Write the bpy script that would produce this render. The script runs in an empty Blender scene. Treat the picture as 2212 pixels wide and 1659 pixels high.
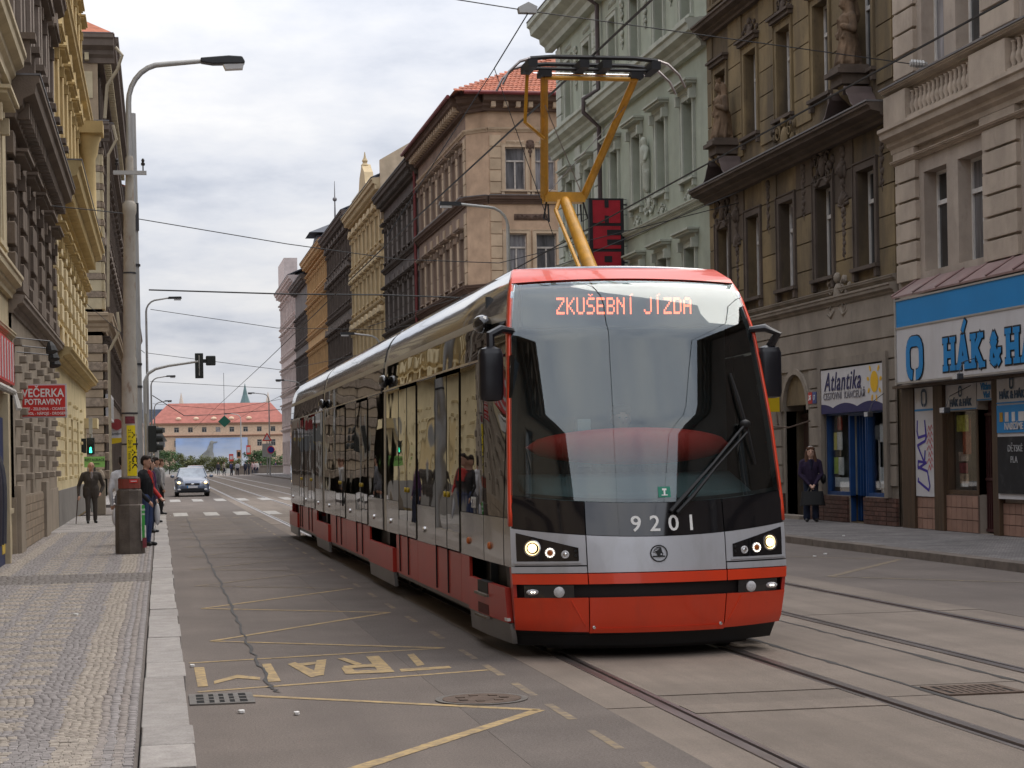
import bpy, bmesh, math, random
import numpy as np
from mathutils import Vector, Matrix
random.seed(7); np.random.seed(7)
SC = bpy.context.scene; COL = SC.collection; PI = math.pi; rad = math.radians

# ------------------------------------------------------------------ camera
cam_d = bpy.data.cameras.new('camera'); cam = bpy.data.objects.new('camera', cam_d); COL.objects.link(cam)
YAW, ROLL = math.atan(761.2/4100), .0175
fw = Vector((math.sin(YAW), math.cos(YAW), 0)); rt = Vector((math.cos(YAW), -math.sin(YAW), 0)); up = Vector((0,0,1))
u2 = up*math.cos(ROLL) + rt*math.sin(ROLL); r2 = rt*math.cos(ROLL) - up*math.sin(ROLL)
cam.matrix_world = Matrix(((r2.x,u2.x,-fw.x,0),(r2.y,u2.y,-fw.y,0),(r2.z,u2.z,-fw.z,1.72),(0,0,0,1)))
cam_d.sensor_width = 36; cam_d.lens = 36*4100/2212; cam_d.shift_y = 157.5/2212
cam_d.clip_start = .1; cam_d.clip_end = 5000
SC.camera = cam
SC.render.resolution_x, SC.render.resolution_y = 1024, 768
SC.view_settings.view_transform = 'Standard'; SC.view_settings.look = 'None'
SC.view_settings.exposure = 0.42; SC.view_settings.gamma = 1
# ------------------------------------------------------------------ sky: bright broken overcast
SUN_EL, SUN_AZ = rad(58), rad(65)          # azimuth measured from +Y towards +X: behind the camera, to the right
W = bpy.data.worlds.new('World'); SC.world = W; W.use_nodes = True
nt = W.node_tree; N = nt.nodes; LK = nt.links; N.clear()
wo = N.new('ShaderNodeOutputWorld'); bg = N.new('ShaderNodeBackground'); LK.new(bg.outputs[0], wo.inputs[0])
sky = N.new('ShaderNodeTexSky'); sky.sky_type = 'NISHITA'; sky.sun_disc = False
sky.sun_elevation = SUN_EL; sky.sun_rotation = SUN_AZ; sky.air_density = 1.2; sky.dust_density = 2.5
tc = N.new('ShaderNodeTexCoord'); sep = N.new('ShaderNodeSeparateXYZ'); LK.new(tc.outputs['Generated'], sep.inputs[0])
def wm(op, a, b=None, c=None):
    m = N.new('ShaderNodeMath'); m.operation = op
    for i, v in enumerate((a, b, c)):
        if v is None: continue
        if isinstance(v, (int, float)): m.inputs[i].default_value = v
        else: LK.new(v, m.inputs[i])
    return m.outputs[0]
zz = wm('ADD', wm('MAXIMUM', sep.outputs[2], 0.0), .22)
cmb = N.new('ShaderNodeCombineXYZ')
LK.new(wm('DIVIDE', sep.outputs[0], zz), cmb.inputs[0]); LK.new(wm('DIVIDE', sep.outputs[1], zz), cmb.inputs[1])
def wnoise(scale, det, rough, off):
    n = N.new('ShaderNodeTexNoise'); n.inputs['Scale'].default_value = scale; n.inputs['Detail'].default_value = det; n.inputs['Roughness'].default_value = rough
    mp = N.new('ShaderNodeMapping'); mp.inputs['Location'].default_value = off; LK.new(cmb.outputs[0], mp.inputs[0]); LK.new(mp.outputs[0], n.inputs[0]); return n.outputs[0]
n1 = wnoise(1.15, 5, .55, (3.1, 1.7, 0)); n2 = wnoise(3.1, 6, .6, (0.4, 5.2, 0))
mixn = wm('ADD', wm('MULTIPLY', n1, .6), wm('MULTIPLY', n2, .4))
rmp = N.new('ShaderNodeValToRGB'); LK.new(mixn, rmp.inputs[0])
e = rmp.color_ramp.elements
e[0].position = .40; e[0].color = (.53, .57, .67, 1); e[1].position = .60; e[1].color = (.96, .95, .955, 1)
e2 = rmp.color_ramp.elements.new(.49); e2.color = (.76, .78, .845, 1)
mx = N.new('ShaderNodeMixRGB'); mx.inputs[0].default_value = .90
skm = N.new('ShaderNodeMixRGB'); skm.blend_type = 'MULTIPLY'; skm.inputs[0].default_value = 1; skm.inputs[2].default_value = (.09,.09,.09,1)
LK.new(sky.outputs[0], skm.inputs[1]); LK.new(skm.outputs[0], mx.inputs[1]); LK.new(rmp.outputs[0], mx.inputs[2])
LK.new(mx.outputs[0], bg.inputs[0])
# overcast luminance rises from the horizon to the zenith as (1 + 2 sin elevation) / 3
LK.new(wm('MULTIPLY', wm('MULTIPLY_ADD', wm('MAXIMUM', sep.outputs[2], 0.0), 2.0, 1.0), .62), bg.inputs[1])
sd = bpy.data.lights.new('sun', 'SUN'); sun = bpy.data.objects.new('sun', sd); COL.objects.link(sun)
sd.energy = 1.5; sd.angle = rad(48); sd.color = (1, .93, .83)
sdir = Vector((math.sin(SUN_AZ)*math.cos(SUN_EL), math.cos(SUN_AZ)*math.cos(SUN_EL), math.sin(SUN_EL)))
sun.rotation_euler = sdir.to_track_quat('Z', 'Y').to_euler(); sun.location = (20, -20, 60)
try:
    SC.cycles.max_bounces = 8; SC.cycles.transparent_max_bounces = 12; SC.cycles.sample_clamp_indirect = 6; SC.cycles.use_denoising = True
except Exception: pass

# ------------------------------------------------------------------ materials
MATS = {}
def M(name, col, rough=.75, var=.12, sc=2.5, bump=0, bsc=40, metal=0, spec=.4, dirt=0, dcol=(.05,.045,.04), dsc=(1.1,1.1,.16), dlo=.5, dhi=.72, rnd=0, coat=0, aniso=(1,1,1), attr=None, wave=0, ior=None, speck=0):
    if name in MATS: return MATS[name]
    m = bpy.data.materials.new(name); m.use_nodes = True; t = m.node_tree; n = t.nodes; l = t.links; n.clear()
    o = n.new('ShaderNodeOutputMaterial'); b = n.new('ShaderNodeBsdfPrincipled'); l.new(b.outputs[0], o.inputs[0])
    g = n.new('ShaderNodeNewGeometry'); pos = g.outputs['Position']
    def noise(scale, det=4, vec=None, rgh=.55):
        k = n.new('ShaderNodeTexNoise'); k.inputs['Scale'].default_value = scale; k.inputs['Detail'].default_value = det; k.inputs['Roughness'].default_value = rgh
        mp = n.new('ShaderNodeMapping'); mp.inputs['Scale'].default_value = vec or (1,1,1); l.new(pos, mp.inputs[0]); l.new(mp.outputs[0], k.inputs[0]); return k.outputs[0]
    def mixc(f, a, bb, mode='MIX'):
        k = n.new('ShaderNodeMixRGB'); k.blend_type = mode
        for i, v in enumerate((f, a, bb)):
            if isinstance(v, (int, float)): k.inputs[i].default_value = v
            elif isinstance(v, tuple): k.inputs[i].default_value = (*v[:3], 1)
            else: l.new(v, k.inputs[i])
        return k.outputs[0]
    def ramp(f, lo, hi):
        k = n.new('ShaderNodeMapRange'); k.inputs['From Min'].default_value = lo; k.inputs['From Max'].default_value = hi; l.new(f, k.inputs['Value']); return k.outputs[0]
    c = col
    if attr:
        a = n.new('ShaderNodeAttribute'); a.attribute_name = attr; c = a.outputs['Color']
    if var:
        f = ramp(noise(sc, 6, aniso), .3, .7)
        if attr: c = mixc(1.0, c, mixc(f, (1-var,)*3, (1+var,)*3), 'MULTIPLY')
        else: c = mixc(f, tuple(x*(1-var) for x in col), tuple(min(1,x*(1+var)) for x in col))
    if speck:
        c = mixc(1.0, c, mixc(ramp(noise(65, 3, None, .7), .32, .68), (1-speck,)*3, (1+speck,)*3), 'MULTIPLY')
    if dirt:
        f = ramp(noise(1.0, 6, dsc, .62), dlo, dhi)
        k = n.new('ShaderNodeMath'); k.operation = 'MULTIPLY'; l.new(f, k.inputs[0]); k.inputs[1].default_value = dirt
        c = mixc(k.outputs[0], c, dcol)
        k2 = n.new('ShaderNodeMath'); k2.operation = 'MULTIPLY'; l.new(ramp(noise(5.0, 8, (1,1,.55), .72), .54, .70), k2.inputs[0]); k2.inputs[1].default_value = dirt*.6
        c = mixc(k2.outputs[0], c, dcol)
    if rnd:
        oi = n.new('ShaderNodeObjectInfo'); hs = n.new('ShaderNodeHueSaturation')
        mr = n.new('ShaderNodeMapRange'); mr.inputs['To Min'].default_value = 1-rnd; mr.inputs['To Max'].default_value = 1+rnd
        l.new(oi.outputs['Random'], mr.inputs['Value']); l.new(mr.outputs[0], hs.inputs['Value'])
        if isinstance(c, tuple): hs.inputs['Color'].default_value = (*c[:3], 1)
        else: l.new(c, hs.inputs['Color'])
        c = hs.outputs[0]
    if isinstance(c, tuple): b.inputs['Base Color'].default_value = (*c[:3], 1)
    else: l.new(c, b.inputs['Base Color'])
    b.inputs['Roughness'].default_value = rough; b.inputs['Metallic'].default_value = metal
    b.inputs['Specular IOR Level'].default_value = spec
    if ior: b.inputs['IOR'].default_value = ior
    if coat: b.inputs['Coat Weight'].default_value = coat; b.inputs['Coat Roughness'].default_value = .04
    h = None
    if bump: h = (noise(bsc, 5), bump)
    if wave: h = (noise(1.0, 1.5, (.9,.55,1.1) if wave < 9 else (1,1,1)), wave)
    if h:
        bp = n.new('ShaderNodeBump'); bp.inputs['Strength'].default_value = min(1, h[1]); bp.inputs['Distance'].default_value = .02 if bump else .03
        l.new(h[0], bp.inputs['Height']); l.new(bp.outputs[0], b.inputs['Normal'])
        if coat and wave: l.new(bp.outputs[0], b.inputs['Coat Normal'])
    MATS[name] = m; return m
def EM(name, col, strength):
    m = bpy.data.materials.new(name); m.use_nodes = True; b = m.node_tree.nodes['Principled BSDF']
    b.inputs['Base Color'].default_value = (*col, 1); b.inputs['Emission Color'].default_value = (*col, 1); b.inputs['Emission Strength'].default_value = strength
    MATS[name] = m; return m
def GLASS(name, tint=(.75,.82,.82), ior=1.5, rough=0.0, gain=1.0, wave=0):
    m = bpy.data.materials.new(name); m.use_nodes = True; t = m.node_tree; n = t.nodes; l = t.links; n.clear()
    o = n.new('ShaderNodeOutputMaterial'); mxs = n.new('ShaderNodeMixShader'); tr = n.new('ShaderNodeBsdfTransparent'); gl = n.new('ShaderNodeBsdfGlossy')
    tr.inputs[0].default_value = (*tint, 1); gl.inputs['Roughness'].default_value = rough; gl.inputs[0].default_value = (1,1,1,1)
    lw = n.new('ShaderNodeLayerWeight'); lw.inputs['Blend'].default_value = .5
    # Schlick on the facing term: works the same from both sides of the pane
    r0 = ((ior-1)/(ior+1))**2
    p = n.new('ShaderNodeMath'); p.operation = 'POWER'; l.new(lw.outputs['Facing'], p.inputs[0]); p.inputs[1].default_value = 4.0
    mr = n.new('ShaderNodeMapRange'); mr.inputs['To Min'].default_value = r0*gain; mr.inputs['To Max'].default_value = 1; l.new(p.outputs[0], mr.inputs['Value'])
    l.new(mr.outputs[0], mxs.inputs[0]); l.new(tr.outputs[0], mxs.inputs[1]); l.new(gl.outputs[0], mxs.inputs[2]); l.new(mxs.outputs[0], o.inputs[0])
    if wave:
        g = n.new('ShaderNodeNewGeometry'); k = n.new('ShaderNodeTexNoise'); k.inputs['Scale'].default_value = 1.3; k.inputs['Detail'].default_value = 1; l.new(g.outputs['Position'], k.inputs[0])
        bp = n.new('ShaderNodeBump'); bp.inputs['Strength'].default_value = wave; bp.inputs['Distance'].default_value = .02; l.new(k.outputs[0], bp.inputs['Height']); l.new(bp.outputs[0], gl.inputs['Normal'])
    MATS[name] = m; return m

# ------------------------------------------------------------------ mesh building
def wloc(o):
    v = Vector((0,0,0))
    while o is not None: v += o.location; o = o.parent
    return v
class MB:
    def __init__(s, T=None): s.v = []; s.f = []; s.m = []; s.T = T; s.cm = 0
    def add(s, vs, fs):
        k = len(s.v); T = s.T
        s.v.extend([T(*p) for p in vs] if T else [tuple(p) for p in vs])
        for f in fs: s.f.append(tuple(i+k for i in f)); s.m.append(s.cm)
        return s
    def mat(s, i): s.cm = i; return s
    def box(s, x0, x1, y0, y1, z0, z1):
        return s.add([(x0,y0,z0),(x1,y0,z0),(x1,y1,z0),(x0,y1,z0),(x0,y0,z1),(x1,y0,z1),(x1,y1,z1),(x0,y1,z1)],
                     [(0,3,2,1),(4,5,6,7),(0,1,5,4),(1,2,6,5),(2,3,7,6),(3,0,4,7)])
    def quad(s, a, b, c, d): return s.add([a,b,c,d], [(0,1,2,3)])
    def prism(s, poly, h0, h1, ax='z'):
        n = len(poly)
        def P(p, h): return (p[0],p[1],h) if ax == 'z' else (p[0],h,p[1]) if ax == 'y' else (h,p[0],p[1])
        return s.add([P(p,h0) for p in poly]+[P(p,h1) for p in poly],
                     [tuple(range(n))[::-1], tuple(range(n,2*n))]+[(i,(i+1)%n,n+(i+1)%n,n+i) for i in range(n)])
    def tube(s, pts, r, n=8, cap=True):
        pts = [Vector(p) for p in pts]; m = len(pts); rs = r if isinstance(r, (list, tuple)) else [r]*m
        vs = []; fs = []
        ref = None
        for i, p in enumerate(pts):
            d = (pts[min(i+1,m-1)]-pts[max(i-1,0)]).normalized()
            if ref is None: ref = Vector((0,0,1)) if abs(d.z) < .9 else Vector((1,0,0))
            a = d.cross(ref).normalized(); b = a.cross(d).normalized(); ref = b
            for k in range(n):
                t = 2*PI*k/n; vs.append(p+(a*math.cos(t)+b*math.sin(t))*rs[i])
        for i in range(m-1):
            for k in range(n):
                k2 = (k+1)%n; fs.append((i*n+k, i*n+k2, (i+1)*n+k2, (i+1)*n+k))
        if cap: fs.append(tuple(range(n))[::-1]); fs.append(tuple(range((m-1)*n, m*n)))
        return s.add(vs, fs)
    def lathe(s, prof, c, n=12, ax=(0,0,1)):
        ax = Vector(ax).normalized(); ref = Vector((1,0,0)) if abs(ax.x) < .9 else Vector((0,1,0))
        a = ax.cross(ref).normalized(); b = ax.cross(a); c = Vector(c); vs = []; fs = []; m = len(prof)
        for r, z in prof:
            for k in range(n): t = 2*PI*k/n; vs.append(c+ax*z+(a*math.cos(t)+b*math.sin(t))*r)
        for i in range(m-1):
            for k in range(n): k2 = (k+1)%n; fs.append((i*n+k, i*n+k2, (i+1)*n+k2, (i+1)*n+k))
        fs.append(tuple(range(n))[::-1]); fs.append(tuple(range((m-1)*n, m*n)))
        return s.add(vs, fs)
    def ell(s, c, r, nu=10, nv=7):
        vs = []; fs = []
        for j in range(nv+1):
            p = PI*(j/nv-.5)
            for i in range(nu): t = 2*PI*i/nu; vs.append((c[0]+r[0]*math.cos(p)*math.cos(t), c[1]+r[1]*math.cos(p)*math.sin(t), c[2]+r[2]*math.sin(p)))
        for j in range(nv):
            for i in range(nu): i2 = (i+1)%nu; fs.append((j*nu+i, j*nu+i2, (j+1)*nu+i2, (j+1)*nu+i))
        return s.add(vs, fs)
    def grid(s, P, nu, nv, thick=None):
        """P(i/nu, j/nv) -> point; with thick (a vector) a closed slab"""
        vs = [P(i/nu, j/nv) for j in range(nv+1) for i in range(nu+1)]; w = nu+1
        fs = [(j*w+i, j*w+i+1, (j+1)*w+i+1, (j+1)*w+i) for j in range(nv) for i in range(nu)]
        if thick is not None:
            k = len(vs); vs = vs+[tuple(p[a]+(thick(p) if callable(thick) else thick)[a] for a in range(3)) for p in vs]
            fs += [(k+a, k+d, k+c, k+b) for a, b, c, d in list(fs)]
            rim = [i for i in range(w)]+[j*w+nu for j in range(1, nv+1)]+[nv*w+i for i in range(nu-1, -1, -1)]+[j*w for j in range(nv-1, 0, -1)]
            fs += [(rim[q], k+rim[q], k+rim[(q+1)%len(rim)], rim[(q+1)%len(rim)]) for q in range(len(rim))]
        return s.add(vs, fs)
    def mesh(s, name, mats, off=(0,0,0), smooth=False, recalc=True):
        me = bpy.data.meshes.new(name)
        me.from_pydata([(p[0]-off[0], p[1]-off[1], p[2]-off[2]) for p in s.v], [], s.f)
        for mm in (mats if isinstance(mats, (list, tuple)) else [mats]): me.materials.append(mm)
        if any(s.m): me.polygons.foreach_set('material_index', s.m)
        if recalc:
            bm = bmesh.new(); bm.from_mesh(me); bmesh.ops.recalc_face_normals(bm, faces=bm.faces); bm.to_mesh(me); bm.free()
        if smooth:
            me.polygons.foreach_set('use_smooth', [True]*len(me.polygons))
            if smooth != 'all':
                try: me.set_sharp_from_angle(angle=rad(42))
                except Exception: pass
        return me
    def build(s, name, mats, parent=None, smooth=False, recalc=True, kind=None, bevel=0):
        me = s.mesh(name, mats, wloc(parent) if parent else (0,0,0), smooth, recalc)
        o = link(name, me, parent)
        if kind: o['kind'] = kind
        if bevel:
            b = o.modifiers.new('bevel', 'BEVEL'); b.width = bevel; b.segments = 2; b.limit_method = 'ANGLE'
        return o
def link(name, me, parent=None, loc=(0,0,0), rotz=0, scale=None):
    o = bpy.data.objects.new(name, me); COL.objects.link(o); o.location = loc
    if rotz: o.rotation_euler = (0,0,rotz)
    if scale: o.scale = scale
    if parent: o.parent = parent
    return o
def thing(name, label, cat, loc=(0,0,0), group=None):
    o = bpy.data.objects.new(name, None); COL.objects.link(o); o.location = loc; o.empty_display_size = .2
    o['label'] = label; o['category'] = cat
    if group: o['group'] = group
    return o
def tag(o, label, cat, group=None):
    o['label'] = label; o['category'] = cat
    if group: o['group'] = group
    return o
_unit = {}
def ubox(parent, name, mat, T, s0, s1, o0, o1, z0, z1, bev=0):
    """axis-aligned box through facade transform T; all boxes of one material share one mesh"""
    a = Vector(T(s0,o0,z0)); b = Vector(T(s1,o1,z1)); key = (mat.name, bev)
    if key not in _unit:
        mb = MB()
        if bev:
            k = bev; q = .5
            vs = [(-q,-q,-q),(q,-q,-q),(q,q,-q),(-q,q,-q),(-q,-q,q),(q,-q,q),(q,q,q),(-q,q,q)]
            bm = bmesh.new(); bvs = [bm.verts.new(v) for v in vs]
            for f in [(0,3,2,1),(4,5,6,7),(0,1,5,4),(1,2,6,5),(2,3,7,6),(3,0,4,7)]: bm.faces.new([bvs[i] for i in f])
            bmesh.ops.bevel(bm, geom=list(bm.edges), offset=k, segments=1, affect='EDGES'); me = bpy.data.meshes.new('block'); bm.to_mesh(me); bm.free(); me.materials.append(mat)
        else: me = mb.box(-.5,.5,-.5,.5,-.5,.5).mesh('block', mat)
        _unit[key] = me
    c = (a+b)/2 - (wloc(parent) if parent else Vector((0,0,0)))
    return link(name, _unit[key], parent, c, 0, (max(1e-4,abs(b.x-a.x)), max(1e-4,abs(b.y-a.y)), max(1e-4,abs(b.z-a.z))))
def IDT(x, y, z): return (x, y, z)
def FT(ox, oy, d, n):
    """facade transform: s along d, o outwards along n"""
    def T(s, o, z): return (ox+s*d[0]+o*n[0], oy+s*d[1]+o*n[1], z)
    T.rot = math.atan2(-n[0], n[1]); T.n = n; T.d = d
    return T
_txt = {}
def text_mesh(txt, size=1.0, ext=.004, bold=0, shear=0, sx=1.0, align='CENTER', space=1.0):
    key = (txt, size, ext, bold, shear, sx, align, space)
    if key in _txt: return _txt[key]
    cu = bpy.data.curves.new('t', 'FONT'); cu.body = txt; cu.size = size; cu.extrude = ext; cu.offset = bold; cu.shear = shear; cu.align_x = align; cu.resolution_u = 3; cu.space_character = space
    ob = bpy.data.objects.new('t', cu); COL.objects.link(ob)
    dg = bpy.context.evaluated_depsgraph_get(); me = bpy.data.meshes.new_from_object(ob.evaluated_get(dg)); bpy.data.objects.remove(ob)
    r = ([(v.co.x*sx, v.co.y, v.co.z) for v in me.vertices], [tuple(p.vertices) for p in me.polygons]); bpy.data.meshes.remove(me)
    _txt[key] = r; return r
def put_text(parent, name, txt, mat, P, **k):
    """P(x, y, t): text plane to world (t = depth towards the viewer)"""
    vs, fs = text_mesh(txt, **k); mb = MB(); mb.add([P(x, y, z) for x, y, z in vs], fs)
    return mb.build(name, mat, parent, recalc=False)
# ================================================================== ground, road, tracks, pavements
asphalt = M('asphalt', (.158,.131,.113), rough=.85, var=.2, sc=.55, bump=.5, bsc=90, speck=.3, dirt=.55, dcol=(.118,.098,.086), dsc=(1.8,.12,1), dlo=.42, dhi=.7)
asphalt2 = M('asphalt_patch', (.138,.116,.102), rough=.85, var=.2, sc=.8, bump=.5, bsc=90, speck=.3, dirt=.4, dcol=(.10,.085,.075), dsc=(1.2,.3,1))
concrete = M('track_concrete', (.205,.168,.138), rough=.85, var=.16, sc=.9, bump=.35, bsc=70, speck=.16, dirt=.6, dcol=(.125,.102,.084), dsc=(2.6,.14,1), dlo=.45, dhi=.72, rnd=.09)
tar = M('joint_tar', (.05,.045,.042), rough=.7, var=.2)
earth = M('ground_earth', (.12,.115,.105), rough=.95)
granite = M('kerb_granite', (.33,.305,.285), rough=.8, var=.14, sc=7, bump=.25, bsc=120, speck=.18, dirt=.4, dcol=(.22,.19,.165), dsc=(4,1.2,4), dlo=.5, dhi=.72, rnd=.09)
granite_d = M('kerb_granite_dark', (.17,.14,.115), rough=.85, var=.25, sc=5, bump=.4, bsc=60, rnd=.1)
steel = M('rail_steel', (.30,.27,.26), rough=.32, var=.25, sc=6, metal=.85, aniso=(3,.2,1))
rust = M('rust_iron', (.12,.085,.065), rough=.75, var=.3, sc=9, metal=.3, bump=.4, bsc=60)
iron = M('cast_iron', (.16,.145,.13), rough=.6, var=.2, sc=12, metal=.6, bump=.3, bsc=80)
paint_y = M('worn_yellow_paint', (.42,.30,.145), rough=.85, var=.15, sc=4, dirt=.95, dcol=(.16,.133,.113), dsc=(14,14,14), dlo=.44, dhi=.72)
paint_y2 = M('faint_yellow_paint', (.29,.22,.13), rough=.85, var=.15, sc=4, dirt=1, dcol=(.15,.125,.107), dsc=(9,9,9), dlo=.34, dhi=.62)
paint_w = M('worn_white_paint', (.44,.42,.39), rough=.75, var=.1, sc=4, dirt=.9, dcol=(.2,.18,.165), dsc=(5,5,5), dlo=.44, dhi=.68)
cob_base = M('pavement_bed', (.15,.13,.115), rough=.95, var=.2, sc=8, bump=.5, bsc=60)
cobmat = M('cobble_mosaic', (.3,.28,.26), rough=.85, var=.12, sc=30, bump=.3, bsc=150, attr='col')
def SETTS(name, c1, c2, mort, sc, bw=.5, rh=.5):
    m = bpy.data.materials.new(name); m.use_nodes = True; t = m.node_tree; n = t.nodes; l = t.links; b = n['Principled BSDF']; b.inputs['Roughness'].default_value = .85
    g = n.new('ShaderNodeNewGeometry'); br = n.new('ShaderNodeTexBrick'); br.inputs['Scale'].default_value = sc; br.inputs['Color1'].default_value = (*c1,1); br.inputs['Color2'].default_value = (*c2,1); br.inputs['Mortar'].default_value = (*mort,1)
    br.inputs['Mortar Size'].default_value = .03; br.inputs['Brick Width'].default_value = bw; br.inputs['Row Height'].default_value = rh; l.new(g.outputs['Position'], br.inputs['Vector'])
    ns = n.new('ShaderNodeTexNoise'); ns.inputs['Scale'].default_value = 1.3; ns.inputs['Detail'].default_value = 6; l.new(g.outputs['Position'], ns.inputs['Vector'])
    mr = n.new('ShaderNodeMapRange'); mr.inputs['From Min'].default_value = .3; mr.inputs['From Max'].default_value = .7; mr.inputs['To Min'].default_value = .7; mr.inputs['To Max'].default_value = 1.3; l.new(ns.outputs[0], mr.inputs[0])
    mm = n.new('ShaderNodeMixRGB'); mm.blend_type = 'MULTIPLY'; mm.inputs[0].default_value = 1; l.new(br.outputs[0], mm.inputs[1]); l.new(mr.outputs[0], mm.inputs[2]); l.new(mm.outputs[0], b.inputs['Base Color'])
    bp = n.new('ShaderNodeBump'); bp.inputs['Strength'].default_value = .5; bp.inputs['Distance'].default_value = .01; l.new(br.outputs['Fac'], bp.inputs['Height']); bp.invert = True; l.new(bp.outputs[0], b.inputs['Normal'])
    MATS[name] = m; return m
setts_r = SETTS('pavement_setts_right', (.22,.2,.19), (.13,.12,.115), (.08,.07,.065), 9)
setts_l = SETTS('pavement_setts_far', (.34,.31,.28), (.24,.225,.22), (.15,.13,.12), 9)

def struct(name, mb, m, **k): o = mb.build(name, m, **k); o['kind'] = 'structure'; return o
struct('ground', MB().quad((-2500,-1200,-.3),(2500,-1200,-.3),(2500,3500,-.3),(-2500,3500,-.3)), earth, recalc=False)
CAMP = -90
# asphalt: lanes left and right of the track bed, side streets at the crossing
road = struct('road', MB().box(.13,2.95,CAMP,290,-.2,0).box(8.62,11.68,CAMP,290,-.2,0).box(-70,.13,66,88,-.2,-.004).box(11.68,90,71,92,-.2,-.004), asphalt)
struct('road_surface_patch', MB().box(2.0,2.949,9,290,-.1,.0015), asphalt2)
bed = struct('tram_track_bed', MB().box(2.95,8.62,CAMP,290,-.25,-.035), tar)
RAILS = (3.377, 4.877, 6.54, 8.02); TR = (4.127, 7.28)
strips = [(2.955,3.30),(3.455,4.80),(4.955,5.335),(5.35,6.19),(6.20,6.46),(6.62,7.94),(8.10,8.615)]
random.seed(3)
for i, (a, b) in enumerate(strips):
    y = 6.0 + (.55 if i in (1,3) else 0)
    L = 6.55
    ys = [y]
    while ys[-1] < 62: ys.append(ys[-1]+L)
    for q in range(len(ys)-1):
        dz = random.uniform(-.003, .002)
        ubox(bed, 'concrete_slab', concrete, IDT, a, b, ys[q]+.012, ys[q+1]-.012, -.15, dz)
    ubox(bed, 'concrete_slab', concrete, IDT, a, b, ys[-1]+.012, 288, -.15, -.002)
    ubox(bed, 'concrete_slab', concrete, IDT, a, b, CAMP, 5.98, -.15, -.002)
# narrow transverse strip in front of the tram
for (a, b, y0, y1) in ((3.455,4.80,12.12,12.52),):
    ubox(bed, 'concrete_slab', concrete, IDT, a, b, y0, y1, -.05, .006)
for X in RAILS:
    s = -1 if X in (RAILS[0], RAILS[2]) else 1
    poly = [(-.075,-.12),(-.075,.006),(.0,.006),(.006,-.03),(.035,-.03),(.04,.002),(.075,.002),(.075,-.12)]
    poly = [(X+p[0]*(-s), p[1]) for p in poly]
    o = MB().prism([(p[0], p[1]) for p in poly], CAMP, 288, 'y').build('tram_rail', steel, bed)
# tar seams between the slabs, with ragged patches
for X in (5.342, 6.195):
    mb = MB(); y = 9.5; pts = []
    while y < 40: pts.append((X+random.uniform(-.012,.012), y, random.choice((.012,.014,.02,.035)))); y += random.uniform(.12,.35)
    for p, q in zip(pts, pts[1:]): mb.quad((p[0]-p[2],p[1],.004),(p[0]+p[2],p[1],.004),(q[0]+q[2],q[1],.004),(q[0]-q[2],q[1],.004))
    mb.build('tar_seam', tar, bed, recalc=False)
# sealed crack in the lane
crk = [(.798,60.3),(.777,48.2),(.80,42.1),(.803,33.7),(.818,27.6),(.805,22.7),(.787,18.7),(.798,16.3),(.80,14.57),(.845,14.1)]
mb = MB(); pts = []
for (a, b) in zip(crk, crk[1:]):
    for k in range(8): t = k/8; pts.append((a[0]+(b[0]-a[0])*t+random.uniform(-.02,.02), a[1]+(b[1]-a[1])*t, random.uniform(.008,.019)))
for p, q in zip(pts, pts[1:]): mb.quad((p[0]-p[2],p[1],.0062),(p[0]+p[2],p[1],.0062),(q[0]+q[2],q[1],.0062),(q[0]-q[2],q[1],.0062))
mb.build('sealed_crack', tar, road, recalc=False)
# painted lines
def stroke(name, pts, w, m, z=.0034):
    mb = MB(); P = [Vector(p) for p in pts]
    for a, b in zip(P, P[1:]):
        d = (b-a).normalized(); n = Vector((-d.y, d.x))*w/2; k = max(1, int((b-a).length/.5))
        for i in range(k):
            p = a+(b-a)*i/k; q = a+(b-a)*(i+1)/k
            j1, j2 = random.uniform(.85,1.1), random.uniform(.85,1.1)
            mb.quad((*(p-n*j1),z),(*(p+n*j1),z),(*(q+n*j2),z),(*(q-n*j2),z))
    return mb.build(name, m, road, recalc=False)
zz = [(.97,10.2),(2.5,12.62),(.64,14.03)]
stroke('zigzag_line', [(.6,9.9),(2.5,12.62)], .10, paint_y); stroke('zigzag_line', [(2.5,12.62),(.62,14.05)], .085, paint_y)
stroke('box_line', [(.25,14.4),(2.58,15.12)], .07, paint_y); stroke('box_line', [(.22,16.5),(2.5,17.0)], .07, paint_y)
v = [(2.5,17.0)]; y = 17.0
for k in range(10): v.append((.46, y+1.45)); v.append((2.5, y+4.15)); y += 4.15
for a, b in zip(v, v[1:]):
    if a[1] < 57: stroke('zigzag_line', [a, b], .075, paint_y if a[1] < 24 else paint_y2, 0.0038)
y = 9.5
while y < 58: stroke('edge_dash', [(2.62,y),(2.62,y+.8)], .06, paint_y2, 0.0030); y += 1.9 if y > 16 else 1.3
for X, Y in ((.3,57.6),(.82,57.7),(1.23,58.2),(1.66,58.6),(2.3,59.3),(2.85,59.9)): stroke('stop_line_dash', [(X-.12,Y),(X+.12,Y)], .5, paint_y2)
stroke('zigzag_line', [(11.4,28.2),(9.0,24.8)], .12, paint_y2); stroke('zigzag_line', [(9.0,24.8),(11.4,22.0)], .1, paint_y2); stroke('zigzag_line', [(11.4,28.2),(9.0,31.5)], .1, paint_y2)
stroke('edge_dash', [(10.9,22.5),(11.5,20.9)], .12, paint_w)
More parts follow.
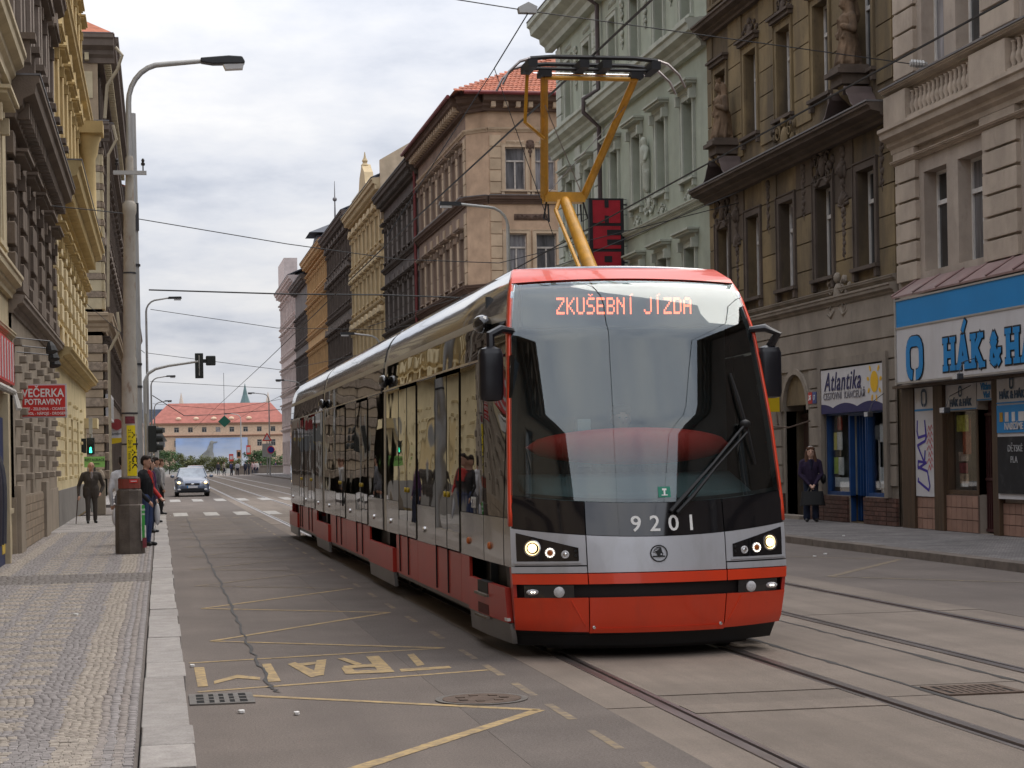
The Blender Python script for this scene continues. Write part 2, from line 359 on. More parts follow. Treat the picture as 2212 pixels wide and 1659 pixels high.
# the letters of TRAM, upright for a driver coming towards the camera
def letter(polys):
    mb = MB()
    for k, p in enumerate(polys): mb.add([(a, b, .0040+.0005*k) for a, b in p], [tuple(range(len(p)))])
    mb.build('painted_letter', paint_y, road, recalc=False)
letter([[(0.253, 16.12), (0.337, 16.12), (0.335, 14.72), (0.257, 14.73)]])
letter([[(0.389, 15.07), (0.583, 15.45), (0.574, 15.21), (0.387, 14.87)], [(0.583, 15.45), (0.758, 15.21), (0.744, 15.03), (0.574, 15.21)]])
letter([[(0.823, 16.2), (0.898, 16.21), (0.901, 14.89), (0.803, 14.87)]])
letter([[(1.033, 16.12), (1.106, 16.25), (1.261, 15.22), (1.148, 15.07)], [(1.296, 16.34), (1.385, 16.39), (1.257, 15.17), (1.209, 15.52)], [(1.085, 16.1), (1.286, 16.22), (1.26, 16.02), (1.109, 15.91)]])
letter([[(1.739, 16.51), (1.853, 16.52), (1.835, 15.23), (1.711, 15.2)], [(1.445, 15.68), (1.53, 15.84), (1.529, 15.31), (1.436, 15.25)], [(1.468, 15.43), (1.747, 15.42), (1.74, 15.19), (1.431, 15.2)], [(1.474, 15.81), (1.735, 15.87), (1.731, 15.65), (1.463, 15.59)], [(1.481, 16.4), (1.545, 16.44), (1.642, 15.91), (1.586, 15.77)]])
letter([[(1.897, 15.42), (2.319, 15.51), (2.319, 15.35), (1.886, 15.21)], [(2.104, 16.54), (2.172, 16.59), (2.141, 15.68), (2.064, 15.58)]])
for Y0, Y1 in ((61.6,65.8),(84.3,89.8)):
    for k in range(12):
        X = .42+k*1.0
        if k > 2 and k % 2: pass
        mb = MB().quad((X,Y0,.008),(X+.46,Y0,.008),(X+.46,Y1,.008),(X,Y1,.008)); mb.build('zebra_stripe', paint_w, road, recalc=False)
# drain grates and manhole
def grate(name, label, x0, x1, y0, y1, nx, ny, m):
    t = thing(name, label, 'drain', ((x0+x1)/2,(y0+y1)/2,0))
    fr = MB()
    for a in ((x0,x0+.05,y0,y1),(x1-.05,x1,y0,y1),(x0+.05,x1-.05,y0,y0+.05),(x0+.05,x1-.05,y1-.05,y1)): fr.box(*a, -.04, .012)
    fr.build('frame', m, t)
    MB().box(x0+.02,x1-.02,y0+.02,y1-.02,-.06,.0095).build('pit', M('pit_black',(.012,.012,.012),rough=1,var=0), t)
    W_ = (x1-x0-.1)
    for i in range(1, nx):
        c = x0+.05+W_*i/nx; MB().box(c-.018,c+.018,y0+.05,y1-.05,-.03,.0125).build('bar', m, t)
    for j in range(1, ny):
        c = y0+.05+(y1-y0-.1)*j/ny; MB().box(x0+.05,x1-.05,c-.018,c+.018,-.03,.0128).build('bar', m, t)
grate('drain_grate', 'square iron drain grate in the asphalt beside the near left kerb', .18,.64,13.6,14.2,5,3,iron)
grate('track_drain', 'rusty drain grating set in the concrete between the two tram tracks', 5.37,5.95,12.45,12.95,9,2,rust)
t = thing('manhole_cover', 'round worn iron manhole cover in the lane beside the yellow arrowhead line', 'manhole', (2.22,13.3,0))
MB().lathe([(.33,-.02),(.33,.0095),(.29,.0095),(.285,.006)], (2.22,13.3,0), 32).build('rim', iron, t)
mb = MB().lathe([(.28,-.02),(.28,.0105),(.27,.0115)], (2.22,13.3,0), 32)
mb.build('lid', rust, t)
for k in range(7): a = k*PI/3.5; MB().box(2.22+.16*math.cos(a)-.03,2.22+.16*math.cos(a)+.03,13.3+.16*math.sin(a)-.03,13.3+.16*math.sin(a)+.03,.0,.017).build('stud', rust, t)
# litter on road and pavement
lit = M('paper_litter', (.75,.74,.72), rough=.9, var=.05)
for k, (x, y, z) in enumerate(((.24,16.2,.0),(.52,13.1,.0),(.88,12.9,0),(-2.3,45,.12),(10.9,30.2,0),(10.5,29.6,0),(.3,62.5,0),(12.6,33.9,.12),(-.9,20.6,.12))):
    mb = MB(); n = 6; mb.prism([(x+random.uniform(.5,1)*.035*math.cos(q*PI/3), y+random.uniform(.5,1)*.05*math.sin(q*PI/3)) for q in range(n)], z+.005, z+.022)
    where = ('near the kerb above the drain','right of the drain grate','beside the hairline crack','by the left plinth wall','against the right kerb','on the right lane','by the zebra crossing','on the right pavement','on the left cobbles')[k]
    tag(mb.build('paper_scrap', lit), 'small white paper scrap lying '+where, 'litter', 'litter scraps')

# ---------------------------------------------------------------- left pavement: kerb stones and mosaic cobbles
kerbL = struct('kerb', MB().box(-.14,.125,CAMP,60.3,-.2,.085).box(-.3,.125,76.5,280,-.2,.085), tar)
random.seed(11); y = 6.0
while y < 59.5:
    L = random.uniform(.75,1.35); dz = random.uniform(-.006,.006); dx = random.uniform(-.012,.012)
    ubox(kerbL, 'kerb_stone', granite, IDT, -.135+dx*.4, .16+dx, y+.009, min(60.3,y+L)-.009, -.15, .122+dz, .02); y += L
ubox(kerbL, 'kerb_stone', granite, IDT, -.135, .16, CAMP, 5.99, -.15, .12)
y = 76.5
while y < 130: ubox(kerbL, 'kerb_stone', granite, IDT, -.31, .16, y+.01, y+1.49, -.15, .12, .012); y += 1.5
ubox(kerbL, 'kerb_stone', granite, IDT, -.31, .16, y, 280, -.15, .12)
pav = struct('pavement', MB().box(-2.7,-.145,CAMP,46,-.2,.098), cob_base)
struct('pavement_far', MB().box(-3.2,-.145,46.01,60.3,-.2,.118).box(-8,-.32,76.5,280,-.2,.118), setts_l)
S_ = .057
cream = np.array((.34,.297,.252)); grey = np.array((.26,.238,.23)); mixd = np.array((.285,.252,.23)); dark = np.array((.18,.16,.148))
def cob_col(c, Y, r):
    if 26.3 < Y < 28.4: base = dark
    elif c < .23: base = mixd if int(c/S_) % 2 else grey*1.1
    elif c < .47: base = cream
    elif c < .70: base = grey
    elif c < 1.75:
        k = (c-.70); row = (Y+.18*int(k/.35)) % .62
        base = cream*.95 if row < .40 and (k % .35) < .26 else grey
    elif c < 1.98: base = grey
    elif c < 2.2: base = cream
    else: base = mixd
    return base*r
cobs = []; Y = 9.6
rng = random.Random(5); row = 0
while Y < 45.9:
    big = 1.55 if 26.3 < Y < 28.4 else 1.0
    sy = S_*big; wob = .012*math.sin(Y*1.3)+.005*math.sin(Y*4.1+1)
    c = .02 + (row % 2)*.008
    while c < 2.48:
        sx = S_*big*rng.uniform(.88,1.1); X = -.145-c-sx/2+wob*(min(1,c*3))
        cobs.append((X, Y+sy/2+rng.uniform(-.004,.004), sx*.475, sy*.47, .115+rng.uniform(0,.005), cob_col(c, Y, rng.uniform(.84,1.15)))); c += sx
    Y += sy; row += 1
def in_view(X, Y):
    return -.86-.085*(Y-10.2) < X
near = [q for q in cobs if q[1] > 10.1 and in_view(q[0], q[1])][:300]
ns = set(id(q) for q in near)
cm = [M('cobble_%s' % nm, tuple(cc), rough=.8, var=.25, sc=40, bump=.3, bsc=150, rnd=.14) for nm, cc in (('cream',cream),('grey',grey),('mixed',mixd))]
for q in near:
    d = [np.abs(q[5]/max(1e-3, q[5].sum())-b/b.sum()).sum() for b in (cream, grey, mixd)]
    ubox(pav, 'cobble', cm[int(np.argmin(d))], IDT, q[0]-q[2], q[0]+q[2], q[1]-q[3], q[1]+q[3], .09, q[4], .09)
rest = [q for q in cobs if id(q) not in ns]
A = np.array([q[:5] for q in rest]); n = len(A)
V = np.zeros((n,8,3)); sg = [(-1,-1),(1,-1),(1,1),(-1,1)]
for i, (a, b) in enumerate(sg):
    V[:,i,0] = A[:,0]+a*A[:,2]; V[:,i,1] = A[:,1]+b*A[:,3]; V[:,i,2] = A[:,4]-.012
    V[:,4+i,0] = A[:,0]+a*A[:,2]*.84; V[:,4+i,1] = A[:,1]+b*A[:,3]*.84; V[:,4+i,2] = A[:,4]+np.random.uniform(-.002,.002,n)
Fq = np.array([(4,5,6,7),(0,1,5,4),(1,2,6,5),(2,3,7,6),(3,0,4,7)])
FF = (Fq[None]+8*np.arange(n)[:,None,None]).reshape(-1)
me = bpy.data.meshes.new('cobbles'); me.vertices.add(n*8); me.vertices.foreach_set('co', V.reshape(-1))
me.loops.add(len(FF)); me.loops.foreach_set('vertex_index', FF); me.polygons.add(n*5)
me.polygons.foreach_set('loop_start', np.arange(0, n*20, 4)); me.polygons.foreach_set('loop_total', np.full(n*5, 4)); me.update()
ca = me.color_attributes.new('col', 'FLOAT_COLOR', 'POINT')
cc = np.ones((n,8,4)); cc[:,:,:3] = np.array([q[5] for q in rest])[:,None,:]; ca.data.foreach_set('color', cc.reshape(-1)); me.materials.append(cobmat)
o = link('cobble_field', me, pav); o['kind'] = 'stuff'
# ---------------------------------------------------------------- right pavement
struct('pavement_right', MB().box(11.9,15.3,CAMP,70.5,-.2,.118).box(11.9,40,92,280,-.2,.118), setts_r)
kr = struct('kerb_right', MB().box(11.70,11.9,CAMP,70.5,-.2,.1).box(11.7,11.9,92,280,-.2,.1), granite_d)
y = 20.0
while y < 70:
    L = random.uniform(.9,1.6); ubox(kr, 'kerb_stone', granite_d, IDT, 11.66, 11.93, y+.01, min(70.5,y+L)-.01, -.15, .125+random.uniform(-.008,.006), .02); y += L
# ================================================================== the tram
red = M('tram_red_paint', (.72,.052,.012), rough=.35, var=.05, sc=1.5, coat=.45, spec=.5, dirt=.25, dcol=(.42,.05,.025), dsc=(5,5,1.2))
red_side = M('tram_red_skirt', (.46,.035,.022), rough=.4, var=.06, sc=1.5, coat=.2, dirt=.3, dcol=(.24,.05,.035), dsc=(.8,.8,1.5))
silver = M('tram_silver_paint', (.50,.51,.54), rough=.32, var=.04, sc=1.2, metal=.25, coat=.6, dirt=.4, dcol=(.33,.32,.31), dsc=(5,5,1))
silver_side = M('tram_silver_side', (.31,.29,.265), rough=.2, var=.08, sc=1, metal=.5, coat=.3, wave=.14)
roofm = M('tram_roof_paint', (.36,.37,.39), rough=.1, var=.04, metal=.75, coat=.8, wave=.14)
beige = M('tram_cant_rail', (.42,.38,.31), rough=.3, var=.05, metal=.2)
blackp = M('tram_black_panel', (.008,.008,.010), rough=.06, var=0, spec=.6, coat=1)
blackm = M('black_matt', (.012,.012,.013), rough=.6, var=.1, sc=6)
rubber = M('black_rubber', (.010,.010,.011), rough=.5, var=.1)
mirrorp = M('black_mirror_plastic', (.010,.010,.014), rough=.28, var=.05, spec=.5)
sideglass = M('tram_side_glass', (.016,.014,.012), rough=.015, var=.1, sc=1.3, spec=.42, coat=0, wave=.3, ior=1.5)
chrome = M('bright_metal', (.75,.75,.75), rough=.18, var=.05, metal=1)
yellowp = M('pantograph_yellow', (.55,.27,.02), rough=.45, var=.2, sc=8, dirt=.4, dcol=(.25,.12,.03), dsc=(5,5,5))
ledm = EM('led_orange', (1.0,.15,.06), 4.0)
lampglow = EM('headlamp_glow', (1.0,.72,.32), 3.2)
ledw = EM('led_white', (1,.9,.75), 2.5)
windm = GLASS('windscreen_glass', (.70,.78,.79), 1.6, 0, 1.5, .04)
lensm = M('lamp_lens', (.55,.55,.56), rough=.12, var=.2, sc=60, spec=.8)
whitep = M('white_print', (.8,.8,.78), rough=.5, var=.03)
TX, TY = 4.127, 15.5
def TT(x, y, z): return (TX+x, TY+y, z)
tram = thing('tram', 'long red, silver and dark glass articulated tram numbered 9201 running on the nearer track', 'tram', (TX, TY, 0))
Z0 = [.10,.30,.55,.75,1.0,1.3,2.0,2.8,3.15,3.3,3.42]
def fy0(z): return float(np.interp(z, Z0, [.10,.02,-.02,0,.04,.10,.27,.54,.77,.96,1.30]))
def fyc(z): return float(np.interp(z, Z0, [.50,.36,.30,.30,.32,.36,.52,.78,.98,1.13,1.42]))
def fwc(z): return float(np.interp(z, Z0, [1.15,1.18,1.20,1.212,1.215,1.21,1.175,1.115,1.055,1.01,.94]))
def fW(z): return float(np.interp(z, [.1,.3,1.3,2.6,2.95,3.12,3.24,3.33,3.42], [1.22,1.235,1.235,1.215,1.19,1.155,1.11,1.04,.94]))
def FP(u, z, off=0):
    w = fwc(z); y = fy0(z)+(fyc(z)-fy0(z))*abs(u)**2.1
    return (u*(w+off*.3), y-off, z)
def fpanel(name, m, u0, u1, zlo, zhi, nu=8, nz=4, off=0.0, th=.035, parent=None, smooth=True):
    zl = zlo if callable(zlo) else (lambda u: zlo); zh = zhi if callable(zhi) else (lambda u: zhi)
    def P(a, b): u = u0+(u1-u0)*a; return FP(u, zl(u)+(zh(u)-zl(u))*b, off)
    mb = MB(TT).grid(P, nu, nz, (0, th, 0)); return mb.build(name, m, parent or tram, smooth)
zt = lambda u: 1.03+.085*u*u; zg = lambda u: 1.315+.08*u*u
G = .004
# dark carcass behind the front panels
MB(TT).grid(lambda a, b: FP(-1+2*a, .2+b*(1.30-.2), -.05), 16, 10, (0,.3,0)).build('front_carcass', blackm, tram, 'all')
seg = [(-1,-.5-G),(-.5+G,.5-G),(.5+G,1)]
for i, (a, b) in enumerate(seg):
    n = 12 if i == 1 else 9
    zb = (lambda u: .245-.02*(1-u*u))
    low = fpanel('bumper_panel', red, a, b, zb, lambda u: .525, n, 5)
    fpanel('bumper_brow', red, a, b, .64, .728, n, 2, .012)
    if i != 1:
        fpanel('front_wing', silver, a, b, .80, lambda u: zt(u)-.003, n, 4)
        fpanel('wing_sill', silver, a, b, .735, .788, n, 2, .006)
        fpanel('wing_gap', blackm, a, b, .786, .80, n, 1, -.012)
    else: fpanel('nose_panel', silver, a, b, .735, lambda u: zt(u)-.003, n, 6)
    fpanel('black_fascia', blackp, a, b, lambda u: zt(u)+.002, lambda u: zg(u)-.004, n, 3, -.004)
fpanel('grille_slot', blackm, -1, 1, .525, .64, 20, 1, -.06)
for s in (-1, 1):
    fpanel('lamp_recess', blackp, *sorted((s*.60, s*.93)), .515, .632, 6, 1, -.01)
# crease lines and bottom lip of the bumper
fpanel('bumper_lip', red, -.5, .5, .222, .262, 10, 1, .012)
fpanel('underrun_guard', M('guard_grey',(.10,.10,.105),rough=.5,var=.2), -.62, .62, .17, .215, 8, 1, -.08)
fpanel('lower_valance', blackm, -1, 1, .105, .25, 16, 2, -.05)
fpanel('sweeper_apron', rubber, -.80, .80, .075, .175, 8, 1, -.12)
for u in (-.42,-.3,-.12,.06,.3,.45):
    p = FP(u,.19,-.07); MB(TT).lathe([(.011,0),(.011,.012),(.006,.014)], p, 8, (0,-1,0)).build('bolt', chrome, tram)
# headlamp clusters
for s in (-1, 1):
    hl = fpanel('headlamp_cluster', blackp, *sorted((s*.555, s*.965)), lambda u: .835, lambda u: .945+.13*(abs(u)-.555)/.41, 8, 3, .006, .03)
    fpanel('cluster_frame', silver, *sorted((s*.54, s*.985)), lambda u: .815, lambda u: .832, 6, 1, .009, .03, hl)
    for (u, z, r, kind) in ((.86,.945,.062,'main'),(.745,.905,.044,'ring'),(.645,.89,.034,'plain')):
        p = Vector(FP(s*u, z, .004)); ax = (s*.25,-1,.05)
        if kind == 'main':
            MB(TT).lathe([(r*1.15,-.005),(r*1.15,.012),(r*.95,.014),(r*.8,.004)], p, 20, ax).build('lamp_bezel', chrome, hl, True)
            MB(TT).lathe([(r*.62,.0),(r*.60,.016),(r*.3,.024)], p, 16, ax).build('headlamp_bulb', lampglow, hl, True)
        else:
            MB(TT).lathe([(r,-.004),(r,.010),(r*.8,.014),(r*.5,.008)], p, 18, ax).build('lamp_bezel', lensm, hl, True)
            if kind == 'ring':
                MB(TT).lathe([(r*.5,.0),(r*.48,.015),(r*.2,.018)], p, 12, ax).build('indicator_bulb', M('amber_lens',(.35,.10,.02),rough=.2,var=.1), hl, True)
                rv = Vector(ax).normalized(); a1 = rv.cross(Vector((0,0,1))).normalized(); b1 = rv.cross(a1); mb = MB(TT)
                for k in range(12):
                    q = p+rv*.015+(a1*math.cos(k*PI/6)+b1*math.sin(k*PI/6))*r*.78; mb.ell(q, (.0055,.0055,.0055), 5, 4)
                mb.build('running_light_ring', ledw, hl)
            else: MB(TT).lathe([(r*.55,.0),(r*.5,.015),(r*.2,.02)], p, 12, ax).build('reflector', chrome, hl, True)
    for z in (.88,.92):
        p = FP(s*.575, z, .008); MB(TT).lathe([(.011,-.004),(.011,.006)], p, 10, (0,-1,0)).build('screw_cap', blackm, hl)
    p = Vector(FP(s*.875,.575,.0)); 
    mb = MB(TT).ell(p, (.055,.02,.026), 14, 8); mb.build('marker_lamp', lensm, tram, 'all')
    for dx in (-.012,.012): MB(TT).ell(p+Vector((dx,-.018,0)), (.008,.006,.008), 6, 5).build('marker_led', ledw, tram)
    p = Vector(FP(s*.70,.575,.0)); MB(TT).lathe([(.046,-.02),(.046,.004),(.036,.012),(.01,.014)], p, 18, (s*.2,-1,0)).build('fog_lamp', lensm, tram, True)
    # crease of the bumper corner
    mb = MB(TT); mb.tube([FP(s*.53,.29,.004), FP(s*.62,.50,.004)], .006, 5); mb.build('bumper_crease', red, tram)
for s in (-1,1):
    p = FP(s*.47,.272,.006); MB(TT).lathe([(.014,-.004),(.014,.008),(.008,.009)], p, 12, (0,-1,0)).build('tow_bolt', chrome, tram)
# roundel badge: ring, feathered arrow silhouette
bc = Vector(FP(.0,.885,.0)); tilt = 0
def BP(x, y, t): return TT(*FP(x/1.14, .885+y, .004+t))
badge = MB(); 
def ringpts(r0, r1, n=36):
    vs = []; fs = []
    for k in range(n): a = 2*PI*k/n; vs += [BP(r0*math.cos(a), r0*math.sin(a), .003), BP(r1*math.cos(a), r1*math.sin(a), .003)]
    for k in range(n): q = (k+1)%n; fs.append((2*k, 2*k+1, 2*q+1, 2*q))
    return vs, fs
badge.add(*ringpts(.062,.072)); bo = badge.build('roundel_badge', blackm, tram, recalc=False)
mb = MB()
for poly in ([(-.052,-.030),(.048,-.030),(.052,-.024),(.044,-.018),(-.052,-.018)], [(-.012,-.02),(.028,-.02),(.036,.0),(.026,.012),(.02,.05),(.004,.056),(-.016,.052),(-.038,.034),(-.05,.010),(-.03,.012),(-.018,0)]):
    mb.add([BP(x,y,.004) for x,y in poly], [tuple(range(len(poly)))])
mb.build('winged_arrow', blackm, bo, recalc=False)
mb = MB()
for poly in ([(-.046,.012),(-.002,.032),(-.004,.036),(-.045,.018)], [(-.036,.032),(.006,.044),(.004,.047),(-.030,.037)]):
    mb.add([BP(x,y,.006) for x,y in poly], [tuple(range(len(poly)))])
mb.add([BP(.018+.007*math.cos(k*PI/5),-.008+.007*math.sin(k*PI/5),.006) for k in range(10)],[tuple(range(10))])
mb.build('feather_slit', silver, bo, recalc=False)
# fleet number on the black fascia
for ch, u in zip('9201', (-.15,-.015,.12,.25)):
    def NP(x, y, t, u=u): q = FP(u+x/1.15, 1.075+y, .002+t); return TT(*q)
    put_text(tram, 'fleet_number_digit', ch, whitep, NP, size=.185, ext=.002, bold=.002)
# windscreen
ws = fpanel('windscreen', windm, -1, 1, lambda u: zg(u), lambda u: 3.29-.03*u*u, 28, 24, 0, .012)
for a, b in ((-1,-.945),(.945,1)):  # black border strips, added to paint in dark reflections along the screen edges
    fpanel('edge_reflection_strip', blackm, a, b, lambda u: zg(u), lambda u: 3.27, 2, 20, -.016, .01, ws)
fpanel('edge_reflection_strip', blackm, -.945, .945, lambda u: zg(u), lambda u: zg(u)+.03, 20, 1, -.016, .01, ws)
fpanel('visor', red, -1, 1, lambda u: 3.293-.03*u*u, 3.42, 24, 4, .006, .05)
# centre of the pane shows a green rail-mark sticker
def STP(x, y, t): q = FP(.07+x, 1.40+y, .004+t); return TT(*q)
mb = MB(); mb.add([STP(-.045,-.045,0),STP(.045,-.045,0),STP(.045,.045,0),STP(-.045,.045,0)], [(0,1,2,3)])
st = mb.build('window_sticker', M('sticker_green',(.02,.22,.14),rough=.4,var=.05), tram, recalc=False)
mb = MB()
for poly in ([(-.022,-.03),(.022,-.03),(.022,-.022),(-.022,-.022)],[(-.006,-.024),(.006,-.024),(.006,.02),(-.006,.02)],[(-.016,.014),(.016,.014),(.016,.03),(-.016,.03)]): mb.add([STP(x,y,.003) for x,y in poly],[(0,1,2,3)])
mb.build('rail_symbol', whitep, st, recalc=False)
# wiper: pantograph arms and blade
wp = Vector(FP(.10,1.235,.03)); tp = Vector(FP(.735,1.97,.06)); tp2 = Vector(FP(.70,1.93,.06))
wi = MB(TT).tube([wp, wp+(tp-wp)*.18+Vector((0,-.02,0)), wp+(tp-wp)*.55+Vector((0,-.05,0)), tp], [.020,.020,.012,.012], 6).build('wiper_arm', rubber, tram, True)
w2 = wp+Vector((.055,.0,-.01)); MB(TT).tube([w2, w2+(tp2-w2)*.18+Vector((.02,-.02,0)), w2+(tp2-w2)*.55+Vector((.02,-.05,0)), tp2+Vector((.05,0,-.03))], [.018,.018,.009,.009], 6).build('wiper_rod', rubber, wi, True)
MB(TT).tube([FP(.70,2.42,.02), FP(.725,2.2,.035), FP(.76,1.9,.04), FP(.80,1.62,.02)], [.008,.014,.014,.008], 6).build('wiper_blade', rubber, wi, True)
MB(TT).ell(tp, (.05,.03,.04), 8, 6).build('wiper_joint', rubber, wi, 'all')
# ---------------- side skin
LEN = [(0,9.28),(9.52,18.68),(18.92,28.55)]
REAR = 28.55
def SPt(side, y, z, off=0):
    yc = fyc(z); W = fW(z)
    if y < 1.9:
        t = max(0, min(1, (y-yc)/(1.9-yc))); w = fwc(z)+(W-fwc(z))*math.sin(t*PI/2)
    elif y > REAR-1.6:
        t = (y-(REAR-1.6))/1.6; w = W-(.16+.1*max(0,z-2.6))*t*t*t
    else: w = W
    return (side*(w+off), y, z)
def spanel(name, m, side, y0, y1, z0, z1, off=0.0, th=.03, parent=None, nz=3, ny=None, curve_front=False):
    ny = ny or (8 if y0 < 1.9 or y1 > REAR-1.6 else 1)
    def P(a, b):
        z = z0+(z1-z0)*b; s = max(y0, fyc(z)) if y0 < 1.9 else y0; y = s+(y1-s)*a; return SPt(side, y, z, off)
    return MB(TT).grid(P, ny, nz, (-side*th, 0, 0)).build(name, m, parent or tram, True)
bog = [(.40,2.40),(8.1,11.15),(17.4,20.3),(24.9,28.2)]
amber = M('side_marker_amber', (.55,.14,.03), rough=.3, var=.05)
for si, (a0, a1) in enumerate(LEN):
    for side in (-1, 1):
        y0, y1 = (0.0 if si == 0 else a0), a1
        spanel('roof_shoulder', roofm, side, y0, y1, 3.0, 3.42, 0, .03, nz=8)
        spanel('cant_rail', beige, side, y0+(.9 if si==0 else 0), y1, 2.925, 2.998, .002)
        if si == 0: spanel('cant_rail_end', silver_side, side, y0, .9, 2.925, 2.998, .001)
        spanel('letter_board', sideglass, side, y0, y1, 2.625, 2.923, 0, .03)
        mb = MB(TT); yy0 = max(y0, 1.3); mb.grid(lambda a, b, s=side, q=yy0, r=y1: SPt(s, q+(r-q)*a, 2.60+.022*b, .022), 8 if si != 1 else 2, 1, (-side*.03,0,0)); mb.build('drip_rail', chrome, tram)
        if side == -1:
            doors = {0: [(2.9,4.55),(6.1,7.7)], 1: [(11.3,12.9),(14.6,16.2)], 2: [(20.6,22.2),(23.4,24.5)]}[si]
        else: doors = []
        if si == 0 and side == -1: cuts = [0,.62,1.55]
        else: cuts = [y0]
        # body bays between doors: glass above, silver below
        edges = []; cur = cuts[-1]
        for d0, d1 in doors: edges.append((cur, d0)); cur = d1
        edges.append((cur, y1))
        if si == 0 and side == -1: edges = [(0,.60),(.62,1.545)]+[(1.555 if e == 1.55 else e, f) for e, f in edges]
        for (e0, e1) in edges:
            zs = 1.2 if not (e1 < .7 and si == 0) else 1.10
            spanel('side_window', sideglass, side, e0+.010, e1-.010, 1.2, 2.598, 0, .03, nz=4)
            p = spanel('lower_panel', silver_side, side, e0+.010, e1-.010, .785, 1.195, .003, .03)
            if e1-e0 > .8 and side == -1:
                yy = (e0+e1)/2+.15
                q = Vector(SPt(side, yy, .93, .004)); MB(TT).lathe([(.034,0),(.034,.012),(.02,.024)], q, 10, (side,0,0)).build('side_marker', amber if e0 < 3 else chrome, p, True)
        # red skirt between the bogies
        cur = y0
        sk = []
        for b0, b1 in bog:
            if b1 < y0 or b0 > y1: continue
            if b0 > cur: sk.append((cur, max(cur, b0)))
            cur = b1
        if cur < y1: sk.append((cur, y1))
        for (e0, e1) in sk:
            pts = [e0]+[d for dd in doors for d in dd if e0 < d < e1]+[e1]
            for a, b in zip(pts, pts[1:]):
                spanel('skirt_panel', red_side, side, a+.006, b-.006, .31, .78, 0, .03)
            spanel('skirt_edge', M('skirt_grey',(.14,.135,.13),rough=.4,var=.1), side, e0, e1, .262, .305, -.02, .03)
        for d0, d1 in doors:
            mid = (d0+d1)/2
            for a, b in ((d0, mid), (mid, d1)):
                df = spanel('door_leaf', sideglass, side, a+.012, b-.012, .80, 2.56, .012, .03, nz=5)
                spanel('kick_plate', silver_side, side, a+.03, b-.03, .80, .98, .016, .03, df, 2)
                spanel('door_edge', rubber, side, b-.010, b-.002, .34, 2.56, .016, .03, df)
                q = Vector(SPt(side, b-.12 if a == d0 else a+.12, 1.35, .012)); MB(TT).lathe([(.03,0),(.03,.014)], q, 10, (side,0,0)).build('door_button', M('button_yellow',(.6,.42,.02),rough=.4,var=.05), df)
for si in (0, 1):
    ym = (9.28+9.52)/2 if si == 0 else (18.68+18.92)/2
    mb = MB(TT)
    prof = [(-fW(z)+.06, z) for z in (.3,1.3,2.6,2.95,3.12,3.24,3.33,3.42)]+[(fW(z)-.06, z) for z in (3.42,3.33,3.24,3.12,2.95,2.6,1.3,.3)]
    mb.prism(prof, ym-.13, ym+.13, 'y'); mb.build('articulation_bellows', rubber, tram)
    for s in (-1, 1): spanel('joint_post', beige, s, ym-.30, ym-.12, .79, 3.36, .006, .02, nz=12)
    q = Vector(SPt(-1, ym-.5, 2.72, .06)); MB(TT).ell(q, (.07,.11,.085), 12, 8).build('side_camera', blackp, tram, 'all')
q = Vector(SPt(-1, 1.5, 2.93, .05)); cam_p = MB(TT).ell(q, (.09,.12,.085), 14, 10).build('side_camera', blackp, tram, 'all')
# windscreen pillar strips in red
for s in (-1, 1):
    def P(a, b, s=s):
        z = 1.13+(3.41-1.13)*b; y = fyc(z)-.004+(.07 if s < 0 else .03)*a; return SPt(s, y, z, .008)
    MB(TT).grid(P, 2, 22, (-s*.03,.0,0)).build('pillar_strip', red, tram, 'all')
# roof, rear, floor, carcass
MB(TT).grid(lambda a, b: ((-.94+1.88*a), (fy0(3.42)+(fyc(3.42)-fy0(3.42))*abs(-1+2*a)**2.3)*(1-b)+(REAR-.3)*b, 3.42+.02*(1-(2*a-1)**2)), 10, 12, (0,0,-.04)).build('roof', roofm, tram, 'all')
MB(TT).grid(lambda a, b: (SPt(1, REAR, .28+3.14*b)[0]*(2*a-1), REAR+.12*(1-(2*a-1)**2), .28+3.14*b), 10, 10, (0,-.03,0)).build('rear_wall', red_side, tram, 'all')
MB(TT).box(-1.02,1.02,2.3,REAR-.5,.16,.34).build('underframe', blackm, tram)
MB(TT).box(-1.12,1.12,2.45,REAR-.4,.36,.44).build('floor', blackm, tram)
MB(TT).box(-1.14,1.14,1.75,1.80,.45,3.2).build('cab_bulkhead', M('cab_grey',(.045,.05,.055),rough=.7,var=.1), tram)
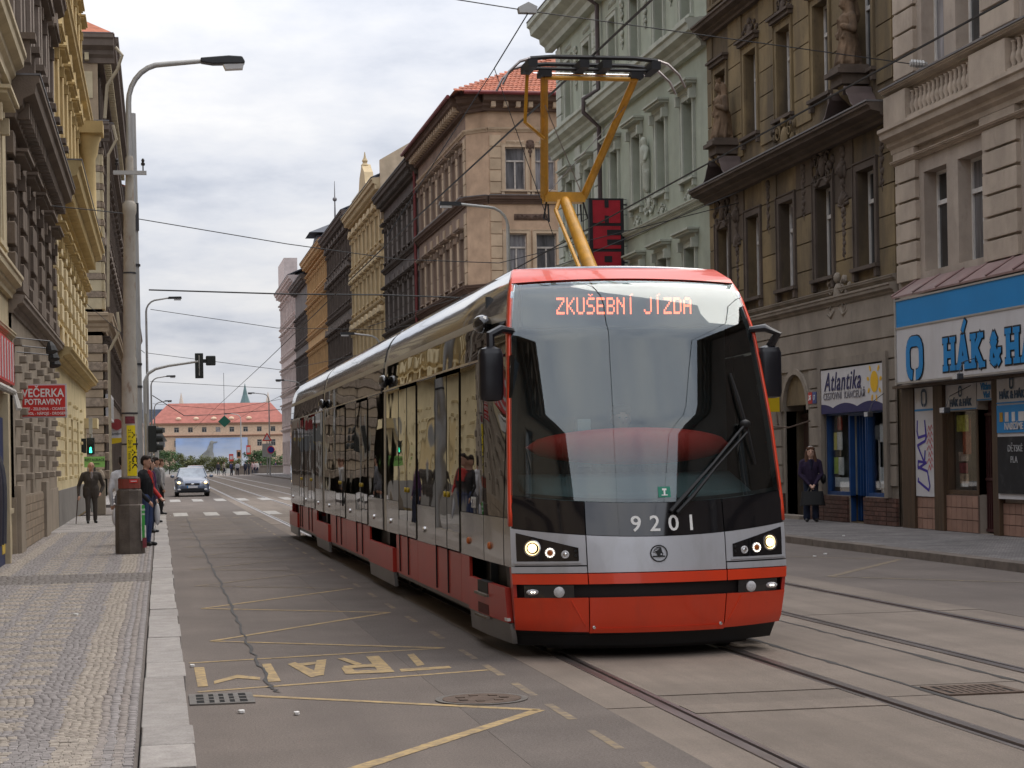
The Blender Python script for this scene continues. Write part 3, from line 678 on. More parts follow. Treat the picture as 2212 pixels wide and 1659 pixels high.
# bogies: wheels, dark cavities, covers
for bi, (b0, b1) in enumerate(bog):
    for side in (-1, 1):
        spanel('bogie_recess', blackm, side, b0+(.1 if bi == 0 else 0), b1, .26, .79, -.16, .03)
        e0 = b0+(.06 if side < 0 else .5) if bi == 0 else b0+.10; e1 = b1-.16
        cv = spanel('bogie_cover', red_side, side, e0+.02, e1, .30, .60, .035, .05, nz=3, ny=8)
        spanel('cover_sill', M('cover_grey',(.22,.215,.21),rough=.3,var=.1,metal=.4), side, e0, e1, .12, .295, .025, .04, cv, 3, 8)
        if bi == 0:
            spanel('cover_step', blackm, side, e0+.75, e0+1.25, .50, .603, .04, .06, cv, 1)
            spanel('step_tread', M('step_tread',(.20,.18,.15),rough=.8,var=.2), side, e0+.72, e0+1.28, .475, .497, .07, .16, cv, 1)
            spanel('cover_step', M('step_dark',(.10,.01,.01),rough=.6,var=.1), side, e0+.75, e0+1.25, .31, .40, .038, .03, cv, 1)
            spanel('step_tread', M('step_tread',(.20,.18,.15),rough=.8,var=.2), side, e0+.72, e0+1.28, .275, .297, .07, .12, cv, 1)
            spanel('warning_stripe', whitep, side, e0+.0, e0+.10, .315, .34, .042, .03, cv, 1)
        for wy in ((b0+b1)/2-.62, (b0+b1)/2+.62):
            w = MB(TT).lathe([(.30,-.06),(.31,0),(.31,.05),(.27,.06),(.10,.07)], (side*.75, wy, .316), 20, (side,0,0)).build('wheel', iron, tram, True)
# mirrors
for s in (-1, 1):
    base = Vector(FP(s*.985, 2.80, .0)); c = base+Vector((s*.20,-.10,-.36))
    if s == 1: c = base+Vector((.14,-.02,-.36))
    mbm = MB(TT); prof = [(.05,-.235),(.095,-.225),(.105,-.18),(.105,.17),(.09,.215),(.04,.235)]
    vs = []; n = 14
    mbx = MB(TT)
    for r, z in prof:
        pass
    def mp(a, b):
        k = b*(len(prof)-1); i = min(int(k), len(prof)-2); f = k-i
        r = prof[i][0]*(1-f)+prof[i+1][0]*f; z = prof[i][1]*(1-f)+prof[i+1][1]*f
        t = 2*PI*a; sx = math.copysign(abs(math.cos(t))**.55, math.cos(t)); sy = math.copysign(abs(math.sin(t))**.55, math.sin(t))
        return (c.x+sx*r*1.02, c.y+sy*r*.75, c.z+z)
    mbm.grid(mp, 24, 15); k0 = len(mbm.v)
    mm = mbm.build('rear_mirror', mirrorp, tram, True)
    MB(TT).tube([base+Vector((s*-.02,.02,.02)), base+Vector((s*.10,-.06,.03)), base+Vector((s*.20,-.09,-.02)), c+Vector((0,0,.2))], [.028,.038,.042,.04], 8).build('mirror_arm', mirrorp, mm, True)
# side fleet number near the front
def SN(x, y, t): q = SPt(-1, 2.1+x*-1*-1, 1.27+y, .006+t); return TT(*q)
put_text(tram, 'side_number', '9201', whitep, lambda x, y, t: TT(*SPt(-1, 2.05-x, 1.25+y, .008+t)), size=.15, ext=.001)
# ---------------- cab interior seen through the screen
cabm = M('dashboard_grey', (.10,.125,.125), rough=.7, var=.1)
MB(TT).grid(lambda a, b: ((-1.0+2.0*a), fy0(1.4)+.10+(fyc(1.4)-fy0(1.4))*abs(2*a-1)**2.3+.75*b, 1.36+.20*b), 12, 4, (0,0,-.08)).build('dashboard', cabm, tram, 'all')
def lens(a, b):
    x = -.95+1.9*a; k = math.sqrt(max(0, 1-(x/.95)**2)); t = PI*b
    return (x+.06, .98-.14*k*math.sin(t)+.25*(x/.95)**2, 1.80-.165*k*math.cos(t))
MB(TT).grid(lens, 20, 8, (0,.05,0)).build('instrument_cowl', M('cowl_red',(.88,.07,.05),rough=.5,var=.05), tram, 'all')
db = MB(TT); db.box(-.95,.95,1.02,1.12,2.86,3.2); dbo = db.build('destination_box', M('display_black',(.02,.022,.025),rough=.5,var=0), tram)
GLY = {'Z':'11111 00001 00010 00100 01000 10000 11111','K':'10001 10010 10100 11000 10100 10010 10001','U':'10001 10001 10001 10001 10001 10001 01110','S':'01111 10000 10000 01110 00001 00001 11110','E':'11111 10000 10000 11110 10000 10000 11111','B':'11110 10001 10001 11110 10001 10001 11110','N':'10001 11001 10101 10011 10001 10001 10001','I':'00100 00100 00100 00100 00100 00100 00100','J':'00001 00001 00001 00001 00001 10001 01110','D':'11110 10001 10001 10001 10001 10001 11110','A':'01110 10001 10001 11111 10001 10001 10001',' ':'00000 00000 00000 00000 00000 00000 00000'}
lmb = MB(TT); px_ = .0148; cxx = 0; dots = []
for ch, acc in zip('ZKUSEBNI JIZDA', '...v...\'..\'...'):
    rows = GLY[ch].split()
    for r in range(14):
        for c in range(5):
            if rows[r//2][c] == '1': dots.append((cxx+c, 13-r))
    if acc == 'v': dots += [(cxx+1,16),(cxx+3,16),(cxx+2,15)]
    if acc == "'": dots += [(cxx+2,15),(cxx+3,16)]
    cxx += 6.2 if ch != ' ' else 4.5
for a, b in dots:
    x = (a-cxx/2)*px_; z = 2.985+b*px_*.72; lmb.box(x-px_*.36,x+px_*.36,1.006,1.012,z-px_*.30,z+px_*.30)
o = lmb.build('destination_text', ledm, tram, recalc=False); o['kind'] = 'stuff'
MB(TT).box(-.42,-.30,1.2,1.3,1.62,2.05).build('ticket_unit', M('unit_white',(.5,.5,.48),rough=.6), tram)
# ---------------- pantograph
pg = thing('pantograph', 'yellow single-arm pantograph with black collector head raised from the tram roof', 'pantograph', (TX, TY+2.3, 3.45))
def PT(x, Y, z): return (TX+x, Y, z)
hz, hy = 5.50, 17.75
MB(PT).tube([(0,17.75,3.42),(0,19.05,4.36)], [.075,.055], 10).build('lower_arm', yellowp, pg, True)
MB(PT).tube([(-.17,17.5,3.42),(-.12,18.9,4.22),(-.06,19.0,4.34)], .022, 6).build('control_rod', yellowp, pg, True)
MB(PT).box(-.21,.21,18.98,19.14,4.32,4.42).build('knee_beam', yellowp, pg)
for s in (-1, 1):
    MB(PT).tube([(s*.205,19.05,4.38),(s*.45,hy+.02,5.36)], [.042,.036], 8).build('upper_arm', yellowp, pg, True)
    MB(PT).tube([(s*.19,19.02,4.33),(s*.23,18.98,4.15),(s*.17,19.0,4.12),(s*.17,19.04,4.30)], .010, 5).build('cable_loop', rubber, pg)
    MB(PT).tube([(-s*.17,19.0,4.42),(s*.40,hy+.25,5.12)], .005, 4).build('stay_wire', steel, pg)
    MB(PT).box(s*.45-.06,s*.45+.06,hy-.06,hy+.08,5.34,5.40).build('head_pivot', blackm, pg)
MB(PT).tube([(-.45,hy,5.335),(.45,hy,5.335)], .022, 8).build('cross_tube', yellowp, pg)
MB(PT).tube([(-.60,hy+.1,5.38),(-.60,hy+.25,4.95),(-.36,18.3,4.85)], .018, 6).build('damper_rod', yellowp, pg)
for dy in (-.17,.17):
    cs = MB(PT).tube([(-.62,hy+dy,hz-.02),(-.4,hy+dy,hz),(.4,hy+dy,hz),(.62,hy+dy,hz-.02)], .022, 6).build('contact_strip', blackm, pg)
    for s in (-1, 1): MB(PT).tube([(s*.62,hy+dy,hz-.02),(s*.72,hy+dy,hz-.05),(s*.83,hy+dy,hz-.15),(s*.89,hy+dy,hz-.27)], [.018,.015,.013,.011], 6).build('horn', steel, cs, True)
MB(PT).tube([(-.6,hy,5.42),(.6,hy,5.42)], .018, 6).build('head_bar', blackm, pg)
MB(PT).tube([(-.55,hy+.05,5.385),(.55,hy+.05,5.385)], .010, 5).build('head_rod', chrome, pg)
for x in (-.60,-.10,.12,.60): MB(PT).box(x-.045,x+.045,hy-.2,hy+.2,5.40,5.475).build('spring_box', blackm, pg)
# ================================================================== building kit
def stucco(name, c, dirt=.55, dc=None, rgh=.9, var=.14, rnd=0, dlo=.46, dhi=.74, sc=1.6):
    return M(name, c, rough=rgh, var=var, sc=sc, bump=.35, bsc=28, spec=.25, dirt=dirt, dcol=dc or tuple(x*.45 for x in c), dsc=(.9,.9,.22), dlo=dlo, dhi=dhi, rnd=rnd)
pane_m = M('window_pane', (.030,.033,.036), rough=.05, var=.6, sc=1.2, spec=.7, rnd=.5, wave=.05)
pane_curtain = M('window_pane_curtain', (.16,.155,.16), rough=.12, var=.5, sc=2.2, spec=.6, rnd=.6, aniso=(3,3,.4))
fr_white = M('window_frame_white', (.62,.60,.57), rough=.55, var=.12, sc=5, rnd=.1)
fr_old = M('window_frame_old', (.42,.38,.34), rough=.7, var=.25, sc=6, rnd=.15)
fr_dark = M('window_frame_dark', (.09,.07,.055), rough=.7, var=.2, sc=6)
zinc = M('zinc_flashing', (.16,.155,.16), rough=.5, var=.2, metal=.3)
tile_red = M('roof_tiles_red', (.36,.115,.06), rough=.8, var=.3, sc=3, bump=.6, bsc=9, dirt=.4, dcol=(.25,.08,.04), dsc=(2,2,2))
slate = M('roof_slate', (.045,.05,.065), rough=.55, var=.25, sc=4)
_wp = {}
def winset(w, h, fm, sm, hood=None, rec=.25, sill=True, sur=True, cross='T', apron=None, pm=None, hm=None):
    """meshes of one window: frame, pane, surround, sill, hood - in window space (x along wall, y outwards, z up from sill)"""
    pm = pm or pane_m; hm = hm or sm
    key = (round(w,2), round(h,2), fm.name, sm.name, hood, rec, sill, sur, cross, pm.name, hm.name)
    if key in _wp: return _wp[key]
    b = .065; y0, y1 = -rec, -rec+.07; q = w/2; out = []
    f = MB().box(-q,-q+b,y0,y1,0,h).box(q-b,q,y0,y1,0,h).box(-q+b,q-b,y0,y1,0,b).box(-q+b,q-b,y0,y1,h-b,h)
    if cross in ('T','X'): f.box(-q+b,q-b,y0,y1+.02,h*.66,h*.66+.085)
    if cross in ('T','I'): f.box(-.035,.035,y0+.003,y1+.012,b,h*.66 if cross == 'T' else h-b)
    if cross == 'X': f.box(-.03,.03,y0+.003,y1+.012,b,h*.66)
    out.append(('window', f.mesh('window', fm), None))
    out.append(('pane', MB().box(-q+.02,q-.02,y0+.015,y0+.035,.02,h-.02).mesh('pane', pm), 1))
    if sur:
        s = .16 if w > .8 else .12; o = .055
        m_ = MB().box(-q-s,-q,0.001,o,-.02,h+s).box(q,q+s,0.001,o,-.02,h+s).box(-q,q,0.001,o,h,h+s)
        m_.box(-q-s-.03,-q-s,.001,o+.025,-.02,h+s+.03).box(q+s,q+s+.03,.001,o+.025,-.02,h+s+.03).box(-q-s,q+s,.001,o+.025,h+s,h+s+.03)
        out.append(('surround', m_.mesh('surround', sm), 1))
    if sill:
        m_ = MB().box(-q-.24,q+.24,-.05,.15,-.1,-.021).box(-q-.2,-q-.06,.001,.11,-.3,-.1).box(q+.06,q+.2,.001,.11,-.3,-.1)
        out.append(('sill', m_.mesh('sill', hm), 1))
    if hood:
        z = h+.34; W2 = q+.36; m_ = MB()
        if hood in ('flat','tri','seg'):
            m_.box(-W2+.1,W2-.1,.001,.10,z-.14,z).box(-W2,W2,.001,.30,z,z+.07).box(-W2-.05,W2+.05,.001,.36,z+.07,z+.13)
            for s in (-1,1): m_.box(s*(q+.20)-.08,s*(q+.20)+.08,.001,.2,z-.42,z-.141)
        if hood == 'tri': m_.prism([(-W2-.05,z+.13),(W2+.05,z+.13),(0,z+.60)], .002, .34, 'y')
        if hood == 'seg':
            m_.prism([(-W2-.05,z+.13),(W2+.05,z+.13)]+[(W2*math.cos(t), z+.13+.42*math.sin(t)) for t in np.linspace(.15,PI-.15,9)], .002, .33, 'y')
        if hood == 'slim': m_.box(-q-.24,q+.24,.001,.16,h+.20,h+.30).box(-q-.30,q+.30,.001,.22,h+.30,h+.36)
        out.append(('hood', m_.mesh('hood', hm), 1))
    _wp[key] = out; return out
def put_window(root, T, s, z, ws, name='window'):
    p = Vector(T(s, 0, z))-wloc(root); first = None
    for nm, me, sub in ws:
        if not sub: first = link(name if nm == 'window' else nm, me, root, p, T.rot)
        else: link(nm, me, first)
    return first
def wall_mesh(mb, s0, s1, z0, z1, ops, rec):
    S = sorted(set([s0, s1]+[v for o in ops for v in (o[0], o[1]) if s0 < v < s1])); Z = sorted(set([z0, z1]+[v for o in ops for v in (o[2], o[3]) if z0 < v < z1]))
    for a, b in zip(S, S[1:]):
        for c, d in zip(Z, Z[1:]):
            x, y = (a+b)/2, (c+d)/2
            if any(o[0] < x < o[1] and o[2] < y < o[3] for o in ops): continue
            mb.quad((a,0,c),(b,0,c),(b,0,d),(a,0,d))
    for o in ops:
        a, b, c, d = o[:4]; r = o[4] if len(o) > 4 else rec
        mb.quad((a,0,c),(a,-r,c),(a,-r,d),(a,0,d)); mb.quad((b,0,c),(b,-r,c),(b,-r,d),(b,0,d))
        mb.quad((a,0,c),(b,0,c),(b,-r,c),(a,-r,c)); mb.quad((a,0,d),(b,0,d),(b,-r,d),(a,-r,d))
        if len(o) > 5: mb.quad((a,-r,c),(b,-r,c),(b,-r,d),(a,-r,d))
def shell(mb, L, H, depth):
    mb.quad((0,0,0),(0,-depth,0),(0,-depth,H),(0,0,H)); mb.quad((L,0,0),(L,-depth,0),(L,-depth,H),(L,0,H))
    mb.quad((0,-depth,0),(L,-depth,0),(L,-depth,H),(0,-depth,H)); mb.quad((0,0,H),(L,0,H),(L,-depth,H),(0,-depth,H))
def cornice(root, T, L, z, h, proj, m, name='cornice', e0=.0, e1=.0, top=None, dent=None):
    """stepped moulding from z up to z+h, reaching proj outwards; e0,e1 = overhang at the ends"""
    mb = MB(T); a = .34; b = .7
    prof = [(.0,z),(proj*.28,z),(proj*.32,z+h*.18),(proj*.50,z+h*.30),(proj*.52,z+h*.45),(proj*.86,z+h*.58),(proj*.90,z+h*.80),(proj,z+h*.86),(proj,z+h),(0,z+h+proj*.12)]
    n = len(prof); vs = [(-e0, o, zz_) for o, zz_ in prof]+[(L+e1, o, zz_) for o, zz_ in prof]
    mb.add(vs, [tuple(range(n)), tuple(range(n,2*n))[::-1]]+[(i,(i+1)%n,n+(i+1)%n,n+i) for i in range(n)])
    o = mb.build(name, m, root)
    if top: MB(T).box(-e0-.01,L+e1+.01,-.02,proj+.02,z+h+proj*.02,z+h+proj*.02+.035).build('flashing', top, o)
    if dent:
        step, w_, zz0, zz1, pr, dm = dent; k = int(L/step); off = (L-k*step)/2
        for i in range(k+1):
            c = off+i*step
            if c-w_/2 < 0 or c+w_/2 > L: continue
            ubox(root, 'modillion', dm, T, c-w_/2, c+w_/2, 0.002, pr, zz0, zz1)
    return o
def gable_roof(root, T, L, z, over, rise, run, m, e0=.2, e1=.2):
    mb = MB(T); mb.add([(-e0,over,z),(L+e1,over,z),(L+e1,-run,z+rise),(-e0,-run,z+rise),(-e0,over,z-.1),(L+e1,over,z-.1),(L+e1,-run,z+rise-.25),(-e0,-run,z+rise-.25),(-e0,-2*run,z),(L+e1,-2*run,z)],
        [(0,1,2,3),(4,7,6,5),(0,4,5,1),(0,3,7,4),(1,5,6,2),(3,2,9,8)])
    return mb.build('roof', m, root)
def blocks(root, T, s0, s1, z0, z1, rows, cols, m, proud=.05, gap=.03, stagger=False, avoid=(), name='block', bev=.06):
    hh = (z1-z0)/rows
    for r in range(rows):
        w = (s1-s0)/cols; xs = [s0+w*i for i in range(cols+1)]
        if stagger and r % 2: xs = [s0]+[s0+w*(i+.5) for i in range(cols)]+[s1]
        for a, b in zip(xs, xs[1:]):
            za, zb = z0+r*hh+gap/2, z0+(r+1)*hh-gap/2
            if any(a < q[1] and b > q[0] and za < q[3] and zb > q[2] for q in avoid): continue
            ubox(root, name, m, T, a+gap/2, b-gap/2, -.02, proud, za, zb, bev)
def facade(root, T, L, H, bays, floors, wm_, fm, sm, rec=.25, extra=(), depth=9, close=True, hm=None, z0=0):
    ops = []; wins = []
    for fl in floors:
        w = fl.get('w', 1.1)
        for s in fl.get('bays', bays):
            ops.append((s-w/2, s+w/2, fl['z'], fl['z']+fl['h'])); wins.append((s, fl, w))
    mb = MB(T); wall_mesh(mb, 0, L, z0, H, ops+list(extra), rec)
    if close: shell(mb, L, H, depth)
    wall = mb.build('wall', wm_, root, recalc=False)
    rg_ = random.Random(int(L*100)+int(H*10))
    for s, fl, w in wins:
        cur_ = fl.get('pm') or (pane_curtain if rg_.random() < .35 else None)
        put_window(root, T, s, fl['z'], winset(w, fl['h'], fl.get('fm', fm), fl.get('sm', sm), fl.get('hood'), rec, fl.get('sill', True), fl.get('sur', True), fl.get('cross','T'), pm=cur_, hm=fl.get('hm', hm)))
    return wall
# small modelled ornaments (shared meshes): cartouche with scrolls, hanging garland, face keystone
def spiral(mb, cx, cz, r, turns, s, y=.05, w=.022, a0=0):
    pts = [(cx+s*r*(1-.85*t)*math.cos(a0+turns*2*PI*t), y+.03*t, cz+r*(1-.85*t)*math.sin(a0+turns*2*PI*t)) for t in np.linspace(0,1,14)]
    mb.tube(pts, [w*(1-.4*t) for t in np.linspace(0,1,14)], 5)
def orn_mesh(kind, m, seed=0):
    r = random.Random(seed); mb = MB()
    if kind == 'cartouche':
        mb.ell((0,.04,0), (.16,.07,.22), 10, 7)
        for s in (-1,1):
            spiral(mb, s*.30, .12, .16, 1.2, s, a0=.5); spiral(mb, s*.34, -.2, .13, 1.2, s, a0=3.5)
            for k in range(6): mb.ell((s*(.18+.09*k+r.uniform(-.02,.02)), .03, r.uniform(-.2,.28)), (.055,.05,.08), 6, 4)
            mb.tube([(s*.12,.05,-.25),(s*.3,.05,-.36),(s*.5,.04,-.3),(s*.62,.03,-.12)], [.04,.045,.035,.015], 5)
        mb.ell((0,.05,.30), (.12,.06,.10), 8, 5)
    elif kind == 'garland':
        for k in range(9):
            z = -.12*k; mb.ell((r.uniform(-.05,.05), .04, z), (.09-.006*k+r.uniform(-.02,.02), .05, .085), 7, 5)
            if k % 2 == 0:
                for s in (-1,1): mb.ell((s*(.10-.006*k), .03, z+.03), (.05,.04,.06), 6, 4)
        mb.ell((0,.05,.12), (.13,.06,.10), 8, 5); mb.tube([(0,.03,-1.0),(0,.03,-1.15)], [.03,.012], 5)
    elif kind == 'face':
        mb.ell((0,.07,0), (.11,.09,.15), 10, 8); mb.ell((0,.15,-.01), (.022,.04,.035), 6, 4); mb.ell((0,.05,.12), (.14,.07,.07), 8, 5)
        for s in (-1,1): mb.ell((s*.12,.04,-.02), (.04,.05,.13), 6, 5); mb.ell((s*.045,.145,.03), (.022,.012,.012), 5, 4)
        mb.ell((0,.04,-.22), (.08,.06,.10), 8, 5); mb.ell((0,.135,-.07), (.035,.02,.012), 6, 4); mb.tube([(0,.04,-.28),(0,.03,-.42)], [.05,.015], 5)
    elif kind == 'panel':
        mb.box(-.9,.9,0,.03,-.16,.16)
        mb.ell((0,.05,0), (.11,.06,.13), 8, 6)
        for s in (-1,1):
            for k in range(3): spiral(mb, s*(.26+.22*k), 0, .10, 1.1, s*(1 if k%2 else -1), .045, .02, k)
    elif kind == 'shell':
        for k in range(9):
            a = PI*(k+.5)/9; mb.tube([(0,.06,0),(.25*math.cos(a),.10,.25*math.sin(a)),(.42*math.cos(a),.05,.42*math.sin(a))], [.02,.05,.06], 5)
        mb.ell((0,.06,0), (.09,.07,.07), 7, 5)
    return mb.mesh('ornament_'+kind, m, smooth='all')
_om = {}
def ornament(root, kind, m, T, s, z, sc=1.0, seed=0, name=None):
    key = (kind, m.name, seed)
    if key not in _om: _om[key] = orn_mesh(kind, m, seed)
    return link(name or kind, _om[key], root, Vector(T(s, 0.0, z))-wloc(root), T.rot, (sc,sc,sc))
def downpipe(root, T, s, z0, z1, m, o=.14, r=.055):
    return MB(T).tube([(s,o,z0),(s,o,z1-.35),(s,o+.05,z1-.2),(s,o+.25,z1)], r, 7).build('downpipe', m, root, True)
# ================================================================== right side of the street
def RT(y0): return FT(15.2, y0, (0,1), (-1,0))
def LT(y0, x=-2.65): return FT(x, y0, (0,1), (1,0))
# ---- R1: beige house with the bead shop
beige_w = stucco('beige_stucco', (.40,.34,.285), .55, (.20,.16,.13), dlo=.44)
beige_t = stucco('beige_stucco_trim', (.44,.37,.30), .45, (.21,.17,.14), rnd=.05)
T1 = RT(24.0); r1 = thing('beige_house', 'weathered beige stucco house with a stone balustrade above a blue and white shop sign', 'building', (15.2,30.7,0))
b1 = [35.43-24, 33.78-24, 30.95-24, 29.3-24, 26.5-24]
shop_ops = [(33.6-24,35.05-24,.85,2.45,.5),(32.76-24,33.6-24,.12,2.95,.25)]
facade(r1, T1, 13.4, 18, b1, [dict(z=5.3,h=2.0,w=1.12,sur=False,sill=False,fm=fr_white,cross='X'), dict(z=9.4,h=2.25,w=1.1,sur=False,fm=fr_white,cross='X',sill=False), dict(z=13.4,h=2.1,fm=fr_white,hood='flat')], beige_w, fr_white, beige_t, .34, shop_ops)
for a, b in ((36.2,37.3),(31.6,33.08),(27.3,28.4)):
    blocks(r1, T1, a-24, b-24, 5.15, 7.62, 6, 1, beige_t, .09, .05, bev=.03)
    blocks(r1, T1, a-24, b-24, 9.35, 13.0, 8, 1, beige_t, .09, .05, bev=.03)
    ubox(r1, 'pedestal', beige_t, T1, a-24-.03, b-24+.03, 0, .30, 8.36, 9.02)
    ubox(r1, 'frieze_block', beige_t, T1, a-24, b-24, 0, .12, 7.66, 7.85)
for (a, b) in ((33.08,36.2),(28.4,31.6),(24.1,27.3)):
    ubox(r1, 'plinth_rail', beige_t, T1, a-24, b-24, .02, .27, 8.35, 8.46)
    n = int((b-a)/.205)
    for k in range(n):
        c = a-24+(k+.5)*(b-a)/n
        key = 'bal'
        if key not in _om: _om[key] = MB().lathe([(.05,0),(.07,.02),(.045,.07),(.085,.17),(.07,.25),(.04,.33),(.055,.36),(.04,.39),(.05,.47),(.075,.5)], (0,0,0), 8).mesh('baluster', beige_t, smooth='all')
        link('baluster', _om[key], r1, Vector(T1(c,.15,8.46))-wloc(r1))
cornice(r1, T1, 13.4, 7.86, .5, .42, beige_t, 'cornice')
cornice(r1, T1, 13.4, 9.02, .14, .36, beige_t, 'handrail_coping', top=zinc)
cornice(r1, T1, 13.4, 7.60, .1, .16, beige_t, 'string_course')
cornice(r1, T1, 13.4, 13.0, .3, .3, beige_t, 'string_course'); cornice(r1, T1, 13.4, 17.3, .7, .7, beige_t, 'eaves_cornice'); gable_roof(r1, T1, 13.4, 18.1, .7, 4, 6, tile_red)
# tin pent roof above the sign, in sheets
tin = M('pent_roof_tin', (.22,.135,.125), rough=.5, var=.2, sc=3, dirt=.4, dcol=(.3,.27,.25), dsc=(2,2,2), rnd=.08)
for k in range(11):
    a = .02+k*1.115; mb = MB(T1); mb.add([(a,.62,4.80),(a+1.1,.62,4.80),(a+1.1,.05,5.16),(a,.05,5.16),(a,.62,4.76),(a+1.1,.62,4.76),(a+1.1,.05,5.06),(a,.05,5.06)], [(0,1,2,3),(4,7,6,5),(0,4,5,1),(1,5,6,2),(2,6,7,3),(3,7,4,0)]); mb.build('tin_sheet', tin, r1)
    mb = MB(T1).tube([(a+1.107,.63,4.82),(a+1.107,.04,5.18)], .02, 5); mb.build('sheet_seam', tin, r1)
# the long shop sign
blue = M('sign_blue', (.0,.21,.52), rough=.4, var=.06, sc=1); whites = M('sign_white', (.56,.55,.56), rough=.45, var=.06, sc=1, dirt=.3, dcol=(.36,.33,.31), dsc=(2,2,.5)); sblack = M('sign_black', (.01,.01,.014), rough=.5, var=0)
sg = thing('shop_sign', 'long blue and white shop sign with large outlined blue letters and a carabiner logo', 'sign', (14.6,30.9,3.0))
MB().box(14.62,15.18,24.1,36.15,3.04,4.74).build('sign_box', M('sign_edge',(.5,.48,.46),rough=.6), sg)
MB().box(14.60,14.62,24.1,36.08,4.17,4.70).build('blue_field', blue, sg); MB().box(14.60,14.62,24.1,36.08,3.08,4.14).build('white_field', whites, sg)
for z in (4.14,4.70,3.04): MB().box(14.585,14.625,24.1,36.10,z,z+.035).build('sign_trim', M('trim_aluminium',(.45,.43,.41),rough=.4,metal=.5), sg)
MB().box(14.585,14.7,36.09,36.17,3.02,4.77).build('sign_trim', M('trim_aluminium',(.45,.43,.41)), sg)
def strokes(P, segs, grow, t):
    mb = MB(); k = 0
    for (a, b, w) in segs:
        a = Vector(a); b = Vector(b); d = (b-a).normalized(); n = Vector((-d.y,d.x))*(w/2+grow); a = a-d*grow; b = b+d*grow; q = t+.0006*k; k += 1
        mb.add([P(*(a+n), q),P(*(b+n), q),P(*(b-n), q),P(*(a-n), q)], [(0,1,2,3)])
    return mb
SL = {'H': [((.11,0),(.11,.57),.13),((.43,0),(.43,.57),.13),((.11,.28),(.43,.28),.10),((0,.035),(.22,.035),.07),((0,.535),(.22,.535),.07),((.32,.035),(.54,.035),.07),((.32,.535),(.54,.535),.07)],
      'A': [((.09,.02),(.27,.57),.13),((.45,.02),(.27,.57),.13),((.15,.17),(.4,.17),.09),((0,.035),(.2,.035),.07),((.34,.035),(.56,.035),.07),((.2,.545),(.34,.545),.06)],
      'acc': [((.26,.66),(.38,.83),.09)],
      'K': [((.11,0),(.11,.57),.13),((.14,.26),(.42,.55),.12),((.2,.33),(.46,.02),.13),((0,.035),(.22,.035),.07),((0,.535),(.22,.535),.07),((.3,.535),(.52,.535),.07),((.34,.035),(.58,.035),.07)],
      '&': [((.12,.42),(.2,.53),.09),((.2,.53),(.29,.42),.09),((.29,.42),(.12,.22),.1),((.12,.42),(.42,.02),.11),((.12,.22),(.1,.1),.1),((.1,.1),(.24,.03),.1),((.24,.03),(.4,.22),.1),((.38,.24),(.48,.24),.07)]}
def slab(txt, y_start, z0, sc=1.0, adv=.585, x=14.598, root=sg):
    c = 0
    for ch in txt:
        if ch == ' ': c += .14; continue
        for part in ([ch] if ch != 'Á' else ['A','acc']):
            P = lambda a, b, t, c=c: (x-t, y_start-(c+a)*sc, z0+b*sc)
            o = strokes(P, SL[part], .042, 0.001).build('sign_letter', sblack, root, recalc=False)
            strokes(P, SL[part], .012, .012).build('letter_fill', blue, o, recalc=False)
        c += adv if ch != '&' else .50
slab('HÁK & HÁK', 33.78, 3.20, 1.06)
# carabiner emblem: thick rounded loop open at the bottom
def loop(yc, zc, w, h, th, x, m, t, grow=0, root=sg, name='emblem'):
    pts = []; r = w*.32
    path = [(-w*.18,-h/2)]+[(-w/2+r*(1-math.cos(a)), -h/2+r*(1-math.sin(a))) for a in np.linspace(PI/2,0,5)]+[(-w/2+r*(1-math.cos(a)), h/2-r*(1-math.sin(a))) for a in np.linspace(0,PI/2,5)]+[(w/2-r*(1-math.sin(a)), h/2-r*(1-math.cos(a))) for a in np.linspace(0,PI/2,5)]+[(w/2-r*(1-math.sin(a)), -h/2+r*(1-math.cos(a))) for a in np.linspace(PI/2,0,5)]+[(w*.12,-h/2)]
    mb = MB(); P = [Vector(p) for p in path]
    for k, (a, b) in enumerate(zip(P, P[1:])):
        d = (b-a); 
        if d.length < 1e-6: continue
        d.normalize(); n = Vector((-d.y,d.x))*(th/2+grow); e = d*(grow+.01)
        q = t+.0004*k
        mb.add([(x-q, yc-(a-e+n).x, zc+(a-e+n).y),(x-q, yc-(b+e+n).x, zc+(b+e+n).y),(x-q, yc-(b+e-n).x, zc+(b+e-n).y),(x-q, yc-(a-e-n).x, zc+(a-e-n).y)], [(0,1,2,3)])
    return mb.build(name, m, root, recalc=False)
em = loop(35.15, 3.52, .66, .66, .20, 14.598, sblack, .001, .025); loop(35.15, 3.52, .66, .66, .20, 14.598, blue, .012, 0, em, 'emblem_fill')
# floodlights hanging off the sign
flm = M('floodlight_grey', (.06,.06,.065), rough=.4, var=.1, metal=.4)
for (x, y, z, lab) in ((14.25,32.3,3.0,'small dark floodlight on the lower edge of the blue and white shop sign'),(14.55,33.6,2.42,'small floodlight on a wire in front of the shop door'),(14.7,37.9,2.45,'small floodlight between the two shops')):
    t = thing('floodlight', lab, 'lamp', (x,y,z), 'shop floodlights')
    MB().box(x-.07,x+.05,y-.1,y+.1,z-.02,z+.09).build('housing', flm, t, bevel=.015); MB().box(x-.09,x-.071,y-.08,y+.08,z-.01,z+.08).build('glass', lensm, t)
    MB().tube([(x,y,z+.09),(x+.1,y+.05,z+.3),(15.1,y+.1,z+.5)], .008, 5).build('bracket', flm, t)
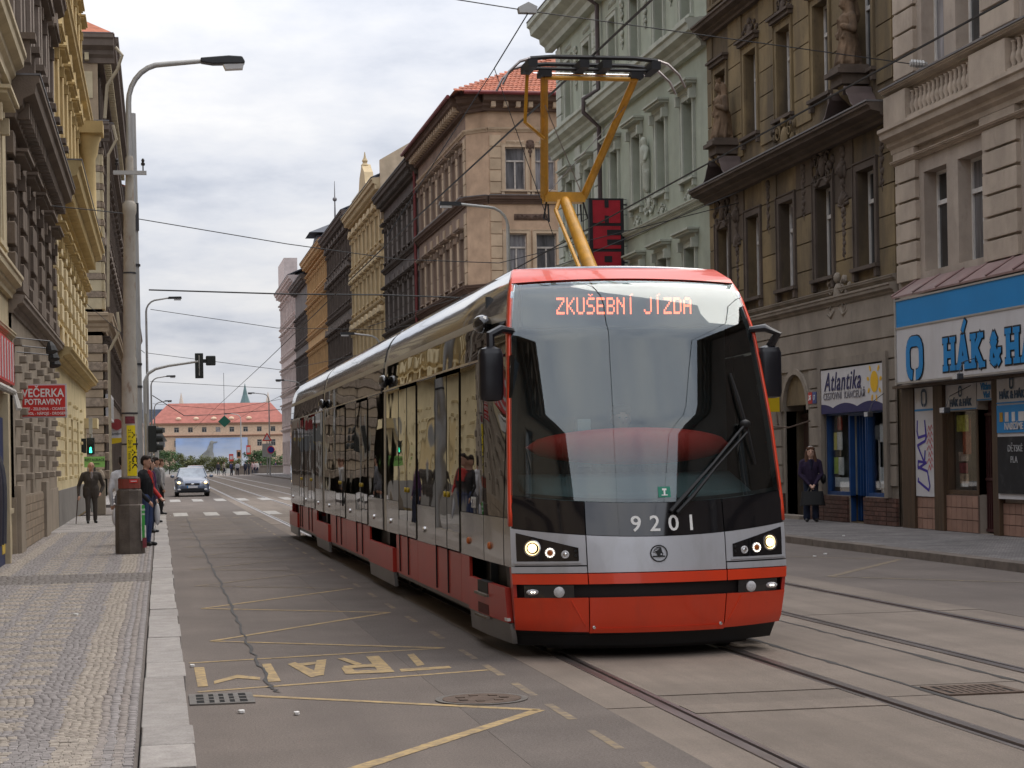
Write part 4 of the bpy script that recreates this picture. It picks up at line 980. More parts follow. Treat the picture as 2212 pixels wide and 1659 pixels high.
# shop front
brownw = M('shopfront_brown', (.075,.045,.025), rough=.55, var=.3, sc=3, aniso=(3,3,.4), dirt=.3, dcol=(.03,.02,.015))
maroon = M('bar_maroon', (.06,.02,.02), rough=.5, var=.2)
for a, b in ((36.5,37.15),(35.05,35.5)): ubox(r1, 'shopfront_pillar', brownw, T1, a-24, b-24, 0, .10, .12, 3.03)
ubox(r1, 'shopfront_pillar', brownw, T1, 32.5-24, 32.76-24, 0, .12, .12, 3.03); ubox(r1, 'shopfront_lintel', brownw, T1, .2, 13.1, 0, .30, 2.98, 3.035)
pn = ubox(r1, 'white_panel', whites, T1, 35.51-24, 36.49-24, 0, .07, .78, 2.97)
ubox(r1, 'panel_stripe', blue, T1, 35.51-24, 36.49-24, .071, .076, 2.50, 2.54)
mb = MB()
tilem = M('shop_tile', (.30,.175,.13), rough=.45, var=.12, sc=4, rnd=.12)
grout = M('tile_grout', (.16,.11,.09), rough=.9)
for (a, b, top) in ((35.5,36.5,.77),(33.6,35.05,.83),(24.2,32.5,.72)):
    ubox(r1, 'tile_bed', grout, T1, a-24, b-24, 0, .03, .12, top)
    n = max(1, round((b-a)/.245)); rr = 3; hh = (top-.12)/rr
    if a < 30: a2, n = 31.0, 6
    else: a2 = a
    w = (b-a2)/n
    for i in range(n):
        for j in range(rr): ubox(r1, 'tile', tilem, T1, a2-24+i*w+.008, a2-24+(i+1)*w-.008, .03, .045, .12+j*hh+.008, .12+(j+1)*hh-.008)
# graffiti on the white panel: violet tag and red scrawl
vio = M('graffiti_violet', (.05,.03,.28), rough=.6, var=.1); rdg = M('graffiti_red', (.5,.04,.05), rough=.6, var=.1)
def scr(pts, w, m, y0, z0, sy, sz, x=15.126, name='graffiti', root=None):
    mb = MB(); P = [Vector((p[0]*sy, p[1]*sz)) for p in pts]
    for k, (a, b) in enumerate(zip(P, P[1:])):
        d = (b-a).normalized(); n = Vector((-d.y,d.x))*w/2; q = x-.0004*k; e = d*w*.3
        mb.add([(q,y0-(a-e+n).x,z0+(a-e+n).y),(q,y0-(b+e+n).x,z0+(b+e+n).y),(q,y0-(b+e-n).x,z0+(b+e-n).y),(q,y0-(a-e-n).x,z0+(a-e-n).y)],[(0,1,2,3)])
    return mb.build(name, m, root or r1, recalc=False)
scr([(.1,1),(.08,.86),(.14,.77),(.55,.8),(.5,1),(.58,.78),(.5,.72),(.1,.66),(.45,.42),(.5,.58)], .055, vio, 36.46, .85, .95, 1.45)
scr([(.1,.34),(.55,.42),(.12,.44),(.1,.36),(.6,.30),(.72,.1),(.66,.04),(.1,.16),(.12,.20)], .055, vio, 36.46, .85, .95, 1.45)
for k in range(7):
    z = .32+.09*k; r_ = random.Random(k)
    scr([(.62+r_.uniform(-.05,.05),z),(.72,z+.07),(.78,z+.0),(.85,z+.08),(.92,z+.03)], .018, rdg, 36.46, .85, .95, 1.45, 15.122)
# small emblems and lettering of the shop front
loop(36.0, 2.76, .24, .30, .06, 15.126, M('emblem_dark',(.03,.07,.13),rough=.5), .002, 0, r1)
def face_text(root, txt, m, y, z, size, x, **k): return put_text(root, 'lettering', txt, m, lambda a, b, t: (x-.004-t, y-a, z+b), size=size, **k)
for (a, b, nm) in ((33.62,35.03,'HÁK & HÁK'),(32.78,33.58,None)):
    ubox(r1, 'fanlight_panel', whites, T1, a-24, b-24, -.1, .03, 2.47 if nm else 2.62, 2.97); ubox(r1, 'panel_stripe', blue, T1, a-24, b-24, .031, .036, 2.475 if nm else 2.625, 2.50 if nm else 2.65)
    if nm: face_text(r1, nm, M('emblem_dark',(.03,.07,.13)), (a+b)/2, 2.55, .19, 15.165, bold=.008); loop((a+b)/2, 2.83, .13, .17, .045, 15.165, M('emblem_dark',(.03,.07,.13)), .002, 0, r1)
    else: face_text(r1, 'Vítám', blue, 33.18, 2.82, .19, 15.165, bold=.004); face_text(r1, 'Vás!', blue, 33.14, 2.67, .17, 15.165, bold=.004)
sb = thing('notice_board', 'tall shop board in blue and white with a black chalk field, at the right edge', 'sign', (15.12,31.8,.8))
MB().box(15.06,15.17,29.5,32.48,.80,3.0).build('board', whites, sb); MB().box(15.04,15.06,29.5,32.46,2.0,2.50).build('blue_field', blue, sb); MB().box(15.04,15.06,29.5,32.46,2.53,2.555).build('blue_line', blue, sb)
MB().box(15.035,15.06,29.6,32.44,.90,1.93).build('chalk_field', M('chalk_black',(.012,.012,.014),rough=.7,var=.3,sc=6,dirt=.25,dcol=(.12,.12,.12),dsc=(3,3,3),dlo=.58,dhi=.75), sb)
face_text(sb, 'HÁK & HÁK', M('emblem_dark',(.03,.07,.13)), 31.85, 2.62, .19, 15.05, bold=.008); loop(31.85, 2.89, .14, .17, .045, 15.05, M('emblem_dark',(.03,.07,.13)), .002, 0, sb)
face_text(sb, 'NABÍZÍME', whites, 31.75, 2.06, .17, 15.035, bold=.004)
chalk = M('chalk_white',(.35,.35,.35),rough=.9,var=.3,sc=20)
face_text(sb, 'DĚTSKÉ', chalk, 31.7, 1.66, .17, 15.03); face_text(sb, 'PLA', chalk, 31.75, 1.46, .17, 15.03)
for k, (dy, c, w) in enumerate(((32.32,(.45,.25,.03),.12),(32.1,(.6,.55,.55),.14),(31.82,(.65,.65,.65),.12),(31.55,(.6,.6,.58),.22),(31.25,(.1,.2,.16),.15))):
    MB().box(15.03,15.04,dy-w,dy,2.2,2.2+.17).build('price_card', M('card_%d' % k, c, rough=.6), sb)
# barred door and window with posters
bd = ubox(r1, 'door', maroon, T1, 32.80-24, 33.56-24, -.24, -.18, .14, 2.6)
for k in range(9): ubox(r1, 'door_bar', maroon, T1, 32.82-24+k*.088, 32.85-24+k*.088, -.15, -.12, .16, 2.36)
for z in (.16,1.12,2.34): ubox(r1, 'door_rail', maroon, T1, 32.80-24, 33.56-24, -.118, -.10, z, z+.05)
shopglass = GLASS('shop_glass', (.88,.9,.9), 1.5, 0, 1.0)
ubox(r1, 'shop_window_pane', shopglass, T1, 33.62-24, 35.03-24, -.10, -.09, .95, 2.46)
for (a, b, c, d) in ((33.6,33.68,.85,2.46),(34.97,35.05,.85,2.46),(33.68,34.97,.85,.93)): ubox(r1, 'shop_window_frame', brownw, T1, a-24, b-24, -.13, .02, c, d)
ubox(r1, 'window_back', M('shop_dark',(.03,.03,.035),rough=.9), T1, 33.5-24, 35.2-24, -.52, -.5, .8, 2.6)
pst = [((.55,.42,.08),34.40,34.95,2.06,2.38),((.30,.09,.05),34.32,34.7,1.62,2.3),((.45,.33,.12),34.36,34.62,1.95,2.2),((.40,.30,.24),34.5,34.95,1.48,1.66),((.22,.06,.06),34.55,34.95,1.25,1.45),((.4,.28,.2),34.55,34.95,1.05,1.24),((.5,.48,.46),34.6,34.95,.98,1.05),((.1,.13,.2),33.8,34.2,1.3,2.1)]
for k, (c, a, b, z0, z1) in enumerate(pst): ubox(r1, 'poster', M('poster_%d' % k, tuple(min(.85,v*1.6) for v in c), rough=.6, var=.5, sc=9), T1, a-24, b-24, -.16-.01*k, -.155-.01*k, z0, z1)

# ---- R2: brown house with statues
ochre = stucco('ochre_brown_stucco', (.20,.148,.082), .9, (.062,.05,.04), var=.25, dlo=.38, dhi=.62)
ochre_t = stucco('ochre_block', (.225,.168,.09), .85, (.085,.068,.05), rnd=.14, dlo=.40, dhi=.64)
dkbrown = stucco('dark_brown_stucco', (.11,.086,.07), .5, (.045,.036,.03), var=.2)
dkblock = stucco('dark_brown_block', (.105,.08,.06), .6, (.05,.04,.03), rnd=.14)
gbase = stucco('grey_beige_render', (.25,.215,.175), .7, (.11,.095,.08), var=.16)
gblock = stucco('grey_beige_block', (.27,.232,.19), .6, (.12,.10,.085), rnd=.06)
T2 = RT(37.45); r2_ = thing('brown_house', 'soot-stained ochre and brown house with two stone statues on its facade', 'building', (15.2,44.2,0)); L2_ = 13.5
by = [39.1-37.45+2.65*k for k in range(5)]
shopA = (38.05-37.45, 41.9-37.45, .72, 3.62, .35)
doorA = (43.0-37.45, 44.75-37.45, .12, 2.85, .55); 
extra = [shopA, (39.4-37.45,40.35-37.45,.14,.72,.35), doorA, (46.3-37.45,48.2-37.45,.8,2.9,.15,1)]
facade(r2_, T2, L2_, 18.3, by, [dict(z=5.75,h=2.1,w=1.05,fm=fr_white,sm=dkbrown,hm=dkbrown,sill=True,cross='X'), dict(z=9.95,h=2.15,w=1.0,fm=fr_white,sm=ochre_t,cross='X',hood='slim',hm=dkbrown), dict(z=14.0,h=2.1,hood='flat',sm=ochre_t)], ochre, fr_white, ochre_t, .30, [e for e in extra], z0=0)
# lower storey render slab up to the string course, pierced by arch, shop and window
lo = MB(lambda s, o, z: T2(s, o+.045, z)); wall_mesh(lo, .02, L2_-.02, .1, 5.0, [shopA, (shopA[0]+1.35,shopA[0]+2.3,.1,.72,.1), (doorA[0],doorA[1],.1,3.62,.3), extra[3][:5]], .2)
# arch head: fill spandrels around the half circle
ac, ar = (doorA[0]+doorA[1])/2, (doorA[1]-doorA[0])/2
arc = [(ac+ar*math.cos(t), 2.72+ar*math.sin(t)) for t in np.linspace(0, PI, 17)]
for a, b in zip(arc, arc[1:]):
    lo.quad((a[0],0,a[1]),(b[0],0,b[1]),(b[0],0,3.62),(a[0],0,3.62)); lo.quad((a[0],0,a[1]),(b[0],0,b[1]),(b[0],-.5,b[1]),(a[0],-.5,a[1]))
lo.build('ground_floor_render', gbase, r2_, recalc=False)
for a, b in zip(arc, arc[1:]):
    q = MB(T2); k0 = 1.0; k1 = 1.16
    def sc_(p, k): return (ac+(p[0]-ac)*k, 2.72+(p[1]-2.72)*k)
    a1, b1_ = sc_(a,k1), sc_(b,k1); q.add([(a[0],.046,a[1]),(b[0],.046,b[1]),(b1_[0],.046,b1_[1]),(a1[0],.046,a1[1]),(a[0],.10,a[1]),(b[0],.10,b[1]),(b1_[0],.10,b1_[1]),(a1[0],.10,a1[1])],[(0,3,2,1),(4,5,6,7),(0,1,5,4),(2,3,7,6),(1,2,6,5),(3,0,4,7)]); q.build('arch_stone', gblock, r2_)
# rusticated blocks of the ground floor
avo = [(shopA[0]-.22,shopA[1]+.22,0,3.85),(doorA[0]-.17,doorA[1]+.17,0,3.85),(extra[3][0]-.1,extra[3][1]+.1,.7,3.0)]
for r in range(9):
    za, zb = .95+r*.45, .95+(r+1)*.45
    xs = [0.03]+sorted(v for q in avo for v in q[:2] if q[2] < (za+zb)/2 < q[3])+[L2_-.03]
    for k in range(0, len(xs)-1, 1):
        a, b = xs[k], xs[k+1]
        if any(q[0]-.01 <= a and b <= q[1]+.01 and q[2] < (za+zb)/2 < q[3] for q in avo) or b-a < .15: continue
        ubox(r2_, 'rendered_course', gblock, T2, a, b, .046, .085, za+.018, zb-.018, .01)
for (a, b) in ((.03,shopA[0]-.02),(shopA[0],shopA[0]+1.33),(shopA[0]+2.32,shopA[1]),(shopA[1]+.02,doorA[0]-.02),(doorA[1]+.02,L2_-.02)):
    brk = M('dark_brick', (.085,.04,.03), rough=.6, var=.25, sc=5, rnd=.25)
    n = max(1, round((b-a)/.24)); 
    if a > doorA[1]: n = 4; b = a+1.0
    w = (b-a)/n
    for j in range(6):
        xs = [a+w*i for i in range(n+1)] if j % 2 == 0 else [a]+[a+w*(i+.5) for i in range(n)]+[b]
        for p, q in zip(xs, xs[1:]): ubox(r2_, 'brick', brk, T2, p+.006, q-.006, .03, .105, .13+j*.098, .13+(j+1)*.098-.012)
ubox(r2_, 'door_step', gblock, T2, doorA[0]-.1, doorA[1]+.1, 0, .35, .1, .2)
woodd = M('old_door_wood', (.055,.030,.022), rough=.6, var=.3, sc=4, aniso=(4,4,.5))
dr = ubox(r2_, 'arched_door', woodd, T2, doorA[0], doorA[1], -.5, -.44, .15, 2.6)
MB(T2).prism([(doorA[0],2.62)]+[(p[0],p[1]) for p in arc[::-1]]+[(doorA[1],2.62)], -.5, -.46, 'y').build('fanlight', M('fanlight_dark',(.07,.065,.06),rough=.2,var=.3), r2_)
for (a, b) in ((doorA[0]+.1,ac-.06),(ac+.06,doorA[1]-.1)):
    for (c, d) in ((.3,1.0),(1.1,1.45),(1.55,2.45)): ubox(r2_, 'door_panel', woodd, T2, a, b, -.44, -.41, c, d, .04)
ubox(r2_, 'door_transom', woodd, T2, doorA[0], doorA[1], -.44, -.38, 2.56, 2.66)
MB(T2).tube([(doorA[0]-.25,.1,2.45),(doorA[0]+.1,.5,2.3),(ac,.75,2.35)], .02, 5).build('bracket_rod', rust, r2_)
MB(T2).tube([(doorA[1]+.5,.06,2.75),(doorA[1]+.35,.1,2.4)], .03, 5).build('bracket_rod', rust, r2_)
for k, (dy, c) in enumerate(((-.28,(.45,.04,.04)),(-.58,(.05,.08,.25)))):
    ubox(r2_, 'house_number_plate', M('plate_%d' % k, c, rough=.4), T2, doorA[0]+dy-.13, doorA[0]+dy+.13, .088, .10, 2.85, 3.12)
    face_text(r2_, ('38','17')[k], whitep, 37.45+doorA[0]+dy, 2.93, .17, 15.095)
ubox(r2_, 'display_case', woodd, T2, 46.25-37.45, 48.25-37.45, .05, .20, .75, 2.95); ubox(r2_, 'case_glass', M('case_glass',(.22,.21,.20),rough=.1,var=.5,sc=3), T2, 46.4-37.45, 48.1-37.45, .201, .21, .9, 2.8)
ubox(r2_, 'yellow_sign_panel', M('sign_yellow',(.62,.43,.01),rough=.5,var=.06), T2, 44.95-37.45, 45.0-37.45, .1, .5, 2.72, 3.32)
# travel shop: sign, frames, glass, concertina gate
navy = M('navy_print', (.015,.015,.09), rough=.5, var=.05); suny = M('sun_yellow', (.72,.42,.01), rough=.5, var=.05); blued = M('door_blue', (.008,.045,.15), rough=.5, var=.15, sc=4)
ta = thing('travel_agency_sign', 'white travel agency sign with dark blue script, a yellow sun and navy waves', 'sign', (15.15,40,2.6))
a0, a1 = 38.05, 41.9
MB().box(15.08,15.15,a0+.02,a1-.02,2.62,3.58).build('board', whites, ta)
def wv(y): return 2.70+.10*abs(math.sin((y-a0)*2.05))**.8+.02*(a1-y)*0
mb = MB(); n = 40
for k in range(n):
    y = a0+.02+(a1-a0-.04)*k/n; y2_ = a0+.02+(a1-a0-.04)*(k+1)/n; mb.quad((15.076,y,2.58),(15.076,y2_,2.58),(15.076,y2_,wv(y2_)),(15.076,y,wv(y)))
mb.build('wave_band', navy, ta, recalc=False)
face_text(ta, 'Atlantika', navy, 40.5, 3.10, .60, 15.074, shear=.3, bold=.003, sx=.94, space=1.12)
face_text(ta, 'CESTOVNÍ  KANCELÁŘ', M('grey_print',(.16,.15,.17),rough=.6), 40.4, 2.90, .23, 15.074, sx=1.02, space=1.1)
mb = MB(); sy_, sz_ = 38.55, 3.2
mb.add([(15.073, sy_+.23*math.cos(t), sz_+.23*math.sin(t)) for t in np.linspace(0,2*PI,24,endpoint=False)], [tuple(range(24))]); so = mb.build('sun_disc', suny, ta, recalc=False)
for k in range(9):
    t = k*2*PI/9+.2; cy, cz_ = sy_+.37*math.cos(t), sz_+.37*math.sin(t)
    if cy < a0+.03 or cz_ > 3.56: continue
    mb = MB(); mb.add([(15.072, cy+.075*math.cos(q)*math.cos(t)-.045*math.sin(q)*math.sin(t), cz_+.075*math.cos(q)*math.sin(t)+.045*math.sin(q)*math.cos(t)) for q in np.linspace(0,2*PI,12,endpoint=False)], [tuple(range(12))]); mb.build('sun_ray', suny, so, recalc=False)
for (a, b) in ((a0,a0+1.3),(a0+2.35,a1)):
    ubox(r2_, 'shop_pane', shopglass, T2, a+.08-37.45, b-.05-37.45, -.09, -.08, .80, 2.58)
    for (p, q, c, d) in ((a,a+.08,.72,2.6),(b-.06,b,.72,2.6),(a+.08,b-.06,.72,.80),(a+.08,b-.06,2.54,2.6)): ubox(r2_, 'shop_frame', blued, T2, p-37.45, q-37.45, -.12, 0, c, d)
    ubox(r2_, 'shop_back', M('shop_interior',(.28,.28,.26),rough=.9,var=.3,sc=2), T2, a+.02-37.45, b-.02-37.45, -.345, -.34, .73, 2.58)
ubox(r2_, 'gate_back', M('gate_dark',(.006,.012,.035),rough=.8), T2, a0+1.3-37.45, a0+2.35-37.45, -.33, -.32, .15, 2.55)
for k in range(12):
    c = a0+1.34+k*.085-37.45; ubox(r2_, 'gate_bar', blued, T2, c, c+.04, -.17-.03*(k%2), -.12-.03*(k%2), .17, 2.5)
for (p, q, c, d) in ((a0+1.3,a0+1.36,.15,2.58),(a0+2.29,a0+2.35,.15,2.58),(a0+1.36,a0+2.29,2.5,2.58)): ubox(r2_, 'gate_frame', blued, T2, p-37.45, q-37.45, -.1, .02, c, d)
papers = [((.6,.5,.12),41.55,41.75,1.75,2.15),((.55,.56,.58),41.2,41.54,1.75,2.16),((.35,.45,.05),41.5,41.78,1.2,1.58),((.55,.56,.58),41.15,41.5,1.18,1.58),((.52,.53,.55),40.85,41.75,.9,1.12),((.5,.05,.03),38.2,38.65,1.9,2.3),((.5,.5,.52),38.66,38.95,1.9,2.3),((.5,.5,.52),38.3,38.75,1.45,1.75),((.55,.5,.1),38.2,38.7,1.0,1.36),((.5,.5,.52),38.72,39.0,1.0,1.36),((.4,.03,.02),41.3,41.6,2.2,2.5)]
for k, (c, a, b, z0, z1) in enumerate(papers): ubox(r2_, 'notice', M('notice_%d' % k, tuple(min(.85,v*1.5) for v in c), rough=.7, var=.12, sc=14), T2, a-37.45, b-37.45, -.12-.004*k, -.117-.004*k, z0, z1)
for a, b, c, d in ((shopA[0]-.2,shopA[0],.72,3.62),(shopA[1],shopA[1]+.2,.72,3.62),(shopA[0]-.2,shopA[1]+.2,3.62,3.82)): ubox(r2_, 'shop_surround', gblock, T2, a, b, .03, .14, c, d)
# upper storeys: blocks between the windows, cornices, ornaments
for r in range(5):
    z = 5.35+.66*r
    for k in range(6):
        a = 0.02 if k == 0 else by[k-1]+.76; b = L2_-.02 if k == 5 else by[k]-.76
        if b-a > .2: ubox(r2_, 'ashlar_block', dkblock if k in (1,2,4) and r > 2 else ochre_t, T2, a, b, -.02, .035, z+.015, z+.645, .02)
for r in range(6):
    z = 9.5+.62*r
    for k in range(6):
        a = 0.02 if k == 0 else by[k-1]+.74; b = L2_-.02 if k == 5 else by[k]-.74
        if b-a > .2: ubox(r2_, 'ashlar_block', ochre_t, T2, a, b, -.02, .035, z+.015, z+.605, .02)
cornice(r2_, T2, L2_, 4.95, .28, .20, gblock, 'string_course'); cornice(r2_, T2, L2_, 5.25, .16, .12, gbase, 'sill_course')
cornice(r2_, T2, L2_, 8.62, .36, .62, dkbrown, 'cornice', .0, .0, zinc)
cornice(r2_, T2, L2_, 13.2, .35, .5, dkbrown, 'cornice'); cornice(r2_, T2, L2_, 17.5, .8, .9, dkbrown, 'eaves_cornice'); gable_roof(r2_, T2, L2_, 18.4, .9, 4, 6, tile_red)
for k in range(5):
    ornament(r2_, 'garland', dkbrown, T2, by[k]-1.32 if k else by[k]-1.0, 8.35, 1.0, k%3)
for k, s in enumerate((by[1], by[4])): ornament(r2_, 'cartouche', dkbrown, T2, s, 8.30, 1.15, k, 'name_cartouche')
for k, s in enumerate((by[0]+1.32, by[3]+1.32)):
    ornament(r2_, 'face', dkbrown, T2, s, 8.0, 1.2); ornament(r2_, 'shell', dkbrown, T2, s, 7.2, .75); ornament(r2_, 'garland', dkbrown, T2, s, 7.0, .9, 2)
ornament(r2_, 'cartouche', ochre, T2, by[2]-.1, 9.35, 1.5, 4, 'scroll_crest')
ornament(r2_, 'cartouche', gbase, T2, by[1]-.9, 5.25, 1.3, 5, 'scroll_panel')
for k in (0,2,3): ornament(r2_, 'cartouche', dkbrown, T2, by[k], 12.6, .9, k)
# statues on volute brackets
stone_st = stucco('sandstone_statue', (.175,.118,.075), .9, (.04,.03,.024), var=.35, dlo=.42, dhi=.58, sc=5)
# ================================================================== figures: one continuous surface grown from tapered limbs
def capsule(bm, a, b, ra, rb, n=10):
    a = Vector(a); b = Vector(b); d = b-a; L = d.length
    if L < 1e-5: d = Vector((0,0,1)); L = 1e-5
    d.normalize(); ref = Vector((0,0,1)) if abs(d.z) < .9 else Vector((1,0,0)); u = d.cross(ref).normalized(); w = d.cross(u)
    rings = [(a-d*ra*math.cos(t), ra*math.sin(t)) for t in (.35,.9,PI/2)]+[(b+d*rb*math.cos(t), rb*math.sin(t)) for t in (PI/2,.9,.35)]
    R_ = []
    for c, r in rings: R_.append([bm.verts.new(c+(u*math.cos(2*PI*k/n)+w*math.sin(2*PI*k/n))*r) for k in range(n)])
    for p, q in zip(R_, R_[1:]):
        for k in range(n): bm.faces.new((p[k],p[(k+1)%n],q[(k+1)%n],q[k]))
    bm.faces.new(R_[0][::-1]); bm.faces.new(R_[-1])
def seg_d(P, a, b, ra, rb):
    a = np.array(a, float); b = np.array(b, float); ab = b-a; L2 = max(1e-9, (ab**2).sum())
    t = np.clip(((P-a)@ab)/L2, 0, 1); return np.linalg.norm(P-(a+t[:,None]*ab), axis=1)-(ra+(rb-ra)*t)
def blob(name, prims, mats, parent, M4, vox=.014, smooth_it=3):
    """prims: (a, b, ra, rb, mat index); merged into one skin, coloured by the nearest limb"""
    bm = bmesh.new()
    for a, b, ra, rb, mi in prims: capsule(bm, a, b, ra, rb)
    bmesh.ops.recalc_face_normals(bm, faces=bm.faces); me = bpy.data.meshes.new(name); bm.to_mesh(me); bm.free()
    ob = bpy.data.objects.new(name, me); COL.objects.link(ob)
    r = ob.modifiers.new('r', 'REMESH'); r.mode = 'VOXEL'; r.voxel_size = vox
    if smooth_it: s = ob.modifiers.new('s', 'SMOOTH'); s.factor = .5; s.iterations = smooth_it
    dg = bpy.context.evaluated_depsgraph_get(); m2 = bpy.data.meshes.new_from_object(ob.evaluated_get(dg)); bpy.data.objects.remove(ob)
    n = len(m2.polygons); C_ = np.zeros(n*3); m2.polygons.foreach_get('center', C_); C_ = C_.reshape(-1,3)
    D = np.stack([seg_d(C_, *p[:4]) for p in prims]); idx = np.array([p[4] for p in prims])[D.argmin(0)]
    m2.materials.clear()
    for mm in mats: m2.materials.append(mm)
    m2.polygons.foreach_set('material_index', idx.astype(np.int32)); m2.polygons.foreach_set('use_smooth', [True]*n)
    off = wloc(parent) if parent else Vector((0,0,0)); m2.transform(Matrix.Translation(-off)@M4); m2.name = name
    return link(name, m2, parent)
def hand(P, wrist, d, side, curl=.5, mi=0, s=1.0):
    """palm and five fingers from the wrist along d"""
    w = Vector(wrist); d = Vector(d).normalized(); x = Vector(side).normalized(); nrm = d.cross(x).normalized()
    P.append((w, w+d*.075*s, .028*s, .034*s, mi))
    for k, (o, l) in enumerate(((-.030,.062),(-.010,.074),(.010,.070),(.029,.055))):
        b = w+d*.085*s+x*o*s; m_ = b+(d*(1-curl*.4)+nrm*curl*.6).normalized()*l*.55*s; e_ = m_+(d*(1-curl)+nrm*curl).normalized()*l*.5*s
        P.append((b, m_, .0095*s, .009*s, mi)); P.append((m_, e_, .009*s, .0075*s, mi))
    t0 = w+d*.03*s-x*.028*s; t1 = t0+(d*.6-x*.6+nrm*.3).normalized()*.045*s; P.append((t0,t1,.012*s,.011*s,mi)); P.append((t1,t1+(d*.9-x*.2+nrm*.4).normalized()*.032*s,.011*s,.008*s,mi))
def figure(h=1.72, lean=0.0, legs='coat', arms=((-.2,.0,.80),(.2,0,.80)), feet=((-.09,0),(.09,0)), build_=1.0, head_turn=0, skirt=None, hair='short', elb=None, shoe_l=.13):
    """local frame: facing -y. mats: 0 skin 1 hair 2 top 3 legs 4 shoes 5 shirt"""
    k = h/1.72; P = []
    def V_(x, y, z): return (x*k, (y-lean*max(0, z-.85))*k, z*k)
    B = build_
    for (fx, fy), s in zip(feet, (-1,1)):
        hip = V_(s*.085,0,.90); kn = V_(fx*.95, fy*.5-.02, .48); an = V_(fx, fy+.02, .10)
        P.append((hip, kn, .092*k*B, .062*k*B, 3)); P.append((kn, an, .064*k*B, .052*k*B, 3)); P.append((V_(fx,fy+.03,.045), V_(fx*1.15,fy-shoe_l,.035), .045*k, .038*k, 4))
    P.append((V_(-.06,0,.93), V_(.06,0,.93), .115*k*B, .115*k*B, 3 if legs != 'coat' else 2))
    P.append((V_(0,.0,.98), V_(0,.0,1.22), .135*k*B, .15*k*B, 2)); P.append((V_(-.055*B,.0,1.02), V_(-.085*B,.0,1.30), .105*k*B, .115*k*B, 2)); P.append((V_(.055*B,.0,1.02), V_(.085*B,.0,1.30), .105*k*B, .115*k*B, 2))
    P.append((V_(-.13*B,.01,1.39), V_(.13*B,.01,1.39), .075*k, .075*k, 2))
    P.append((V_(0,.01,1.40), V_(0,-.01,1.53), .058*k, .052*k, 0))
    # head
    hx, hy, hz = 0, -.025, 1.60
    P.append((V_(hx,hy+.01,hz+.03), V_(hx,hy-.005,hz-.03), .088*k, .072*k, 0)); P.append((V_(hx,hy-.03,hz-.055), V_(hx,hy-.035,hz-.075), .05*k, .042*k, 0))
    P.append((V_(hx,hy-.088,hz+.01), V_(hx,hy-.098,hz-.018), .012*k, .016*k, 0))
    for s in (-1,1): P.append((V_(s*.082,hy+.01,hz+.01), V_(s*.085,hy+.015,hz-.02), .018*k, .014*k, 0))
    if hair != 'bald':
        P.append((V_(hx,hy+.03,hz+.055), V_(hx,hy+.04,hz+.02), .092*k, .09*k, 1)); P.append((V_(hx-.05,hy-.02,hz+.085), V_(hx+.05,hy-.02,hz+.085), .05*k, .05*k, 1))
        if hair == 'long':
            for s in (-1,1): P.append((V_(s*.075,hy+.03,hz+.02), V_(s*.105,hy+.0,hz-.20), .045*k, .05*k, 1))
            P.append((V_(0,hy+.06,hz), V_(0,hy+.08,hz-.22), .085*k, .09*k, 1))
    else:
        for s in (-1,1): P.append((V_(s*.078,hy+.04,hz+.0), V_(s*.07,hy+.07,hz-.02), .03*k, .03*k, 1))
    for (ax_, ay_, az_), s, e in zip(arms, (-1,1), elb or (None,None)):
        sh = Vector(V_(s*.195*B,.01,1.375)); wr = Vector(V_(ax_,ay_,az_))
        el = Vector(V_(*e)) if e else (sh+wr)/2+Vector((s*.05*k,.06*k,-.02*k))
        P.append((sh, el, .062*k*B, .05*k*B, 2)); P.append((el, wr, .05*k*B, .038*k, 2))
        hand(P, wr, wr-el, (s,0,0), .6, 0, k)
    if skirt:
        for a, b, ra, rb in skirt: P.append((V_(*a), V_(*b), ra*k, rb*k, 2))
    P.append((V_(0,-.085,1.42), V_(0,-.13,1.22), .035*k, .03*k, 5))
    return P
def eyes(root, M4, h, hz=1.60, hy=-.025, lean=0.0, x=.032):
    k = h/1.72; mb = MB()
    for s in (-1,1):
        p = M4@Vector((s*x*k, (hy-.079-lean*(hz-.85))*k, (hz+.022)*k)); mb.ell(p, (.011*k,.011*k,.008*k), 6, 4)
    return mb.build('eyes', M('eye_dark',(.02,.015,.012),rough=.2,var=0), root)
skin = M('skin', (.48,.27,.19), rough=.55, var=.06, sc=9); skin2 = M('skin_pale', (.55,.34,.25), rough=.55, var=.06, sc=9)
def cloth(name, c): return M('cloth_'+name, c, rough=.9, var=.18, sc=7, bump=.25, bsc=30)
def pose(x, y, z, rot, sc=1): return Matrix.Translation((x,y,z))@Matrix.Rotation(rot,4,'Z')

